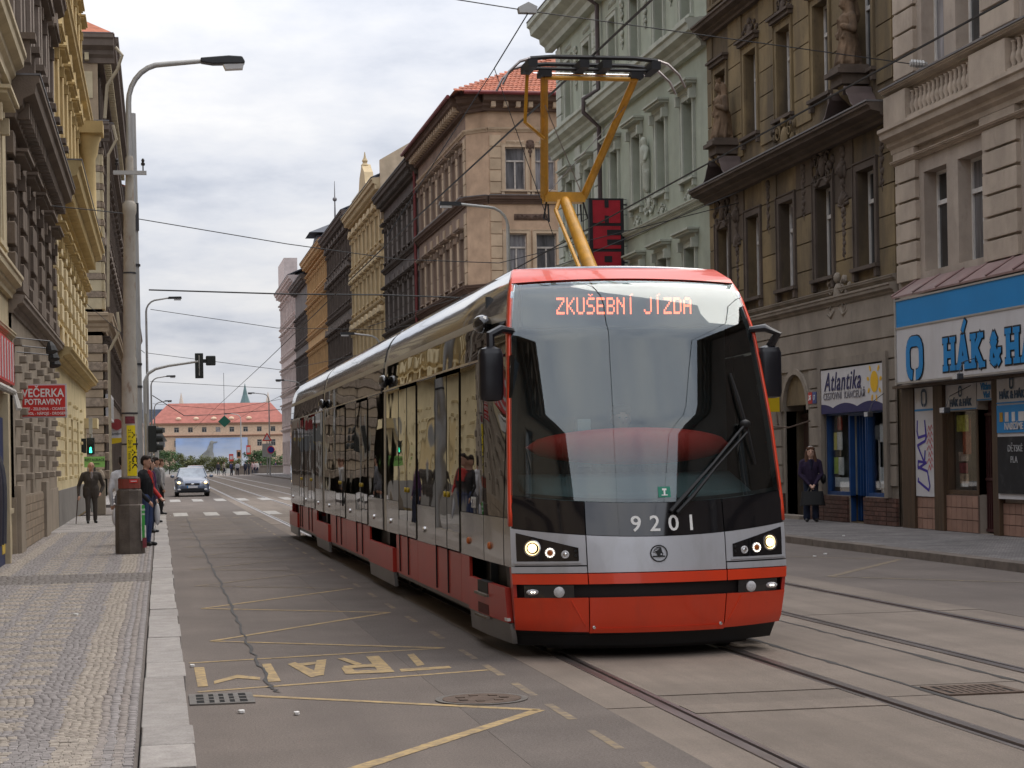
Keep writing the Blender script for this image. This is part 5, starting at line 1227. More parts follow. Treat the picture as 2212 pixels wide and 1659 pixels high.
# statues of the brown house
def statue(T, s, z, crown, label, seed):
    root = thing('statue', label, 'statue', T(s,.35,z-.42), 'statues on the brown house')
    P = [((0,0,.1),(0,0,.55),.30,.22,0),((-.1,-.02,.3),(-.05,-.05,.75),.16,.15,0),((.08,.02,.2),(.1,-.02,.7),.2,.17,0),((0,-.02,.6),(0,-.03,.98),.20,.21,0),((-.2,0,1.06),(.2,0,1.06),.12,.12,0),
         ((-.26,0,1.05),(-.33,-.03,.78),.095,.08,0),((-.33,-.03,.78),(-.08,-.22,.70),.075,.06,0),((.26,0,1.05),(.34,.0,.76),.095,.08,0),((.34,0,.76),(.16,-.20,.86),.075,.06,0),
         ((0,-.02,1.1),(0,-.06,1.28),.075,.065,0),((0,-.09,1.34),(0,-.08,1.42),.105,.115,0),((0,-.19,1.36),(0,-.2,1.33),.02,.025,0),((0,-.03,1.42),(0,0,1.30),.13,.14,0),((-.14,.0,1.40),(-.17,.02,1.15),.08,.09,0),((.14,.0,1.40),(.17,.02,1.15),.08,.09,0)]
    for k in range(7):
        a = k*.9; P.append(((.30*math.cos(a),.27*math.sin(a)-.02,.02),(.21*math.cos(a+.5),.19*math.sin(a+.5),.72),.045,.03,0)); P.append(((.24*math.cos(a),.22*math.sin(a)-.02,.62),(.12*math.cos(a+1.2),.2*math.sin(a+1.2)-.05,1.02),.035,.025,0))
    if crown:
        for k in range(8): a = PI*(k+.5)/8; P.append(((.12*math.cos(a),-.06-.06*math.sin(a),1.5),(.19*math.cos(a),-.08-.09*math.sin(a),1.60),.022,.014,0))
    else: P += [((-.16,.02,1.44),(.16,.02,1.44),.10,.10,0),((0,.05,1.50),(0,.08,1.1),.15,.2,0)]
    M4 = Matrix.Translation(T(s,.34,z))@Matrix.Rotation(T.rot+PI,4,'Z')
    blob('carved_figure', P, [stone_st], root, M4, .016, 1)
    W2 = FT(*T(s,0,0)[:2], T.d, T.n)
    MB(W2).box(-.36,.36,.02,.68,z-.10,z-.0).box(-.44,.44,.01,.76,z-.20,z-.10).box(-.34,.34,.012,.64,z-.42,z-.20).build('pedestal', dkbrown, root)
    return root
statue(T2, by[0]+.05, 10.05, False, 'larger hooded stone statue on the brown house, nearer the beige house', 1)
statue(T2, by[3]+1.5, 10.05, True, 'crowned stone statue on the brown house beside the green house', 2)
tinb = M('volute_tin', (.10,.075,.07), rough=.45, var=.2, sc=3)
for s in (by[0]+.05, by[3]+1.5):
    for q in (-1, 1):
        pts = [(q*.42+q*.10*math.cos(t), 9.42+.14*math.sin(t)) for t in np.linspace(PI,0,6)]+[(q*.62,9.35),(q*.78,9.15),(q*1.05,9.0)]
        if q < 0: pts = [(-a, b) for a, b in [(.42+.10*math.cos(t), 9.42+.14*math.sin(t)) for t in np.linspace(PI,0,6)]+[(.62,9.35),(.78,9.15),(1.05,9.0)]]
        mb = MB(T2); vs = []; 
        for a, b in pts: vs += [(s+a,.02,b),(s+a,.62,b)]
        for a, b in pts: vs += [(s+a,.02,b-.035),(s+a,.62,b-.035)]
        n = len(pts); fs = [(2*i,2*i+1,2*i+3,2*i+2) for i in range(n-1)]+[(2*n+2*i,2*n+2*i+2,2*n+2*i+3,2*n+2*i+1) for i in range(n-1)]+[(2*i+1,2*n+2*i+1,2*n+2*i+3,2*i+3) for i in range(n-1)]
        mb.add(vs, fs); mb.build('volute', tinb, r2_, True)
    ornament(r2_, 'cartouche', ochre, T2, s, 9.3, .8, 7, 'console'); MB(T2).prism([(.0,9.1),(.55,9.5),(.6,9.63),(0,9.63)], s-.16, s+.16, 'x') 
    mb = MB(T2); mb.add([(s-.16,0,9.0),(s+.16,0,9.0),(s+.16,.5,9.45),(s-.16,.5,9.45),(s-.16,.55,9.63),(s+.16,.55,9.63),(s+.16,0,9.63),(s-.16,0,9.63)], [(0,1,2,3),(3,2,5,4),(4,5,6,7),(0,3,4,7),(1,6,5,2)]); mb.build('console_bracket', ochre_t, r2_)

# ---- R3: green house
green = stucco('green_stucco', (.335,.365,.295), .35, (.21,.23,.19), var=.1); green_t = stucco('green_trim', (.40,.42,.36), .3, (.24,.25,.21)); green_b = stucco('green_quoin', (.41,.425,.375), .3, (.26,.27,.23), rnd=.04)
T3 = RT(51.0); r3 = thing('green_house', 'pale green stucco house with ornate window hoods and a dark downpipe', 'building', (15.2,61,0)); L3_ = 20.0
bg_ = [2.0,5.0,8.0,11.0,14.9,18.0]
facade(r3, T3, L3_, 18.2, bg_, [dict(z=1.2,h=2.4,sur=True,w=1.3,cross='I'), dict(z=5.55,h=2.15,w=1.05,hood='flat'), dict(z=9.7,h=2.25,w=1.05,hood='flat'), dict(z=14.3,h=2.1,w=1.05,hood=None)], green, fr_white, green_t, .32)
cornice(r3, T3, L3_, 4.4, .3, .25, green_t, 'string_course', 0, .2); cornice(r3, T3, L3_, 8.75, .22, .2, green_t, 'string_course', 0, .2)
cornice(r3, T3, L3_, 13.1, .75, .62, green_t, 'cornice', 0, .55); cornice(r3, T3, L3_, 17.3, 1.1, 1.0, green_t, 'eaves_cornice', 0, .8, zinc)
gable_roof(r3, T3, L3_, 18.5, .9, 3.5, 6, tile_red)
blocks(r3, T3, 12.9, 13.9, 4.8, 13.0, 13, 1, green_b, .07, .05, bev=.03); blocks(r3, T3, 19.1, 19.98, 4.8, 13.0, 13, 1, green_b, .07, .05, bev=.03)
blocks(r3, T3, 16.0, 16.9, 4.8, 13.0, 13, 1, green_b, .07, .05, bev=.03); blocks(r3, T3, 19.1, 19.98, 14.0, 17.2, 5, 1, green_b, .07, .05, bev=.03); blocks(r3, T3, 12.9, 13.9, 14.0, 17.2, 5, 1, green_b, .07, .05, bev=.03)
for k, s in enumerate(bg_):
    ornament(r3, 'cartouche', green_t, T3, s, 8.02, .62, k%3); ornament(r3, 'shell' if k > 3 else 'face', green_t, T3, s, 12.12, .6, k%2); ornament(r3, 'cartouche', green_t, T3, s, 9.1, .7, 3)
    ornament(r3, 'garland', green_t, T3, s-1.45, 16.4, 1.2, k%3)
    ornament(r3, 'panel', green_t, T3, s, 16.9, .6)
ornament(r3, 'shell', green_t, T3, 14.9, 13.9, 1.5); 
# small figure relief between the windows
P = [((0,0,.1),(.02,0,.75),.10,.12,0),((0,-.02,.75),(0,-.03,1.05),.13,.14,0),((-.12,0,1.05),(-.2,-.03,1.4),.05,.04,0),((.12,0,1.05),(.17,-.08,.8),.05,.04,0),((0,-.03,1.15),(0,-.05,1.3),.07,.09,0),((.04,0,.05),(.08,0,.5),.07,.08,0)]
blob('relief_figure', P, [green_t], r3, Matrix.Translation(T3(6.5,.1,9.9))@Matrix.Rotation(T3.rot+PI,4,'Z')@Matrix.Scale(1.25,4), .022, 2)
ornament(r3, 'cartouche', green_t, T3, 6.5, 9.55, .9, 5)
brownpipe = M('pipe_brown', (.07,.05,.05), rough=.5, var=.2)
MB(T3).tube([(12.55,.16,.1),(12.55,.16,13.0),(12.55,.70,13.5),(12.55,.70,13.95),(12.55,.16,14.3),(12.55,.16,17.2),(12.55,.9,17.7)], .08, 8).build('downpipe', brownpipe, r3, True)
# end wall of the green house towards the side street
mb = MB(FT(15.2,71.0,(1,0),(0,1))); wall_mesh(mb, 0, 12, 0, 18.2, [], .2); mb.build('end_wall', green, r3, recalc=False)
# chimney
MB(T3).box(17.0,18.0,-3.2,-2.4,19,22.2).build('chimney', M('chimney_render',(.4,.34,.32),rough=.9,var=.2), r3)
# vertical neon sign
hs = thing('vertical_sign', 'tall black vertical sign with dotted red letters hanging from the green house', 'sign', (14.6,60.5,5.9))
MB().box(13.92,15.08,60.42,60.62,5.85,10.12).build('sign_case', M('sign_case_black',(.015,.013,.016),rough=.5,var=.2), hs)
rdl = M('sign_red_panel', (.36,.012,.025), rough=.45, var=.15, sc=3); 
cut = M('sign_case_black', (.015,.013,.016))
for k, ch in enumerate('HERNA'):
    z1 = 10.05-.84*k; z0 = z1-.74; cx = 14.5
    pan = MB().box(cx-.46,cx+.46,60.395,60.42,z0,z1).build('letter_panel', rdl, hs)
    c = []
    if ch == 'H': c = [(-.07,.07,.50,.74),(-.07,.07,0,.24)]
    if ch == 'E': c = [(.0,.46,.12,.30),(.0,.46,.44,.62)]
    if ch == 'R': c = [(-.1,.16,.40,.60),(-.06,.1,0,.26)]
    if ch == 'N': c = [(-.22,-.1,0,.5),(.1,.22,.24,.74)]
    if ch == 'A': c = [(-.1,.1,.42,.58),(-.1,.1,0,.26)]
    for (a, b, p, q) in c: MB().box(cx+a,cx+b,60.385,60.394,z0+p,z0+q).build('letter_cut', cut, pan)
    mb = MB()
    for i in range(13):
        for (xx, zz_) in ((cx-.43+.86*i/12, z0+.02),(cx-.43+.86*i/12, z1-.02)): mb.ell((xx,60.39,zz_), (.012,.012,.012), 4, 3)
    for i in range(9):
        for xx in (cx-.44,cx+.44): mb.ell((xx,60.39,z0+.03+.68*i/8), (.012,.012,.012), 4, 3)
    o = mb.build('bulb_row', rdl, pan, recalc=False); o['kind'] = 'stuff'
for z in (6.2,8.0,9.9): MB().box(15.0,15.2,60.48,60.54,z,z+.05).build('wall_bracket', flm, hs)
for x in (13.55,13.75): MB().tube([(x,60.5,5.9),(x,60.5,10.1)], .015, 4).build('frame_rod', flm, hs)
for z in np.linspace(6,10.1,9): MB().tube([(13.5,60.5,z),(15.3,60.5,z)], .010, 4).build('frame_rod', flm, hs)

# ---- R4: pink corner house and its row
pinkw = stucco('pink_tan_stucco', (.47,.325,.22), .45, (.27,.18,.125), var=.18); pinkt = stucco('pink_tan_trim', (.50,.38,.265), .45, (.24,.17,.12)); pinkb = stucco('tan_quoin', (.46,.345,.235), .4, (.26,.19,.13), rnd=.1)
rbrown = stucco('red_brown_frieze', (.13,.085,.065), .4)
redpipe = M('pipe_oxide_red', (.16,.03,.03), rough=.5, var=.2)
r4 = thing('corner_house', 'pink and tan corner house with a red tiled roof and dark bracketed eaves', 'building', (15.2,95,0))
X0, Y0_ = 16.15, 92.0
T4f = FT(X0, Y0_, (1,0), (0,-1)); T4s = RT(92.95); T4c = FT(15.2, 92.95, (math.sqrt(.5),-math.sqrt(.5)), (-math.sqrt(.5),-math.sqrt(.5)))
fb = [1.35,2.85,5.2,6.7,9.0]
FLp = [dict(z=6.3,h=2.1,w=1.0), dict(z=10.6,h=2.15,w=1.02,pm=pane_curtain,fm=fr_old), dict(z=14.9,h=2.1,w=1.02,pm=pane_curtain,fm=fr_old)]
facade(r4, T4f, 11, 19.0, fb, FLp+[dict(z=1.5,h=2.5,w=1.2)], pinkw, fr_old, pinkt, .22, depth=8)
sb4 = [1.6,4.0,6.4,8.8,11.2,13.6,16.0]
facade(r4, T4s, 17.5, 19.0, sb4, [dict(z=1.4,h=2.5,w=1.3),dict(z=6.3,h=2.1,w=1.0,hood='flat'),dict(z=10.6,h=2.15,w=1.0,hood='flat'),dict(z=14.9,h=2.1,w=1.0,hood='flat')], stucco('grimy_tan_stucco',(.27,.19,.145),.6,(.12,.09,.07)), fr_old, stucco('grimy_tan_trim',(.29,.215,.165),.6,(.13,.10,.08)), .22, depth=8)
mb = MB(T4c); wall_mesh(mb, 0, 1.345, 0, 19.0, [], .2); mb.build('corner_wall', pinkw, r4, recalc=False)
for z0, z1, n in ((1,5.6,8),(6.0,9.6,6),(10.3,13.9,6),(14.7,17.6,5)):
    blocks(r4, T4f, .05, .65, z0, z1, n, 1, pinkb, .06, .04, bev=.03); blocks(r4, T4f, 3.7, 4.35, z0, z1, n, 1, pinkb, .06, .04, bev=.03); blocks(r4, T4s, .05, .75, z0, z1, n, 1, pinkb, .06, .04, bev=.03)
    for s in sb4[:-1]: blocks(r4, T4s, s+.85, s+1.55, z0, z1, max(3,n//2), 1, pinkb, .05, .05, bev=.03)
for (T, L, e0, e1) in ((T4f,11,.35,0),(T4s,17.5,.35,0),(T4c,1.345,.1,.1)):
    cornice(r4, T, L, 14.2, .38, .35, rbrown, 'string_course', 0, 0, zinc); cornice(r4, T, L, 9.9, .35, .3, rbrown, 'string_course'); cornice(r4, T, L, 5.6, .35, .3, pinkt, 'string_course')
    cornice(r4, T, L, 17.75, .2, .16, pinkt, 'string_course'); cornice(r4, T, L, 18.75, .75, .85, rbrown, 'eaves_cornice', 0 if T is T4c else .3, 0)
for i in range(17): ubox(r4, 'eaves_bracket', pinkt, T4f, .1+i*.62, .32+i*.62, 0, .62, 18.88, 19.18)
for i in range(26): ubox(r4, 'eaves_bracket', pinkt, T4s, .1+i*.66, .32+i*.66, 0, .62, 18.88, 19.18)
for s in (2.1,5.95): ornament(r4, 'face', rbrown, T4f, s, 17.1, 1.4); ornament(r4, 'panel', rbrown, T4f, s, 13.55, .95)
for s in fb: ornament(r4, 'panel', pinkt, T4f, s, 17.25, .5)
MB(T4f).tube([(-1.3,.95,19.5),(11,.95,19.5)], .10, 8).build('gutter', redpipe, r4, True); MB(T4s).tube([(-.6,.95,19.5),(17.5,.95,19.5)], .10, 8).build('gutter', redpipe, r4, True)
# hipped tile roof with rows of tiles on the near slope
zr = 19.55
mb = MB(); ex, ey = 14.35, 91.1
mb.add([(ex,ey,zr),(28,ey,zr),(28,97.5,zr+3.1),(20.6,97.5,zr+3.1),(ex,110.5,zr),(20.6,110.5,zr+3.1),(28,110.5,zr+3.1)], [(0,1,2,3),(0,3,5,4),(3,2,6,5)]); rf4 = mb.build('roof', tile_red, r4, recalc=False)
rowt = M('roof_tile_clay', (.37,.115,.06), rough=.75, var=.25, sc=6, rnd=.22)
def roof_pt(a, b):  # a along the eaves from the near-left hip, b up the slope
    x0 = ex+(20.6-ex)*b; return (x0+a*(28-x0), ey+(97.5-ey)*b, zr+4.6*b)
nrow = 20
for j in range(nrow):
    b = j/nrow; x0 = ex+(20.6-ex)*b; k = 0; 
    while x0+.25+.44*k < 20.3:
        a = (x0+.25+.44*k); y = ey+(97.5-ey)*b; z = zr+3.1*b
        if '_t' not in _om:
            m_ = MB(); m_.grid(lambda u, v: (-.21+.42*u, .38*v-.03, .03+.165*v+.02*abs(math.sin(u*2*PI))-.02*v), 8, 1, (0,0,-.04)); _om['_t'] = m_.mesh('roof_tile', rowt)
        link('roof_tile', _om['_t'], r4, Vector((a,y,z))-wloc(r4)); k += 1
# dark neighbour and the receding row
def row_house(name, label, y0, L, H, nb, floors, wm_, tm, hood='flat', roof=slate, eproj=.8, blockm=None, ground=True, fm=None, rise=2.5, x=15.2):
    T = RT(y0) if x > 0 else LT(y0); root = thing(name, label, 'building', (T(L/2,0,0)))
    bays = [L*(k+.5)/nb for k in range(nb)]
    fl = [dict(z=z, h=h, w=1.05, hood=hood if i else None, sill=True) for i, (z, h) in enumerate(floors)]
    facade(root, T, L, H, bays, fl, wm_, fm or fr_old, tm, .2, depth=9)
    for i, (z, h) in enumerate(floors[1:]): cornice(root, T, L, z-.75, .28, .28, tm, 'string_course')
    cornice(root, T, L, H-.85, .85, eproj, tm, 'eaves_cornice', 0, 0, zinc, (.62,.2,H-.75,H-.42,eproj*.7,tm))
    gable_roof(root, T, L, H+.05, eproj, rise, 5, roof, 0, 0)
    return root, T, bays
sooty = stucco('sooty_stucco', (.12,.10,.09), .5, (.05,.042,.038), var=.25); sooty_t = stucco('sooty_trim', (.10,.082,.07), .4, (.04,.035,.03))
FL4 = [(1.4,2.5),(6.3,2.1),(10.6,2.15),(14.9,2.1)]
q, T, bs = row_house('sooty_house', 'dark sooty house between the pink corner house and the gabled yellow one', 110.5, 17.4, 19.3, 7, FL4, sooty, sooty_t)
for s in bs[:-1]: blocks(q, T, s+.8, s+1.7, 6, 9.4, 4, 1, stucco('sooty_block',(.15,.125,.11),.5,rnd=.1), .05, .06, bev=.03); blocks(q, T, s+.8, s+1.7, 10.4, 13.8, 4, 1, MATS['sooty_block'], .05, .06, bev=.03); blocks(q, T, s+.8, s+1.7, 14.7, 17.6, 3, 1, MATS['sooty_block'], .05, .06, bev=.03)
downpipe(q, T, .15, .2, 19, redpipe, .2, .09)
yel = stucco('yellow_stucco', (.49,.375,.21), .35, (.36,.25,.13)); yel_t = stucco('yellow_trim', (.50,.395,.24), .3, (.36,.26,.15))
FL5 = [(1.4,2.5),(5.6,2.0),(9.4,2.0),(13.1,2.0),(16.8,1.9)]
q, T, bs = row_house('gabled_yellow_house', 'ochre yellow house with stepped gables and a stone finial on its roofline', 128, 22, 20.8, 8, FL5, yel, yel_t, 'seg')
for s0 in (11.0,):
    mb = MB(T); mb.prism([(s0-3,20.8),(s0+3,20.8),(s0+3,21.5),(s0+2.2,21.8),(s0+1.6,22.6),(s0+.7,23.0),(s0,23.4),(s0-.7,23.0),(s0-1.6,22.6),(s0-2.2,21.8),(s0-3,21.5)], -.4, .25, 'y'); g = mb.build('gable', yel_t, q)
    MB(T).lathe([(.25,0),(.3,.12),(.15,.3),(.22,.45),(.09,.7),(.03,1.1)], (s0,0,23.2), 8).build('finial', yel_t, g, True)
    cornice(q, T, 0, 0, 0, 0, yel_t) if False else None
    MB(T).box(s0-3.2,s0+3.2,-.1,.7,20.75,21.1).build('gable_cornice', yel_t, q)
    ornament(q, 'cartouche', yel_t, T, s0, 22.3, 2.2, 1)
# bright gable wall of the yellow house above its lower neighbour
mb = MB(); mb.add([(15.0,127.9,18),(26,127.9,18),(26,127.9,28.2),(20.2,127.9,25.0),(15.0,127.9,22.0),(15.0,128.2,18),(26,128.2,18),(26,128.2,28.2),(20.2,128.2,25.0),(15.0,128.2,22.0)], [(0,1,2,3,4),(9,8,7,6,5),(0,5,6,1),(1,6,7,2),(2,7,8,3),(3,8,9,4),(4,9,5,0)]); mb.build('party_wall', stucco('party_wall_cream',(.55,.44,.31),.3), q)
FL6 = [(1.4,2.5),(6,2.1),(10.3,2.1),(14.6,2.1)]
q, T, bs = row_house('dark_grey_house', 'dark grey-brown house with heavy window hoods beyond the gabled yellow house', 150, 22, 21.5, 9, FL6+[(18.2,1.6)], stucco('umber_stucco',(.15,.125,.105),.4), stucco('umber_trim',(.12,.095,.08),.4), 'tri')
q, T, bs = row_house('orange_house', 'orange ochre house in the receding row on the right', 172, 23, 21.8, 10, FL6+[(18.3,1.6)], stucco('orange_stucco',(.50,.32,.15),.35,(.33,.2,.09)), stucco('orange_trim',(.5,.33,.17),.35,(.34,.22,.11)), 'flat', tile_red)
q, T, bs = row_house('narrow_grey_house', 'narrow grey house between the orange house and the white corner house', 195, 18, 20.8, 7, FL6, stucco('grey_stucco',(.17,.15,.14),.4), stucco('grey_trim',(.14,.12,.11),.4), 'flat')
q, T, bs = row_house('white_corner_house', 'pale pinkish corner house ending the right row, with a dark mansard tower', 213, 26, 22.5, 9, FL6+[(18.5,2.0)], stucco('pale_pink_stucco',(.55,.46,.43),.3,(.4,.33,.3)), stucco('pale_pink_trim',(.58,.5,.47),.3,(.42,.36,.33)), 'flat', slate)
mb = MB(); c = Vector((19.5,209,21)); 
mb.add([(16,206,21),(23,206,21),(23,213,21),(16,213,21),(17.3,207.3,26.3),(21.7,207.3,26.3),(21.7,211.7,26.3),(17.3,211.7,26.3),(16.4,206.4,26.5),(22.6,206.4,26.5),(22.6,212.6,26.5),(16.4,212.6,26.5),(19.5,209.5,28.0)], [(0,1,5,4),(1,2,6,5),(2,3,7,6),(3,0,4,7),(8,9,12),(9,10,12),(10,11,12),(11,8,12),(8,11,10,9)]); tw = mb.build('mansard_tower', slate, q, recalc=False)
MB().tube([(19.5,209.5,28),(19.5,209.5,32.5)], [.12,.03], 6).ell((19.5,209.5,30.5), (.25,.25,.25), 8, 6).build('spire_rod', zinc, tw)
MB().box(15.0,16.6,228,239,22.5,26).build('attic_block', stucco('pale_pink_trim',(.58,.5,.47)), q)
# ================================================================== left side of the street
def wallset(T, L): return T
cream_w = stucco('cream_stucco', (.50,.42,.28), .45, (.26,.21,.14)); cream_t = stucco('cream_trim', (.52,.44,.30), .4, (.28,.22,.15))
umb = stucco('umber_dark_stucco', (.20,.157,.12), .5, (.07,.055,.042), var=.2); umb_t = stucco('umber_dark_trim', (.17,.133,.105), .45, (.06,.047,.037)); umb_l = stucco('grey_umber_pilaster', (.26,.215,.18), .4)
graye = stucco('grey_ground_stucco', (.30,.25,.195), .5, (.16,.13,.10)); grayb = stucco('grey_ground_block', (.29,.245,.195), .4, rnd=.1)
sunny = stucco('sunny_yellow_stucco', (.56,.43,.22), .4, (.38,.27,.12)); sunny_t = stucco('sunny_yellow_trim', (.48,.365,.18), .45, (.31,.22,.09)); sunny_l = stucco('pale_yellow_stucco', (.60,.50,.30), .3, (.40,.32,.18))
tb1 = LT(22.0)
l1 = thing('cream_house', 'cream stucco house at the left edge with a red and white shop fascia', 'building', (-2.65,29,0))
facade(l1, tb1, 13.5, 19, [2,5,8,11], [dict(z=1.0,h=1.9,w=1.5,cross='I',sur=False), dict(z=5.5,h=2.0,hood='flat'), dict(z=9.6,h=2.1,hood='tri'), dict(z=13.7,h=2.1,hood='flat')], cream_w, fr_white, cream_t, .22)
cornice(l1, tb1, 13.5, 4.75, .38, .28, cream_t, 'string_course'); cornice(l1, tb1, 13.5, 3.95, .16, .14, cream_t, 'string_course'); cornice(l1, tb1, 13.5, 8.6, .6, .4, cream_t, 'cornice'); cornice(l1, tb1, 13.5, 18.2, .8, .8, cream_t, 'eaves_cornice'); gable_roof(l1, tb1, 13.5, 19.1, .8, 3, 5, tile_red)
fr = thing('shop_fascia', 'red and white striped shop fascia board above the left pavement', 'sign', (-2.45,32.5,3.1))
MB().box(-2.62,-2.47,29,34.2,3.12,3.85).build('board', M('fascia_red',(.55,.06,.06),rough=.5,var=.1), fr)
for k in range(9): MB().box(-2.469,-2.464,29.3+k*.56,29.5+k*.56,3.16,3.82).build('white_bar', whites, fr)
# rolled awning and dark door under it
t = thing('shop_awning', 'folded white shop awning below the red and white fascia', 'awning', (-2.3,33,2.9))
MB().tube([(-2.45,30,2.98),(-2.45,33.6,2.98)], .06, 8).build('roll', M('awning_cloth',(.45,.43,.40),rough=.9,var=.2), t, True); mb = MB(); mb.add([(-2.42,33.2,2.98),(-2.42,34.0,2.98),(-2.36,34.3,2.72),(-2.36,33.3,2.70),(-2.44,33.2,2.93),(-2.44,34.0,2.93),(-2.38,34.3,2.68),(-2.38,33.3,2.66)], [(0,1,2,3),(7,6,5,4),(0,4,5,1),(1,5,6,2),(2,6,7,3),(3,7,4,0)]); mb.build('flap', M('awning_cloth',(.45,.43,.40)), t)
t = thing('shop_door_panel', 'blue shop door leaf with a yellow poster at the left edge of the pavement', 'door', (-2.55,31.5,.12))
MB().box(-2.64,-2.5,30.6,31.9,.12,2.5).build('leaf', M('door_navy',(.012,.025,.09),rough=.5,var=.2), t); MB().box(-2.499,-2.49,31.3,31.85,.3,.95).build('poster', M('poster_yellow',(.55,.38,.06),rough=.6,var=.5,sc=6), t)
MB().box(-2.66,-2.42,32.0,32.2,.12,2.9).build('side_post', cream_t, t)
t = thing('clothes_rail', 'dark coats hanging outside the shop at the left edge', 'coats', (-2.35,29.0,.3))
for k in range(6): MB().grid(lambda u, v, k=k: (-2.42+.03*(k%2)+(.10+.04*v-.10*v**6)*math.cos(2*PI*u)*(1+.15*math.sin(10*PI*u)), 28.3+k*.22+(.07+.03*v-.07*v**6)*math.sin(2*PI*u)*(1+.2*math.cos(8*PI*u)), .55+1.32*v), 20, 8).build('coat', cloth('coat_%d' % (k%3), ((.02,.02,.035),(.035,.03,.04),(.05,.05,.06))[k%3]), t, 'all')
MB().tube([(-2.4,28.1,1.95),(-2.4,29.7,1.95)], .015, 5).build('rail', steel, t)
for k, y in enumerate((35.9,36.6,37.0)):
    t = thing('spotlight', ('first','second','third')[k]+' small black spotlight on a rod above the red grocery sign', 'lamp', (-2.0,y,3.9), 'wall spotlights')
    MB().tube([(-2.62,y-.4,4.05-.1*k),(-1.95,y,4.0-.1*k)], .012, 5).build('rod', flm, t); MB().lathe([(.04,0),(.09,.1),(.11,.2)], (-1.95,y,3.98-.1*k), 9, (.2,-.3,-1)).build('head', blackm, t)
# ---- L2 umber house
Y2 = 35.5; t2 = LT(Y2); l2 = thing('umber_house', 'dark umber house with bracketed cornices above a grey studded ground floor', 'building', (-2.65,42.7,0)); LL = 14.6
bb = [1.5+2.9*k for k in range(5)]
facade(l2, t2, LL, 19, bb, [dict(z=5.35,h=1.75,w=1.15,hood='flat',sm=umb_t), dict(z=9.95,h=2.1,w=1.15,hood='tri',sm=umb_t), dict(z=14.2,h=2.1,hood='flat',sm=umb_t)], umb, fr_old, umb_t, .25)
g = MB(lambda s, o, z: t2(s, o+.05, z)); wall_mesh(g, 0.01, LL-.01, .1, 4.55, [(4.2,5.3,.2,3.0,.25,1),(9.9,11.0,1.6,3.0,.25,1)], .25); g.build('ground_floor_render', graye, l2, recalc=False)
cornice(l2, t2, LL, 4.5, .32, .30, umb_l, 'string_course'); cornice(l2, t2, LL, 8.05, .75, .62, umb_t, 'cornice', 0, 0, zinc, (.5,.18,8.1,8.4,.4,umb_t)); cornice(l2, t2, LL, 12.9, .6, .5, umb_t, 'cornice'); cornice(l2, t2, LL, 18.1, .9, .9, umb_t, 'eaves_cornice'); gable_roof(l2, t2, LL, 19.1, .9, 3, 5, tile_red)
for s in bb:
    for q in (-.62,.62):
        ubox(l2, 'console', umb_t, t2, s+q-.15, s+q+.15, 0, .42, 9.2, 9.62); ubox(l2, 'console_cap', umb_t, t2, s+q-.22, s+q+.22, 0, .52, 9.62, 9.74)
        ubox(l2, 'pilaster', umb_l, t2, s+q*1.55-.2, s+q*1.55+.2, 0, .16, 9.75, 12.8); ubox(l2, 'pilaster', umb_l, t2, s+q*1.55-.2, s+q*1.55+.2, 0, .16, 13.6, 18.0)
        ubox(l2, 'capital', umb_t, t2, s+q*1.55-.27, s+q*1.55+.27, 0, .3, 12.4, 12.75)
    ubox(l2, 'window_apron', umb_t, t2, s-.85, s+.85, 0, .22, 4.95, 5.2)
    for r in range(5): 
        for q in (-1.15,1.15): ubox(l2, 'rustic_block', umb_t, t2, s+q-.28, s+q+.28, -.02, .14, 5.2+r*.55, 5.2+r*.55+.42, .05)
for i in range(11):
    for j in range(6):
        s = .6+i*1.34; z = 1.5+j*.5+(.25 if i % 2 else 0)
        if z > 4.2 or (4.0 < s < 5.5 and z < 3.2) or (9.7 < s < 11.2 and 1.4 < z < 3.2): continue
        ubox(l2, 'stud_block', grayb, t2, s-.10, s+.10, .0, .19, z-.075, z+.075, .12)
tanbrick = M('tan_plinth_brick', (.26,.20,.14), rough=.85, var=.16, sc=5, rnd=.12); ubox(l2, 'plinth_core', graye, t2, 0, LL, 0, .08, .1, 1.14)
for j in range(6):
    xs = [1.4+.42*i+(.21 if j % 2 else 0) for i in range(21)]
    for a in xs: ubox(l2, 'plinth_brick', tanbrick, t2, a+.006, a+.414, .07, .10, .13+j*.165, .13+(j+1)*.165-.012)
ubox(l2, 'plinth_pier', graye, t2, 8.0, 9.5, .05, .16, .1, 1.35); ubox(l2, 'plinth_pier', graye, t2, .1, 1.3, .05, .16, .1, 1.35)
# ---- L3 yellow house
Y3 = 50.1; t3 = LT(Y3); l3 = thing('yellow_house', 'bright yellow house with dentilled cornices and a corner column before the side street', 'building', (-2.65,60,0)); LL3 = 20.5
bb3 = [1.4+2.55*k for k in range(8)]
facade(l3, t3, LL3, 20, bb3, [dict(z=5.5,h=2.1,w=1.1,hood='flat',sm=sunny_t,hm=sunny_t), dict(z=10.5,h=2.2,w=1.1,hood='tri',sm=sunny_t), dict(z=15.0,h=2.1,w=1.1,hood='flat',sm=sunny_t)], sunny, fr_white, sunny_t, .25)
g = MB(lambda s, o, z: t3(s, o+.05, z)); wall_mesh(g, 0.01, LL3-.01, .1, 4.5, [(12.6,13.8,.15,3.1,.3,1),(4.4,5.6,1.4,3.1,.2,1),(8.5,9.7,1.4,3.1,.2,1)], .25); g.build('ground_floor_render', sunny_l, l3, recalc=False)
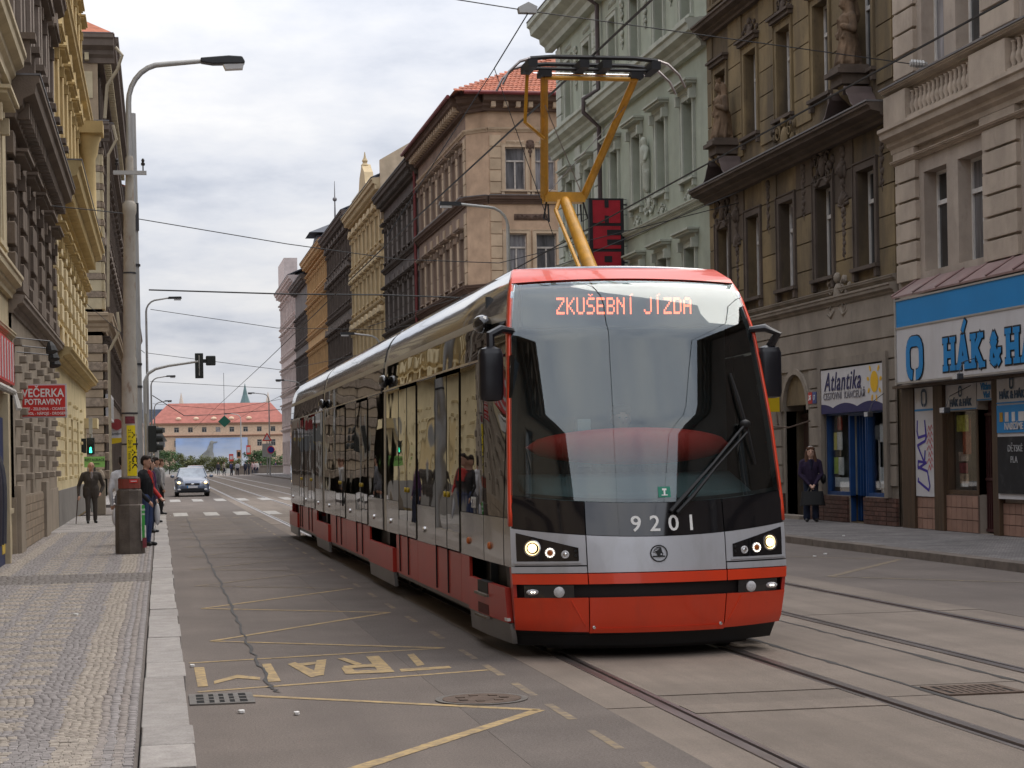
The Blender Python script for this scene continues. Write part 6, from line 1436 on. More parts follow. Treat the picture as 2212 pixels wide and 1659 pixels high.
cornice(l3, t3, LL3, 4.35, .40, .50, sunny_t, 'string_course', 0, .2); cornice(l3, t3, LL3, 8.7, .85, .80, sunny_t, 'cornice', 0, .4, zinc, (.34,.15,8.75,9.1,.5,sunny_t)); cornice(l3, t3, LL3, 13.7, .5, .5, sunny_t, 'cornice', 0, .3); cornice(l3, t3, LL3, 19.2, .8, .9, sunny_t, 'eaves_cornice', 0, .4); gable_roof(l3, t3, LL3, 20.1, .9, 3, 5, tile_red)
for s in bb3:
    for q in (-1.05,1.05):
        for r in range(6): ubox(l3, 'cream_block', M('cream_block',(.60,.50,.31),rough=.85,var=.1,rnd=.06) if True else None, t3, s+q-.22, s+q+.22, -.02, .16, 5.0+r*.6, 5.0+r*.6+.45, .05)
        ubox(l3, 'console', sunny_t, t3, s+q*.6-.12, s+q*.6+.12, 0, .42, 9.75, 10.15); ubox(l3, 'pilaster', sunny, t3, s+q-.18, s+q+.18, 0, .14, 10.4, 13.6); ubox(l3, 'pilaster', sunny, t3, s+q-.18, s+q+.18, 0, .14, 14.3, 19.1)
    ornament(l3, 'cartouche', sunny_t, t3, s, 13.3, .8, 2)
for i in range(10):
    for j in range(7):
        s = .6+i*1.6; z = 1.35+j*.36
        if (12.4 < s < 14) or (4.2 < s < 5.8) or (8.3 < s < 9.9): continue
        ubox(l3, 'stud_block', sunny_l, t3, s-.08, s+.08, 0, .14, z-.05, z+.05, .1)
ubox(l3, 'plinth', M('grey_plinth_tile',(.19,.175,.16),rough=.7,var=.15), t3, 0, LL3, 0, .09, .1, 1.05); ubox(l3, 'corner_bracket', sunny_l, t3, 18.6, 20.4, 0, .5, 3.0, 3.35); ubox(l3, 'door_leaf', fr_dark, t3, 12.65, 13.75, -.25, -.2, .15, 3.05)
MB().lathe([(.32,9.6),(.36,9.8),(.24,9.95),(.22,12.1),(.30,12.3),(.36,12.7),(.42,12.8),(.42,12.95)], (-2.2,66.3,0), 12).build('corner_column', sunny, l3, True)
ubox(l3, 'column_cap', sunny_t, t3, 15.6, 16.8, 0, .95, 12.95, 13.35); ubox(l3, 'column_base', sunny_t, t3, 15.6, 16.8, 0, .85, 9.55, 9.62)
mb = MB(FT(-2.65,70.6,(-1,0),(0,1))); wall_mesh(mb, 0, 14, 0, 20, [], .2); mb.build('end_wall', sunny, l3, recalc=False)
# ---- L4 corner house beyond the side street
tan4 = stucco('tan_stucco', (.33,.255,.175), .5, (.19,.145,.10)); tan4c = stucco('cream_band', (.47,.40,.265), .35, (.3,.25,.17), rnd=.05); tan4b = stucco('rock_faced_brown', (.255,.20,.15), .5, (.15,.12,.09), var=.35, rnd=.1, sc=7); dk4 = stucco('brown_cornice', (.15,.12,.10), .4)
l4 = thing('banded_corner_house', 'tall corner house with cream and brown banded masonry beyond the left side street', 'building', (-2.65,95,0))
t4f = FT(-14.65, 95.0, (1,0), (0,-1)); t4s = LT(95.0)
facade(l4, t4f, 12, 22.4, [2,5,8], [dict(z=5.5,h=2.1),dict(z=10,h=2.1),dict(z=14.4,h=2.1),dict(z=18.7,h=1.9)], tan4, fr_old, tan4c, .2, depth=4)
facade(l4, t4s, 40, 22.4, [2+3.0*k for k in range(13)], [dict(z=1.3,h=2.4,w=1.4),dict(z=5.5,h=2.1,hood='flat',sm=dk4),dict(z=10,h=2.1,hood='tri',sm=dk4),dict(z=14.4,h=2.1,hood='flat',sm=dk4),dict(z=18.9,h=1.8,sm=dk4)], stucco('brown_row_stucco',(.19,.15,.12),.4), fr_old, dk4, .2, depth=9)
z = 1.0; r = 0
while z < 8.0:
    for a, b in ((10.0,11.05),(11.05,12.02)): ubox(l4, 'rock_faced_block', tan4b, t4f, a+.02, b-.0, -.02, .22, z, z+.42, .08); ubox(l4, 'smooth_block', tan4, t4f, a+.02, b-.02, -.02, .14, z+.45, z+.85, .03)
    ubox(l4, 'rock_faced_block', tan4b, t4s, .0, 1.2, -.02, .22, z, z+.42, .08); z += .88
z = 9.3
while z < 16.4:
    for a, b in ((10.2,11.1),(11.1,12.02)): ubox(l4, 'cream_band_block', tan4c, t4f, a+.01, b-.01, -.02, .16, z, z+.55, .03); ubox(l4, 'brown_band_block', tan4b, t4f, a+.01, b, -.02, .2, z+.57, z+.86, .04)
    ubox(l4, 'cream_band_block', tan4c, t4s, 0, 1.0, -.02, .16, z, z+.55, .03); ubox(l4, 'brown_band_block', tan4b, t4s, 0, 1.0, -.02, .2, z+.57, z+.86, .04); z += .88
for T, L in ((t4f,12),(t4s,40)):
    cornice(l4, T, L, 8.2, .9, .55, tan4, 'cornice', 0, .3 if T is t4f else 0); cornice(l4, T, L, 17.5, .9, .7, dk4, 'cornice', 0, .5 if T is t4f else 0, zinc); cornice(l4, T, L, 21.3, 1.3, 1.0, dk4, 'eaves_cornice', 0, .8 if T is t4f else 0, zinc, (.5,.2,21.4,21.75,.6,tan4c))
ubox(l4, 'corner_pilaster', tan4, t4f, 10.2, 12.0, -.02, .2, 18.5, 21.3); ubox(l4, 'pilaster_panel', tan4c, t4f, 10.45, 11.75, .2, .24, 19.6, 20.9)
for s in (10.6,11.6): MB(t4f).lathe([(.26,0),(.26,.5)], (s,.02,16.9), 12, (0,1,0)).build('volute', dk4, l4)
ubox(l4, 'capital', dk4, t4f, 10.1, 12.1, -.02, .35, 17.2, 17.5)
pipec = M('pipe_cream', (.30,.25,.17), rough=.5, var=.15)
MB().tube([(-1.75,94.4,22.0),(-1.45,94.2,21.6),(-1.7,94.3,20.9),(-2.2,94.6,20.2),(-2.35,94.7,18.6)], .08, 8).build('swan_neck_pipe', pipec, l4, True); MB().tube([(-1.95,94.3,18.2),(-1.8,94.3,17.5),(-2.2,94.5,16.8),(-2.35,94.7,9.4)], .07, 8).build('swan_neck_pipe', pipec, l4, True); MB().tube([(-1.9,94.3,9.1),(-1.8,94.3,8.2),(-2.35,94.7,7.2),(-2.35,94.7,.3)], .07, 8).build('swan_neck_pipe', pipec, l4, True)
mb = MB(); mb.add([(-1.8,94,22.6),(-16,94,22.6),(-16,100,26.5),(-8,100,26.5),(-1.8,136,22.6),(-8,136,26.5)], [(0,1,2,3),(0,3,5,4)]); mb.build('roof', tile_red, l4, recalc=False)
row_house('left_brown_house', 'brown house in the receding left row behind the banded corner house', 135, 45, 21, 14, FL6, stucco('left_brown',(.17,.13,.105),.4), stucco('left_brown_trim',(.13,.10,.085),.4), 'flat', tile_red, x=-2.65)
row_house('left_far_house', 'last house of the left row before the river bridge', 180, 62, 17, 16, FL6[:3], stucco('left_far',(.26,.21,.18),.4), stucco('left_far_trim',(.2,.16,.14),.4), 'flat', tile_red, x=-2.65)
# houses behind the camera (they show in the tram's glass)
FLb = [(1.2,2.5),(5.6,2.1),(10,2.1),(14.4,2.1)]
row_house('rear_left_house', 'brown house of the left row standing behind the viewer, mirrored in the tram', -70, 92, 11.0, 15, FLb[:2], stucco('rear_left',(.22,.17,.12),.4), stucco('rear_left_trim',(.2,.15,.11),.4), None, tile_red, x=-2.65)
row_house('rear_right_house', 'dark house of the right row standing behind the viewer, mirrored in the windscreen', -70, 94, 12.5, 15, FLb[:2], stucco('rear_right',(.16,.13,.11),.4), stucco('rear_right_trim',(.13,.11,.09),.4), None, tile_red)
# ---- signs on the left
def YP(x0, y, z0): return lambda a, b, t: (x0+a, y-t, z0+b)
redsg = M('sign_red', (.62,.03,.025), rough=.45, var=.05)
vs_ = thing('grocery_sign', 'red projecting grocery sign with white serif lettering over the left pavement', 'sign', (-2.2,38,2.6))
MB().box(-2.66,-1.76,37.97,38.05,2.64,3.30).build('panel', whites, vs_); MB().box(-2.63,-1.79,37.955,37.97,2.67,3.27).build('red_face', redsg, vs_)
for txt, z, s_, sx in (('VEČERKA',3.05,.225,.83),('POTRAVINY',2.90,.155,.83),('OVOCE - ZELENINA - CIGARETY',2.79,.075,.86),('ALKOHOL - NÁPOJE - DROGERIE',2.70,.075,.86)): put_text(vs_, 'lettering', txt, whitep, YP(-2.21,37.953,z), size=s_, bold=.004 if s_ > .1 else .001, sx=sx)
for z in (2.72,3.2): MB().box(-2.70,-2.6,37.99,38.03,z,z+.03).build('bracket', flm, vs_)
gs = thing('restaurant_board', 'pale green restaurant board behind the pedestrian signal post', 'sign', (-2.1,64,1.6)); MB().box(-2.44,-1.78,63.98,64.02,1.62,1.97).build('board', M('board_green',(.28,.58,.16),rough=.6,var=.05), gs); put_text(gs, 'lettering', 'RESTAURACE', M('ink_dark',(.05,.06,.05)), YP(-2.11,63.975,1.82), size=.125, bold=.002, sx=.85)
MB().box(-2.3,-1.95,63.97,63.979,1.72,1.745).build('arrow', M('ink_dark',(.05,.06,.05)), gs); MB().box(-2.14,-2.08,63.99,64.01,.12,1.62).build('post', flm, gs)
bs_ = thing('beer_sign', 'yellow and white beer sign with a round red badge above the pavement beyond the crossing', 'sign', (-2.3,105,2.6)); MB().box(-2.75,-1.7,104.95,105.05,3.12,3.62).build('panel', whites, bs_); MB().prism([(-2.75,2.75),(-1.7,2.95),(-1.7,3.12),(-2.75,3.12)], 104.95, 105.05, 'y').build('yellow_panel', M('sign_yellow',(.62,.43,.01)), bs_)
put_text(bs_, 'lettering', 'Gambrinus', M('ink_dark',(.05,.06,.05)), YP(-2.2,104.93,3.28), size=.24, shear=.2, sx=.9); MB().lathe([(.30,0),(.30,.08)], (-2.25,104.9,3.85), 20, (0,-1,0)).build('badge', M('badge_maroon',(.25,.03,.03),rough=.5), bs_)
ws_ = thing('white_wall_sign', 'white framed board on the banded corner house wall', 'sign', (-2.4,99,3.9)); MB().box(-2.6,-2.35,96.5,103,3.9,5.2).build('board', whites, ws_); MB().box(-2.349,-2.34,97,102.5,4.05,5.05).build('face', M('board_grey',(.3,.3,.3),rough=.6,var=.3), ws_)
t = thing('bollard_post', 'tall stone bollard beside the doorway before the crossing', 'bollard', (-1.75,61.5,.12)); MB().box(-2.0,-1.7,61.3,61.6,.12,1.2).build('shaft', graye, t, bevel=.03); MB().lathe([(.12,0),(.16,.1),(.1,.28),(.02,.36)], (-1.85,61.45,1.2), 10).build('cap', graye, t, True)
# ================================================================== far background across the river
fbm = stucco('apricot_stucco', (.62,.45,.32), .15, (.52,.37,.26)); fb = thing('riverside_block', 'wide apricot building with a red hipped roof and a blue mural closing the street view', 'building', (20,650,0))  # far wall and roof colours muted to stand in for distance haze
tF = FT(-30, 650, (1,0), (0,-1))
wins = [27.6+4.62*k+3.55 for k in range(-5,13)]
facade(fb, tF, 100, 14.9, [s for s in wins if 2 < s < 98], [dict(z=11.9,h=1.7,w=1.6,sur=False,sill=False), dict(z=7.0,h=2.2,w=1.6,sur=False,sill=False), dict(z=3.0,h=2.2,w=1.6,sur=False,sill=False)], fbm, fr_old, fbm, .15, depth=20)
cornice(fb, tF, 100, 10.4, .5, .8, stucco('apricot_trim',(.5,.30,.21),.2), 'cornice'); cornice(fb, tF, 100, 14.3, .7, 1.0, MATS['apricot_trim'], 'eaves_cornice')
roofF = M('far_roof_tiles', (.31,.11,.085), rough=.85, var=.2, sc=.6, dirt=.3, dcol=(.28,.07,.05), dsc=(.3,.3,1))  # roof red desaturated too, haze put into the colour
mb = MB(); mb.add([(-3.2,648.8,15.05),(43.4,648.8,15.05),(38,660,22),(3.2,660,22),(-3.2,672,15),(43.4,672,15)], [(0,1,2,3),(1,5,2),(0,3,4),(3,2,5,4)]); rF = mb.build('roof', roofF, fb, recalc=False)
for k in range(5): 
    x = 6.5+5.9*k; MB().ell((x,651.2,16.4), (1.0,1.2,.75), 10, 6).build('eyebrow_dormer', fbm, rF)
mu = thing('mural_banner', 'blue sky mural with a grey monument hung on the apricot riverside building', 'mural', (17,649,0))
m = M('mural_sky', (.22,.36,.66), rough=.8, var=.35, sc=.12, dirt=.6, dcol=(.50,.55,.66), dsc=(.05,.05,.35), dlo=.3, dhi=.6); nt_ = m.node_tree; bs_m = nt_.nodes['Principled BSDF']; gg = nt_.nodes.new('ShaderNodeNewGeometry'); sz = nt_.nodes.new('ShaderNodeSeparateXYZ'); nt_.links.new(gg.outputs['Position'], sz.inputs[0])
mr_ = nt_.nodes.new('ShaderNodeMapRange'); mr_.inputs['From Min'].default_value = 2; mr_.inputs['From Max'].default_value = 10; nt_.links.new(sz.outputs[2], mr_.inputs['Value'])
mm_ = nt_.nodes.new('ShaderNodeMixRGB'); nt_.links.new(mr_.outputs[0], mm_.inputs[0]); mm_.inputs[1].default_value = (.60,.63,.68,1); nt_.links.new(bs_m.inputs['Base Color'].links[0].from_socket, mm_.inputs[2]); nt_.links.new(mm_.outputs[0], bs_m.inputs['Base Color'])
MB().box(5.4,29.4,648.6,648.9,0,9.95).build('sheet', m, mu)
mg = M('mural_monument', (.27,.27,.255), rough=.8, var=.3, sc=.5)
blob('monument_shape', [((0,0,0),(0,0,4),1.5,1.2,0),((0,0,4.5),(.3,0,6.2),.9,.7,0),((.4,0,6.2),(.6,0,7.6),.6,.5,0),((.5,0,7.4),(2.1,0,7.6),.35,.2,0),((-.3,0,5),(-2.4,0,3.2),.5,.3,0),((-.5,0,4),(-1.6,0,3.0),.5,.4,0),((-1.0,0,1),(1.0,0,1),.9,.9,0)], [mg], mu, Matrix.Translation((16.6,648.4,0))@Matrix.Diagonal((1.25,.12,1.12,1)), .18, 1)
spg = M('spire_copper', (.13,.20,.20), rough=.7); spc = M('spire_cream', (.6,.5,.42), rough=.8)
for nm, lab, x, z0, z1, r_, m in (('church_spire','green copper church spire behind the red roof',40.0,20,38.5,2.6,spg),('stone_turret','cream pinnacle above the left end of the red roof',10.4,18,34.5,1.7,spc),('stone_turret','cream pinnacle above the right end of the red roof',50.7,18,34.5,1.7,spc)):
    t = thing(nm, lab, 'spire', (x,900,0)); MB().lathe([(r_,z0-18),(r_,z0+8),(r_*1.15,z0+8.5)], (x,900,0), 8).build('tower', spc, t); MB().lathe([(r_,z0+8.5),(r_*.45,z0+13),(.05,z1)], (x,900,0), 8).build('spire', m, t)
t = thing('dark_glass_block', 'dark bluish building behind the left end of the red roof', 'building', (-12,800,0)); MB().box(-22,2,800,815,0,24).build('wall', M('far_blue_grey',(.10,.12,.17),rough=.4,var=.2,sc=.2), t); MB().box(-16,-4,802,812,24,27).build('roof_plant', M('far_grey',(.3,.31,.33)), t)
# trees and shrubs on the far bank: many small leaf faces over a branching trunk
barkm = M('bark', (.07,.055,.04), rough=.95, var=.3, sc=6)
lfm = [M('leaf_dark', (.040,.075,.022), rough=.7, var=.45, sc=1.3), M('leaf_olive', (.095,.10,.03), rough=.7, var=.4, sc=1.3), M('leaf_mid', (.055,.105,.03), rough=.7, var=.45, sc=1.3)]
def tree(x, y, h, rx, m, label, seed, nl=1500):
    rg = np.random.RandomState(seed); root = thing('tree', label, 'tree', (x,y,-.3), 'trees by the river')
    mb = MB().tube([(x,y,-.3),(x+.05*h*.1,y,h*.35),(x,y,h*.7)], [.05*h*.5,.035*h*.5,.02], 6)
    for k in range(5):
        a = rg.uniform(0,6.28); z = h*rg.uniform(.25,.5); mb.tube([(x,y,z),(x+rx*.6*math.cos(a),y+rx*.6*math.sin(a),z+h*.25)], [.02*h*.5,.01], 5)
    mb.build('trunk', barkm, root)
    cl = [(rg.uniform(-.75,.75)*rx, rg.uniform(-.75,.75)*rx, h*rg.uniform(.12,.86), rg.uniform(.25,.42)*rx) for _ in range(22)]
    mb = MB()
    for k in range(nl):
        c = cl[rg.randint(len(cl))]; d = rg.normal(size=3); d /= np.linalg.norm(d); rr = c[3]*rg.uniform(.45,1.15); p = np.array((x+c[0], y+c[1], c[2]))+d*rr*np.array((1,1,.8))
        u = rg.normal(size=3); u /= np.linalg.norm(u); v = np.cross(u, d); s = rg.uniform(.06,.15); mb.quad(tuple(p-u*s), tuple(p+v*s), tuple(p+u*s), tuple(p-v*s))
    mb.build('crown', m, root, recalc=False)
for k, (x, y, h, rx, m, lab) in enumerate(((-1.2,318,4.3,2.2,0,'dark green tree at the left end of the bridge'),(1.6,324,4.0,2.2,2,'mid green bush next to the left kerb end'),(4.0,330,3.4,2.0,1,'olive shrub left of the mural monument'),(6.6,334,2.9,2.2,1,'broad olive bush in front of the mural'),(9.6,338,2.7,2.2,1,'low olive shrub below the mural'),(12.6,342,2.5,2.0,1,'flat olive shrub right of the monument'),(15.8,326,3.9,1.9,0,'dark green tree beside the road signs on the bridge'),(18.0,330,4.1,2.0,2,'taller mid green tree at the right end of the bridge'),(20.8,334,3.2,2.0,2,'small green tree next to the pale corner house'))):
    tree(x, y, h, rx, lfm[m], lab, k, 2600)
# ================================================================== poles, lamps, signals, wires
polem = M('pole_painted', (.42,.385,.33), rough=.6, var=.12, sc=3, dirt=.75, dcol=(.20,.105,.055), dsc=(5,5,1.6), dlo=.60, dhi=.70)
galv = M('galvanised_steel', (.42,.415,.40), rough=.5, var=.12, metal=.4)
basem = M('pole_base_concrete', (.115,.095,.08), rough=.85, var=.3, sc=5, bump=.4, bsc=40, dirt=.5, dcol=(.06,.045,.04), dsc=(3,3,.5))
lampbk = M('lamp_head_dark', (.03,.032,.035), rough=.4, var=.1); lampgl = M('lamp_bowl', (.5,.5,.5), rough=.1, var=.05, spec=.6)
PX, PY = -.54, 34.5
def pl(z): return (PX+.012*(z-1)*1.4 if z > 1.4 else PX, PY, z)
pole = thing('tram_pole', 'tall rust-flecked street pole with a curved lamp arm standing on a concrete base', 'pole', (PX,PY,.12))
MB().lathe([(.262,.10),(.255,.98),(.22,1.0),(.22,1.24),(.19,1.27),(.19,1.46),(.165,1.48)], (PX,PY,0), 8).build('base', basem, pole)
MB().lathe([(.196,1.28),(.196,1.45)], (PX,PY,0), 12).build('base_collar', M('collar_red',(.22,.05,.035),rough=.8,var=.2), pole)
MB().tube([pl(1.45),pl(3.45),pl(3.6)], [.145,.140,.125], 14).build('lower_shaft', polem, pole, True)
MB().tube([pl(3.6),pl(6.15),pl(6.2),pl(6.34),pl(6.4)], [.115,.108,.125,.125,.08], 14).build('middle_shaft', polem, pole, True)
top = pl(7.2); MB().tube([pl(6.4),pl(7.15),pl(7.2)], [.075,.07,.055], 12).build('upper_shaft', polem, pole, True)
xt = top[0]; arm = [(xt,PY,7.2),(xt,PY,8.15)]+[(xt+.62*(1-math.cos(a)), PY, 8.15+.70*math.sin(a)) for a in np.linspace(.2,PI/2,7)]+[(xt+1.38,PY,8.93)]
MB().tube(arm, [.052]*2+[.048]*7+[.04], 10).build('lamp_arm', galv, pole, True)
xa = xt+1.38; hd = MB().prism([(xa-.10,8.89),(xa+.12,8.86),(xa+.68,8.88),(xa+.69,8.92),(xa+.64,9.01),(xa+.4,9.02),(xa-.10,8.97)], PY-.11, PY+.11, 'y').build('lamp_head', lampbk, pole, bevel=.02)
MB().prism([(xa+.30,8.86),(xa+.67,8.88),(xa+.65,8.79),(xa+.34,8.77)], PY-.09, PY+.09, 'y').build('lamp_bowl', lampgl, hd)
MB().box(pl(6.9)[0]-.28,pl(6.9)[0]+.30,PY-.16,PY-.10,6.85,6.92).build('cross_arm', galv, pole)
for dx in (-.22,.24): MB().lathe([(.012,0),(.012,.09),(.035,.1),(.035,.14),(.02,.15),(.03,.19),(.015,.22)], (pl(6.9)[0]+dx,PY-.13,6.92), 8).build('insulator', M('insulator_dark',(.03,.025,.025),rough=.3), pole)
for z in (2.05,2.6,5.1): MB().lathe([(.150 if z < 3 else .118,0),(.150 if z < 3 else .118,.03)], pl(z), 12).build('band_clamp', flm, pole)
# posters on the pole: yellow concert strip, green strip on the base
def wrap(r, a0, zc): 
    def P(x, y, t): ang = a0+x/r; return (PX+.012*1.4*.6+(r+t)*math.sin(ang), PY-(r+t)*math.cos(ang), zc+y)
    return P
def wpanel(name, m, r, a0, w, z0, z1, root): Pq = wrap(r, a0, 0); return MB().grid(lambda u, v: Pq((u-.5)*w, z0+(z1-z0)*v, 0), 8, 1, None).build(name, m, root, recalc=False)
Yp = M('poster_bright_yellow', (.72,.56,.01), rough=.6, var=.05)
pp = thing('concert_poster', 'bright yellow vertical concert poster pasted round the street pole', 'poster', (PX,PY-.17,1.6)); wpanel('sheet', Yp, .1500, .42, .20, 1.50, 2.40, pp)
Q = wrap(.1515, .42, 1.96)
put_text(pp, 'lettering', 'ATTACK', M('ink_black',(.01,.01,.01),rough=.6), lambda x, y, t: Q(y-.005, -x, t), size=.165, bold=.006, ext=.001); put_text(pp, 'lettering', '21. 6. 2010  Tesla Arena', M('ink_black',(.01,.01,.01)), lambda x, y, t: Q(y-.075, -x, t), size=.075, ext=.001)
gp = thing('green_poster', 'torn green and white poster strips on the pole base beside the kerb', 'poster', (PX+.2,PY-.25,.5))
wg = M('poster_green', (.05,.30,.06), rough=.6, var=.1); wpanel('green_sheet', wg, .285, .95, .09, .40, .98, gp); wpanel('torn_paper', M('paper_torn',(.55,.53,.5),rough=.8,var=.3,sc=20), .282, .80, .05, .35, 1.0, gp); wpanel('torn_paper', MATS['paper_torn'], .287, 1.15, .06, .3, .62, gp); wpanel('dark_sticker', M('sticker_maroon',(.16,.03,.04),rough=.6,var=.3,sc=20), .289, 1.05, .14, .22, .40, gp)
put_text(gp, 'lettering', 'KDO', whitep, lambda x, y, t: wrap(.287,.95,.88)(x, y, t), size=.05, ext=.001); put_text(gp, 'lettering', 'PRO', whitep, lambda x, y, t: wrap(.287,.95,.80)(x, y, t), size=.05, ext=.001)
st2 = thing('pole_sticker', 'small round maroon sticker on the pole above the yellow poster', 'sticker', (PX,PY-.17,2.45)); wpanel('disc', M('sticker_maroon',(.16,.03,.04)), .1500, .25, .20, 2.43, 2.56, st2)
st3 = thing('pole_sticker', 'red and white sticker on the pole below the yellow poster', 'sticker', (PX,PY-.17,1.4)); wpanel('sheet', redsg, .1985, .38, .15, 1.38, 1.44, st3); wpanel('white_line', whites, .1990, .38, .12, 1.40, 1.415, st3)
# second slim pole, mast arm with signals
s2 = thing('grey_mast', 'plain light grey steel mast just behind the rusty street pole', 'pole', (-.47,43,.12)); MB().tube([(-.47,43,.1),(-.47,43,4.2),(-.47,43,9.5)], [.12,.11,.08], 12).build('shaft', galv, s2, True)
for z in (3.4,3.9,6.1): MB().lathe([(.125,0),(.125,.05)], (-.47,43,z), 12).build('clamp', flm, s2)
MB().box(-.62,-.36,42.9,43.1,6.9,7.5).build('junction_box', flm, s2)
tl = thing('signal_mast', 'curved mast arm carrying a traffic signal seen from behind over the lane', 'traffic light', (-.52,75,.12))
MB().tube([(-.52,75,.1),(-.52,75,4.9),(-.38,75,5.2),(-.1,75,5.38),(.4,75,5.5),(1.55,75,5.66)], [.09,.075,.065,.06,.055,.05], 9).build('mast', galv, tl, True)
sig_b = M('signal_black', (.02,.024,.024), rough=.5, var=.1)
MB().box(1.42,1.74,74.97,75.14,5.0,5.98).build('signal_back', sig_b, tl, bevel=.02); MB().tube([(1.58,74.96,5.1),(1.58,74.96,5.9)], .02, 6).build('rib', galv, tl); MB().box(1.84,2.22,75.0,75.2,5.50,5.88).build('side_signal', sig_b, tl, bevel=.04); MB().box(1.74,1.84,75.05,75.1,5.6,5.75).build('link_bracket', sig_b, tl)
for z in (5.18,5.49,5.8): MB().lathe([(.11,0),(.10,.22)], (1.58,75.14,z), 10, (0,1,0)).build('visor_hood', sig_b, tl)
# signal heads on the kerb, facing left-right
t = thing('kerb_signal', 'black traffic signal head with side hoods behind the rusty pole', 'traffic light', (-.25,58,.12)); MB().tube([(-.36,58,.1),(-.36,58,3.2)], .06, 8).build('post', galv, t)
MB().box(-.32,-.08,57.9,58.1,2.05,2.85).build('housing', sig_b, t, bevel=.02)
for z in (2.2,2.45,2.7): MB().lathe([(.10,0),(.09,.2)], (-.08,58,z), 10, (1,-.2,0)).build('visor_hood', sig_b, t)
t = thing('pedestrian_signal', 'pedestrian signal showing a green walking figure at the left crossing', 'traffic light', (-2.25,66,.12)); MB().tube([(-2.28,66,.1),(-2.28,66,3.2)], .05, 8).build('post', galv, t)
MB().box(-2.42,-2.16,65.85,66.05,2.05,2.62).build('housing', sig_b, t, bevel=.02); MB().box(-2.62,-2.44,65.9,66.1,2.1,2.6).build('side_housing', sig_b, t)
for z in (2.2,2.47): MB().lathe([(.105,0),(.095,.10)], (-2.29,65.85,z), 10, (0,-1,0)).build('lens_hood', sig_b, t)
gl = EM('signal_green', (.05,1,.6), 3.0); MB().ell((-2.29,65.73,2.28), (.025,.01,.025), 6, 4).box(-2.315,-2.265,65.725,65.74,2.18,2.26).box(-2.33,-2.295,65.725,65.74,2.11,2.19).box(-2.285,-2.25,65.725,65.74,2.11,2.19).build('walking_figure', gl, t)
MB().box(-2.34,-2.22,65.9,65.95,2.75,3.3).build('sign_edge', galv, t)
# round-backed road signs on the left kerb
for (x, y, z, r_, lab) in ((-.12,78,2.5,.33,'round road sign seen from behind on the left kerb'),(-.05,72,2.72,.4,'triangular road sign seen edge-on at the crossing')):
    t = thing('road_sign', lab, 'road sign', (x,y,.12)); MB().tube([(x,y,.1),(x,y,z+.3)], .035, 7).build('post', galv, t); MB().lathe([(r_,0),(r_,.03)], (x,y-.05,z), 20 if r_ < .35 else 3, (0,-1,0)).build('plate', M('sign_back_grey',(.18,.19,.20),rough=.5,metal=.3), t)
# signs on the right, before the bridge
t = thing('road_sign_post', 'post with a red triangle, a grey panel and a blue no-stopping disc by the bridge', 'road sign', (6.65+3,165,.0))
# placed on the right pavement at the far end
k_ = 215/120.0; sx_, sy_2 = 6.65*k_, 120*k_
t.location = (sx_, sy_2, 0)
MB().tube([(sx_,sy_2,0),(sx_,sy_2,4.9)], .06, 7).build('post', galv, t); MB().prism([(sx_-.55,4.0),(sx_+.55,4.0),(sx_,4.95)], sy_2-.1, sy_2-.07, 'y').build('warning_triangle', redsg, t); MB().prism([(sx_-.33,4.12),(sx_+.33,4.12),(sx_,4.7)], sy_2-.12, sy_2-.101, 'y').build('triangle_field', whites, t)
MB().box(sx_-.55,sx_+.55,sy_2-.1,sy_2-.07,2.2,3.7).build('panel', M('panel_grey',(.35,.34,.32),rough=.6,var=.1), t); MB().lathe([(.42,0),(.42,.03)], (sx_+.42,sy_2-.12,3.0), 20, (0,-1,0)).build('disc', redsg, t); MB().lathe([(.33,0),(.33,.02)], (sx_+.42,sy_2-.151,3.0), 20, (0,-1,0)).build('disc_field', M('disc_blue',(.02,.03,.25),rough=.5), t)
t = thing('tram_stop_sign', 'green diamond sign hanging from the overhead wires', 'sign', (3.0,90,3.4)); MB().prism([(2.72,3.62),(3.02,3.34),(3.32,3.62),(3.02,3.9)], 89.97, 90.03, 'y').build('plate', M('diamond_green',(.01,.09,.06),rough=.5), t); MB().tube([(3.02,90,3.9),(3.02,90,5.9)], .01, 4).build('hanger', flm, t)
# banners on the bridge lamps
ban = M('banner_red', (.6,.07,.05), rough=.6, var=.15)
for k, (x, z0, z1, m) in enumerate(((9.18,1.8,2.75,ban),(10.16,2.15,3.25,None),(11.43,2.65,3.85,ban))):
    t = thing('banner', ('lowest red banner','middle picture banner','highest red banner')[k]+' on the bridge lamp posts', 'banner', (x,250,z0)); MB().box(x-.28,x+.28,249.9,249.95,z0,z1).build('cloth', m or M('banner_mixed',(.45,.25,.16),rough=.7,var=.5,sc=3), t); MB().box(x-.18,x+.18,249.88,249.899,z0+.25,z1-.25).build('print', whites if m else M('ink_black',(.01,.01,.01)), t)
# street lamps
def lamp(x, y, H, reach, label, s=1):
    t = thing('street_lamp', label, 'street lamp', (x,y,.1), 'street lamps along the kerbs'); q = -1 if reach < 0 else 1; R_ = abs(reach)
    MB().tube([(x,y,.1),(x,y,H*.45),(x,y,H-.7)]+[(x+q*.7*(1-math.cos(a)), y, H-.7+.7*math.sin(a)) for a in np.linspace(.3,PI/2,5)]+[(x+q*(R_-.7),y,H+.1)], [.10,.085,.06]+[.05]*5+[.045], 8).build('post', galv, t, True)
    e = x+q*(R_-.7); MB().prism([(e-q*.05,H+.04),(e+q*.75,H+.06),(e+q*.72,H+.18),(e,H+.17)], y-.12, y+.12, 'y').build('head', lampbk, t); MB().box(min(e+q*.3,e+q*.7),max(e+q*.3,e+q*.7),y-.09,y+.09,H-.04,H+.05).build('bowl', lampgl, t)
lamp(12.25,66,10.55,-2.4,'street lamp on the right pavement beside the green house')
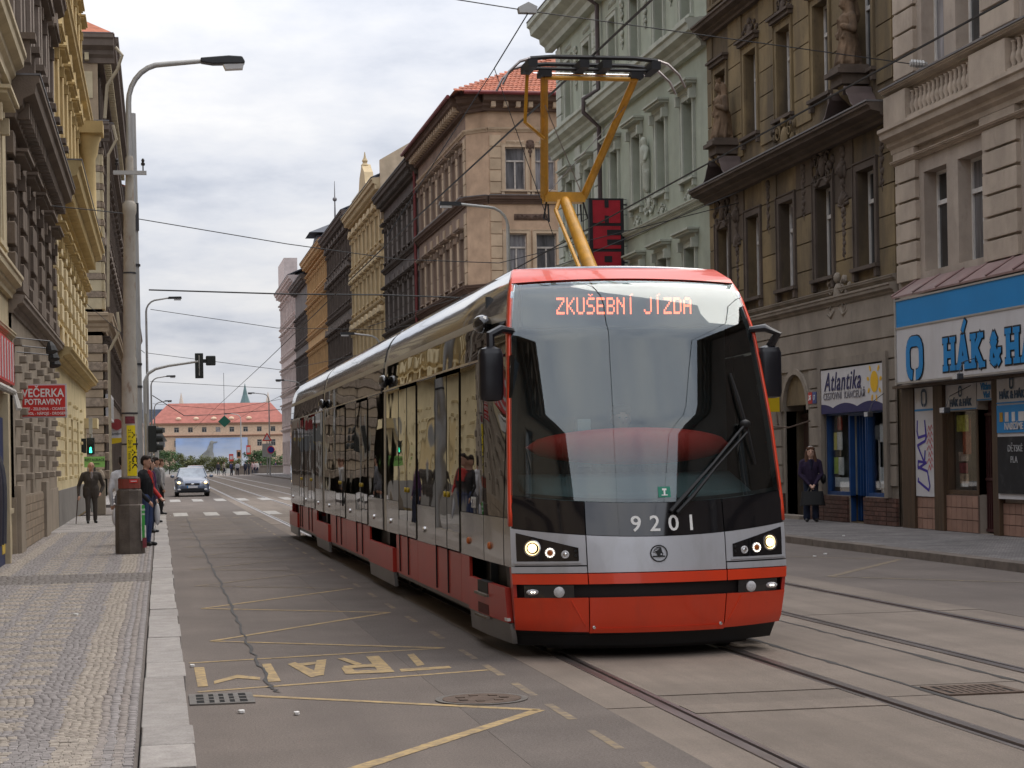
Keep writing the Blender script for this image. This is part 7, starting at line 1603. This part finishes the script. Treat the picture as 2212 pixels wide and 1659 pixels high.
lamp(12.2,105,8.6,-2.2,'street lamp in front of the sooty house on the right'); lamp(12.2,165,8.6,-2.2,'street lamp before the orange house'); lamp(12.2,215,9.3,-2.3,'street lamp by the white corner house'); lamp(11.0,262,8.2,-2.2,'street lamp at the near end of the bridge')
lamp(-.62,112,11.2,2.0,'tall street lamp on the left beyond the crossing'); lamp(-.6,162,8.9,2.0,'second street lamp on the left beyond the crossing'); lamp(-.45,205,8.2,1.8,'farthest street lamp on the left kerb')
# overhead wires
wirem = M('wire_black', (.03,.03,.032), rough=.6, var=0)
def wire(pts, r, label, sag=0, grp='overhead wires', cl=False):
    P = []
    for a, b in zip(pts, pts[1:]):
        for k in range(8): t = k/8; P.append((a[0]+(b[0]-a[0])*t, a[1]+(b[1]-a[1])*t, a[2]+(b[2]-a[2])*t-sag*4*t*(1-t)))
    P.append(pts[-1]); tg = tag(MB().tube(P, r, 5).build('overhead_wire', wirem, None, True), label, 'wire', grp); return tg
wire([(TR[0],-40,5.56),(TR[0],17.75,5.535),(TR[0],35,5.62),(TR[0],75,5.6),(TR[0],130,5.7),(TR[0],270,5.8)], .012, 'contact wire along the nearer tram track above the pantograph')
wire([(TR[1],-40,5.6),(TR[1],35,5.6),(TR[1],75,5.6),(TR[1],130,5.7),(TR[1],270,5.8)], .012, 'contact wire along the farther tram track')
wA = wire([(-2.6,34.5,11.2),(6.85,34.5,9.98),(15.15,35.6,9.35)], .011, 'span wire high across the street to the balustrade of the beige house')
t = thing('span_insulator', 'grey wedge-shaped insulator on the highest span wire', 'insulator', (6.85,34.5,9.9)); MB().prism([(6.68,9.93),(7.0,9.93),(7.02,10.05),(6.85,10.13),(6.66,10.03)], 34.42, 34.58, 'y').build('body', galv, t); MB().tube([(6.85,34.5,9.93),(6.2,34.5,8.9)], .012, 5).build('drop_rod', wirem, t)
t = thing('span_insulator', 'ribbed grey insulator at the right end of the highest span wire', 'insulator', (15.0,35.5,9.3))
mb = MB(); mb.lathe([(.05,0),(.06,.02)]+[(.06 if k % 2 else .085,.03+.03*k) for k in range(10)]+[(.05,.36)], (14.75,35.5,9.38), 9, (1,.05,-.05)); mb.build('body', galv, t)
wire([(6.2,34.5,8.9),(4.13,34.5,5.75)], .009, 'slanting hanger wire above the pantograph'); wire([(6.2,34.5,8.9),(7.28,34.5,5.75)], .008, 'slanting hanger wire to the farther track')
wire([(-.45,45,7.42),(3.04,45,6.84),(5.7,45,6.48),(8.3,46,6.5),(15.1,48,8.3)], .011, 'span wire from the grey mast across to the brown house')
wire([(-.3,75,8.45),(5.0,75,8.28),(8.9,75,8.24),(12.5,75,8.1)], .030, 'thick black cable spanning the street at the crossing')
wire([(-.2,60,6.5),(3.7,60,5.9),(7.3,61,5.9),(15.1,63,7.5)], .010, 'span wire above the middle of the tram'); wire([(-.44,90,6.85),(5.8,90,6.0),(15.1,95,8)], .013, 'span wire just beyond the crossing'); wire([(-.5,120,6.8),(7.7,120,6.25),(15.1,122,8)], .014, 'span wire before the gabled yellow house'); wire([(-.5,165,6.8),(5.7,165,6.2),(15.1,168,8)], .016, 'farthest span wire before the bridge')
wire([(-2.6,44,7.6),(-.5,44.5,7.45)], .012, 'short wire from the umber house to the grey mast'); wire([(-2.6,70,7.6),(-.5,75,6.0)], .012, 'short wire from the yellow house to the signal mast')
wire([(7.0,64,6.2),(11.5,52,7.2),(15.15,47.5,8.6)], .012, 'slanting wire in front of the green house')
wire([(-.5,165,7.5),(2.6,200,6.6),(6.5,230,7.4),(15,240,8.2)], .04, 'thick cable looping over the far tram stop')

# ================================================================== cars
def car(x, y, paint, label, lights, L=4.5, W=1.78, H=1.46, plate=True):
    t = thing('car', label, 'car', (x,y,0)); B = lambda a, b, c: (x+a, y+b, c)
    # stations from the front bumper (local y = 0) backwards: y, half width, z bottom, z belt
    st = [(0.0,.62,.34,.52),(.06,.74,.26,.66),(.25,.84,.22,.76),(.8,.88,.20,.90),(1.35,.885,.20,.98),(2.6,.89,.20,1.0),(3.7,.88,.22,1.02),(4.25,.82,.26,1.0),(4.45,.70,.34,.86)]
    vs = []; fs = []; cols = 11
    for (yy, w, zb, zt_) in st:
        for k in range(cols):
            u = -1+2*k/(cols-1); a = abs(u); sgn = -1 if u < 0 else 1
            if a > .79: px_, pz = sgn*w, zb+(zt_-zb)*.35 if a > .99 else zb+(zt_-zb)*.80
            else: px_, pz = u/.8*w*.93, zt_+.05*(1-(u/.8)**2)
            if a > .99: px_ = sgn*w*.97; pz = zb
            vs.append((px_, yy, pz))
    for i in range(len(st)-1):
        for k in range(cols-1): fs.append((i*cols+k, i*cols+k+1, (i+1)*cols+k+1, (i+1)*cols+k))
    fs.append(tuple(range(cols))); fs.append(tuple(range((len(st)-1)*cols, len(st)*cols)))
    for i in range(len(st)-1): fs.append((i*cols, (i+1)*cols, (i+1)*cols+cols-1, i*cols+cols-1))
    body = MB(B).add(vs, fs).build('body', paint, t, True)
    # greenhouse
    gh = [(1.25,.76,.98),(1.95,.60,1.42),(3.0,.60,1.45),(3.75,.56,1.36),(4.2,.70,1.02)]
    vs = []; fs = []
    for yy, w, z in gh: vs += [(-w,yy,z),(-w*.5,yy,z+.02),(w*.5,yy,z+.02),(w,yy,z)]
    for i in range(4):
        for k in range(3): fs.append((i*4+k,i*4+k+1,(i+1)*4+k+1,(i+1)*4+k))
    mb = MB(B); mb.add(vs, [f for i, f in enumerate(fs) if 3 <= i < 9]); mb.build('roof', paint, t, True)
    gm = M('car_glass', (.03,.035,.04), rough=.03, var=.1, spec=.8, coat=1)
    scr_ = M('car_windscreen', (.22,.25,.28), rough=.05, var=.35, sc=2, spec=.8, coat=1)
    MB(B).add(vs[:8], [(0,1,5,4),(1,2,6,5),(2,3,7,6)]).build('windscreen', scr_, t, True); MB(B).add(vs[12:20], [(0,1,5,4),(1,2,6,5),(2,3,7,6)]).build('rear_window', gm, t, True)
    for s in (-1,1): MB(B).add([(s*.76,1.35,.99),(s*.60,1.97,1.40),(s*.60,3.0,1.43),(s*.56,3.72,1.34),(s*.74,4.15,1.0)], [(0,1,2,3,4)]).build('side_window', gm, t); MB(B).tube([(s*.76,1.25,1.0),(s*.60,1.95,1.43)], .03, 6).build('pillar', paint, t)
    MB(B).box(-.86,.86,.05,.08,.20,.26).build('lip', blackm, t)
    gr = MB(B).box(-.36,.36,-.012,.05,.58,.68).build('grille', blackm, t); MB(B).ell((0,-.02,.63), (.10,.02,.04), 10, 6).build('badge', chrome, gr); MB(B).box(-.60,.60,-.012,.05,.30,.42).build('lower_grille', blackm, t)
    if plate: p = MB(B).box(-.26,.26,-.03,-.005,.44,.55).build('number_plate', whites, t); MB(B).box(-.26,-.21,-.034,-.03,.44,.55).build('plate_band', blue, p)
    for s in (-1,1):
        h = MB(B).prism([(s*.42,.62),(s*.80,.70),(s*.82,.80),(s*.46,.74)], .02, .30, 'y').build('headlamp', lensm, t)
        if lights: MB(B).ell((s*.66,.03,.715), (.085,.04,.06), 10, 6).build('headlamp_bulb', M('amber_headlamp',(.8,.3,.05)) if False else lampglow, h)
        MB(B).ell((s*.66,-.01,.36), (.09,.05,.05), 8, 5).build('fog_lamp', lensm, t); MB(B).ell((s*.98,1.45,1.02), (.11,.06,.08), 8, 6).build('wing_mirror', paint, t, 'all')
        for yy in (.85,3.5): wl = MB(B).lathe([(.31,-.1),(.315,0),(.315,.08),(.28,.1)], (s*.76,yy,.315), 18, (s,0,0)).build('wheel', rubber, t, True); MB(B).lathe([(.2,.0),(.2,.02),(.06,.04)], (s*.86,yy,.315), 10, (s,0,0)).build('rim', chrome, wl)
    return t
car(1.6, 96.8, M('car_paint_blue', (.11,.135,.19), rough=.3, var=.05, metal=.3, coat=.9), 'silver-blue hatchback with its headlamps on, driving towards the viewer', True)
car(2.95, 160, M('car_paint_white', (.62,.64,.66), rough=.3, var=.05, coat=.8), 'white car following behind the silver-blue hatchback', False)

# ================================================================== people
def person(label, x, y, z, rot, P, mats, h, vox=.013, group=None, eyes_=True, lean=0, sm_=2):
    t = thing('person', label, 'person', (x,y,z), group); M4 = pose(x,y,z,rot); blob('body', P, mats, t, M4, vox, sm_)
    if eyes_: eyes(t, M4, h, lean=lean)
    return t, M4
hairb = cloth('hair_brown', (.085,.04,.022)); hairg = cloth('hair_white', (.5,.48,.45)); hairk = cloth('hair_dark', (.025,.017,.013)); shoe = M('shoe_black', (.012,.012,.012), rough=.4, var=.1)
# woman in front of the arched door
Pw = figure(1.70, 0, 'coat', arms=((-.06,-.22,.86),(.06,-.22,.86)), feet=((-.10,.0),(.10,.0)), hair='long', elb=((-.25,-.02,1.10),(.25,-.02,1.10)), build_=1.02)
for s in (-1,1): Pw.append(((s*.10,.02,.10),(s*.10,0,.44),.085,.075,3))
purple = cloth('purple_jacket', (.022,.012,.035)); jeans = cloth('dark_jeans', (.016,.022,.045))
t, M4 = person('woman in a dark purple jacket and jeans holding a black bag before the arched door', 14.62, 41.4, .12, rad(-12), Pw, [skin2,hairb,purple,jeans,shoe,cloth('navy_top',(.008,.008,.025))], 1.70)
hb = MB(); pts = [M4@Vector((.093*math.cos(a), .0-.02*math.sin(a), 1.60+.125*math.sin(a))) for a in np.linspace(0,PI,9)]; hb.tube(pts, .009, 6); hb.build('hair_band', whitep, t, True)
bagm = M('black_bag', (.008,.008,.009), rough=.6, var=.2)
hbag = thing('handbag', 'large black handbag held in front of her knees by the woman', 'bag', tuple(M4@Vector((0,-.25,.40))))
bm_ = MB(lambda a, b, c: tuple(M4@Vector((a,b,c)))); bm_.grid(lambda u, v: ((.29-.05*v)*math.copysign(abs(math.cos(2*PI*u))**.5, math.cos(2*PI*u)), -.25+(.10-.05*v)*math.copysign(abs(math.sin(2*PI*u))**.6, math.sin(2*PI*u)), .38+.32*v-.02*math.cos(4*PI*u)*(1-v)), 20, 5); bm_.box(-.26,.26,-.32,-.18,.375,.39).box(-.22,.22,-.29,-.21,.685,.70); bm_.build('bag_body', bagm, hbag, True)
for s in (-1,1): MB(lambda a, b, c: tuple(M4@Vector((a,b,c)))).tube([(-.12,-.25+s*.04,.68),(-.06,-.25+s*.02,.80),(0,-.25,.84),(.06,-.25+s*.02,.80),(.12,-.25+s*.04,.68)], .012, 6).build('bag_handle', bagm, hbag, True)
sbag = thing('shoulder_bag', 'small black shoulder bag at the hip of the woman in purple', 'bag', tuple(M4@Vector((.27,.05,.85)))); MB(lambda a, b, c: tuple(M4@Vector((a,b,c)))).ell((.29,.05,.98), (.07,.14,.12), 10, 8).build('bag_body', bagm, sbag, 'all'); MB(lambda a, b, c: tuple(M4@Vector((a,b,c)))).tube([(.26,.06,1.05),(.18,.05,1.42)], .012, 5).build('strap', bagm, sbag)
# old man with a walking stick
Pm = figure(1.66, .20, 'coat', arms=((-.36,-.20,.78),(.27,.02,.86)), feet=((-.10,-.10),(.12,.10)), hair='bald', elb=((-.33,.08,1.05),(.36,.16,1.05)), build_=1.10, skirt=[((-.10,.0,.80),(-.09,.0,1.0),.13,.14),((.10,.0,.80),(.09,.0,1.0),.13,.14)])
suit = cloth('brown_suit', (.065,.055,.047))
t, M4 = person('elderly bald man in a brown suit walking with a cane on the left pavement', -1.85, 52.8, .12, rad(8), Pm, [skin,hairg,suit,suit,shoe,cloth('grey_shirt',(.25,.22,.22))], 1.66, lean=.20)
cn = thing('walking_cane', 'dark wooden walking cane in the right hand of the elderly man', 'cane', tuple(M4@Vector((-.42,-.28,0)))); MB(lambda a, b, c: tuple(M4@Vector((a,b,c)))).tube([(-.44,-.30,.0),(-.37,-.24,.74),(-.37,-.26,.80),(-.36,-.33,.80)], [.012,.014,.016,.014], 7).build('stick', M('cane_wood',(.05,.02,.012),rough=.4), cn, True)
# people waiting behind the pole
def stand(label, x, y, rot, h, top, leg, hairm, sk=skin, hair='short', vox=.02, arms=None, group='people waiting at the left kerb', z=.12, fe=((-.09,0),(.09,0))):
    P = figure(h, 0, 'x', arms=arms or ((-.24,-.05,.80),(.24,-.05,.80)), feet=fe, hair=hair)
    return person(label, x, y, z, rot, P, [sk,hairm,top,leg,shoe,top], h, vox, group, vox < .03)
jk = cloth('black_jacket', (.012,.012,.014)); rd = cloth('red_sleeve', (.42,.03,.025))
P = figure(1.74, 0, 'x', arms=((-.20,-.16,.86),(.20,-.20,.92)), feet=((-.09,0),(.09,0)), elb=((-.30,.05,1.10),(.29,.02,1.10)))
P = [(a, b, ra, rb, 5 if (i >= len(P)-17 and mi == 2) else mi) for i, (a, b, ra, rb, mi) in enumerate(P)]
person('young man with glasses in a black and red tracksuit top behind the pole', -.27, 37.5, .12, rad(62), P, [skin,hairk,jk,cloth('blue_jeans',(.04,.06,.14)),shoe,rd], 1.74, .014, 'people waiting at the left kerb')
stand('woman in purple waiting behind the young man in the tracksuit', -.22, 44.5, rad(70), 1.68, cloth('plum',(.06,.02,.07)), jeans, hairk, skin2, 'long')
stand('person in a grey jacket waiting beyond the woman in purple', -.12, 52, rad(95), 1.75, cloth('grey_jacket',(.10,.10,.11)), cloth('black_trousers',(.012,.012,.014)), hairk)
stand('person in a light top stepping at the kerb before the crossing', .02, 60, rad(100), 1.72, cloth('light_grey',(.35,.34,.34)), cloth('black_trousers',(.012,.012,.014)), hairb)
stand('person in a white shirt mostly hidden by the rusty pole', -.70, 38.2, rad(180), 1.74, cloth('white_shirt',(.6,.6,.62)), cloth('grey_trousers',(.2,.2,.22)), hairk)
t = thing('plastic_bag', 'white plastic carrier bag hanging left of the pole base', 'bag', (-.84,38.0,.5)); MB().ell((-.84,37.95,.68), (.10,.08,.20), 10, 8).tube([(-.86,37.95,.84),(-.80,38.0,.95),(-.82,37.95,.84)], .008, 5).build('bag_body', M('bag_plastic',(.6,.6,.62),rough=.4,var=.1), t, 'all')
t = thing('plastic_bag', 'white and pink carrier bag beside the young man in the tracksuit', 'bag', (-.08,37.8,.5)); MB().ell((-.06,37.7,.72), (.055,.08,.22), 10, 8).tube([(-.06,37.7,.9),(-.08,37.6,1.0)], .008, 5).build('bag_body', M('bag_plastic',(.6,.6,.62)), t, 'all')
# crowd on the bridge, each walker by itself
cs = [(7.4,247,(.05,.05,.06)),(8.0,243,(.30,.27,.22)),(8.65,238,(.05,.06,.16)),(9.0,242,(.03,.03,.04)),(9.5,238,(.55,.56,.6)),(10.8,246,(.03,.03,.05)),(11.3,247,(.03,.03,.035)),(11.9,250,(.45,.30,.30)),(12.25,251,(.5,.42,.42)),(12.6,252,(.5,.48,.46)),(13.6,262,(.04,.035,.04)),(15.8,265,(.05,.03,.08))]
for k, (x, y, c) in enumerate(cs):
    P = figure(1.72, 0, 'x', hair='short', feet=((-.1,.1*(k%2)),(.1,-.1*(k%2)))); words = ('dark grey','beige','navy','black','white','blue-black','charcoal','pink','striped pink','cream','brown','violet')[k]
    person('distant walker in a %s top on the bridge' % words, x, y, 0, rad(40*k), P, [skin,hairk,cloth('walker_%d' % k, c),jeans,shoe,cloth('walker_%d' % k, c)], 1.72, .04, 'walkers on the bridge', False, 0, 1)
pw_ = thing('parapet', 'low stone bridge parapet behind the distant walkers', 'wall', (14,256,0)); MB().box(9.8,24,255,255.5,0,1.05).build('wall_run', stucco('parapet_stone',(.22,.19,.16),.4), pw_); MB().box(9.7,24,254.9,255.6,1.05,1.18).build('coping', MATS['parapet_stone'], pw_)
# the driver behind the windscreen
Pd = figure(1.74, .05, 'x', arms=((-.22,-.38,1.02),(.22,-.38,1.02)), hair='short')
Pd = [p for p in Pd if max(p[0][2], p[1][2]) > .85*1.74/1.72]
tt_, M4 = person('tram driver in a dark shirt behind the windscreen', TX+.02, TY+1.42, .42, 0, Pd, [skin,hairk,cloth('driver_shirt',(.05,.06,.08)),jeans,shoe,cloth('driver_shirt',(.05,.06,.08))], 1.74, .016, None, True, .05)
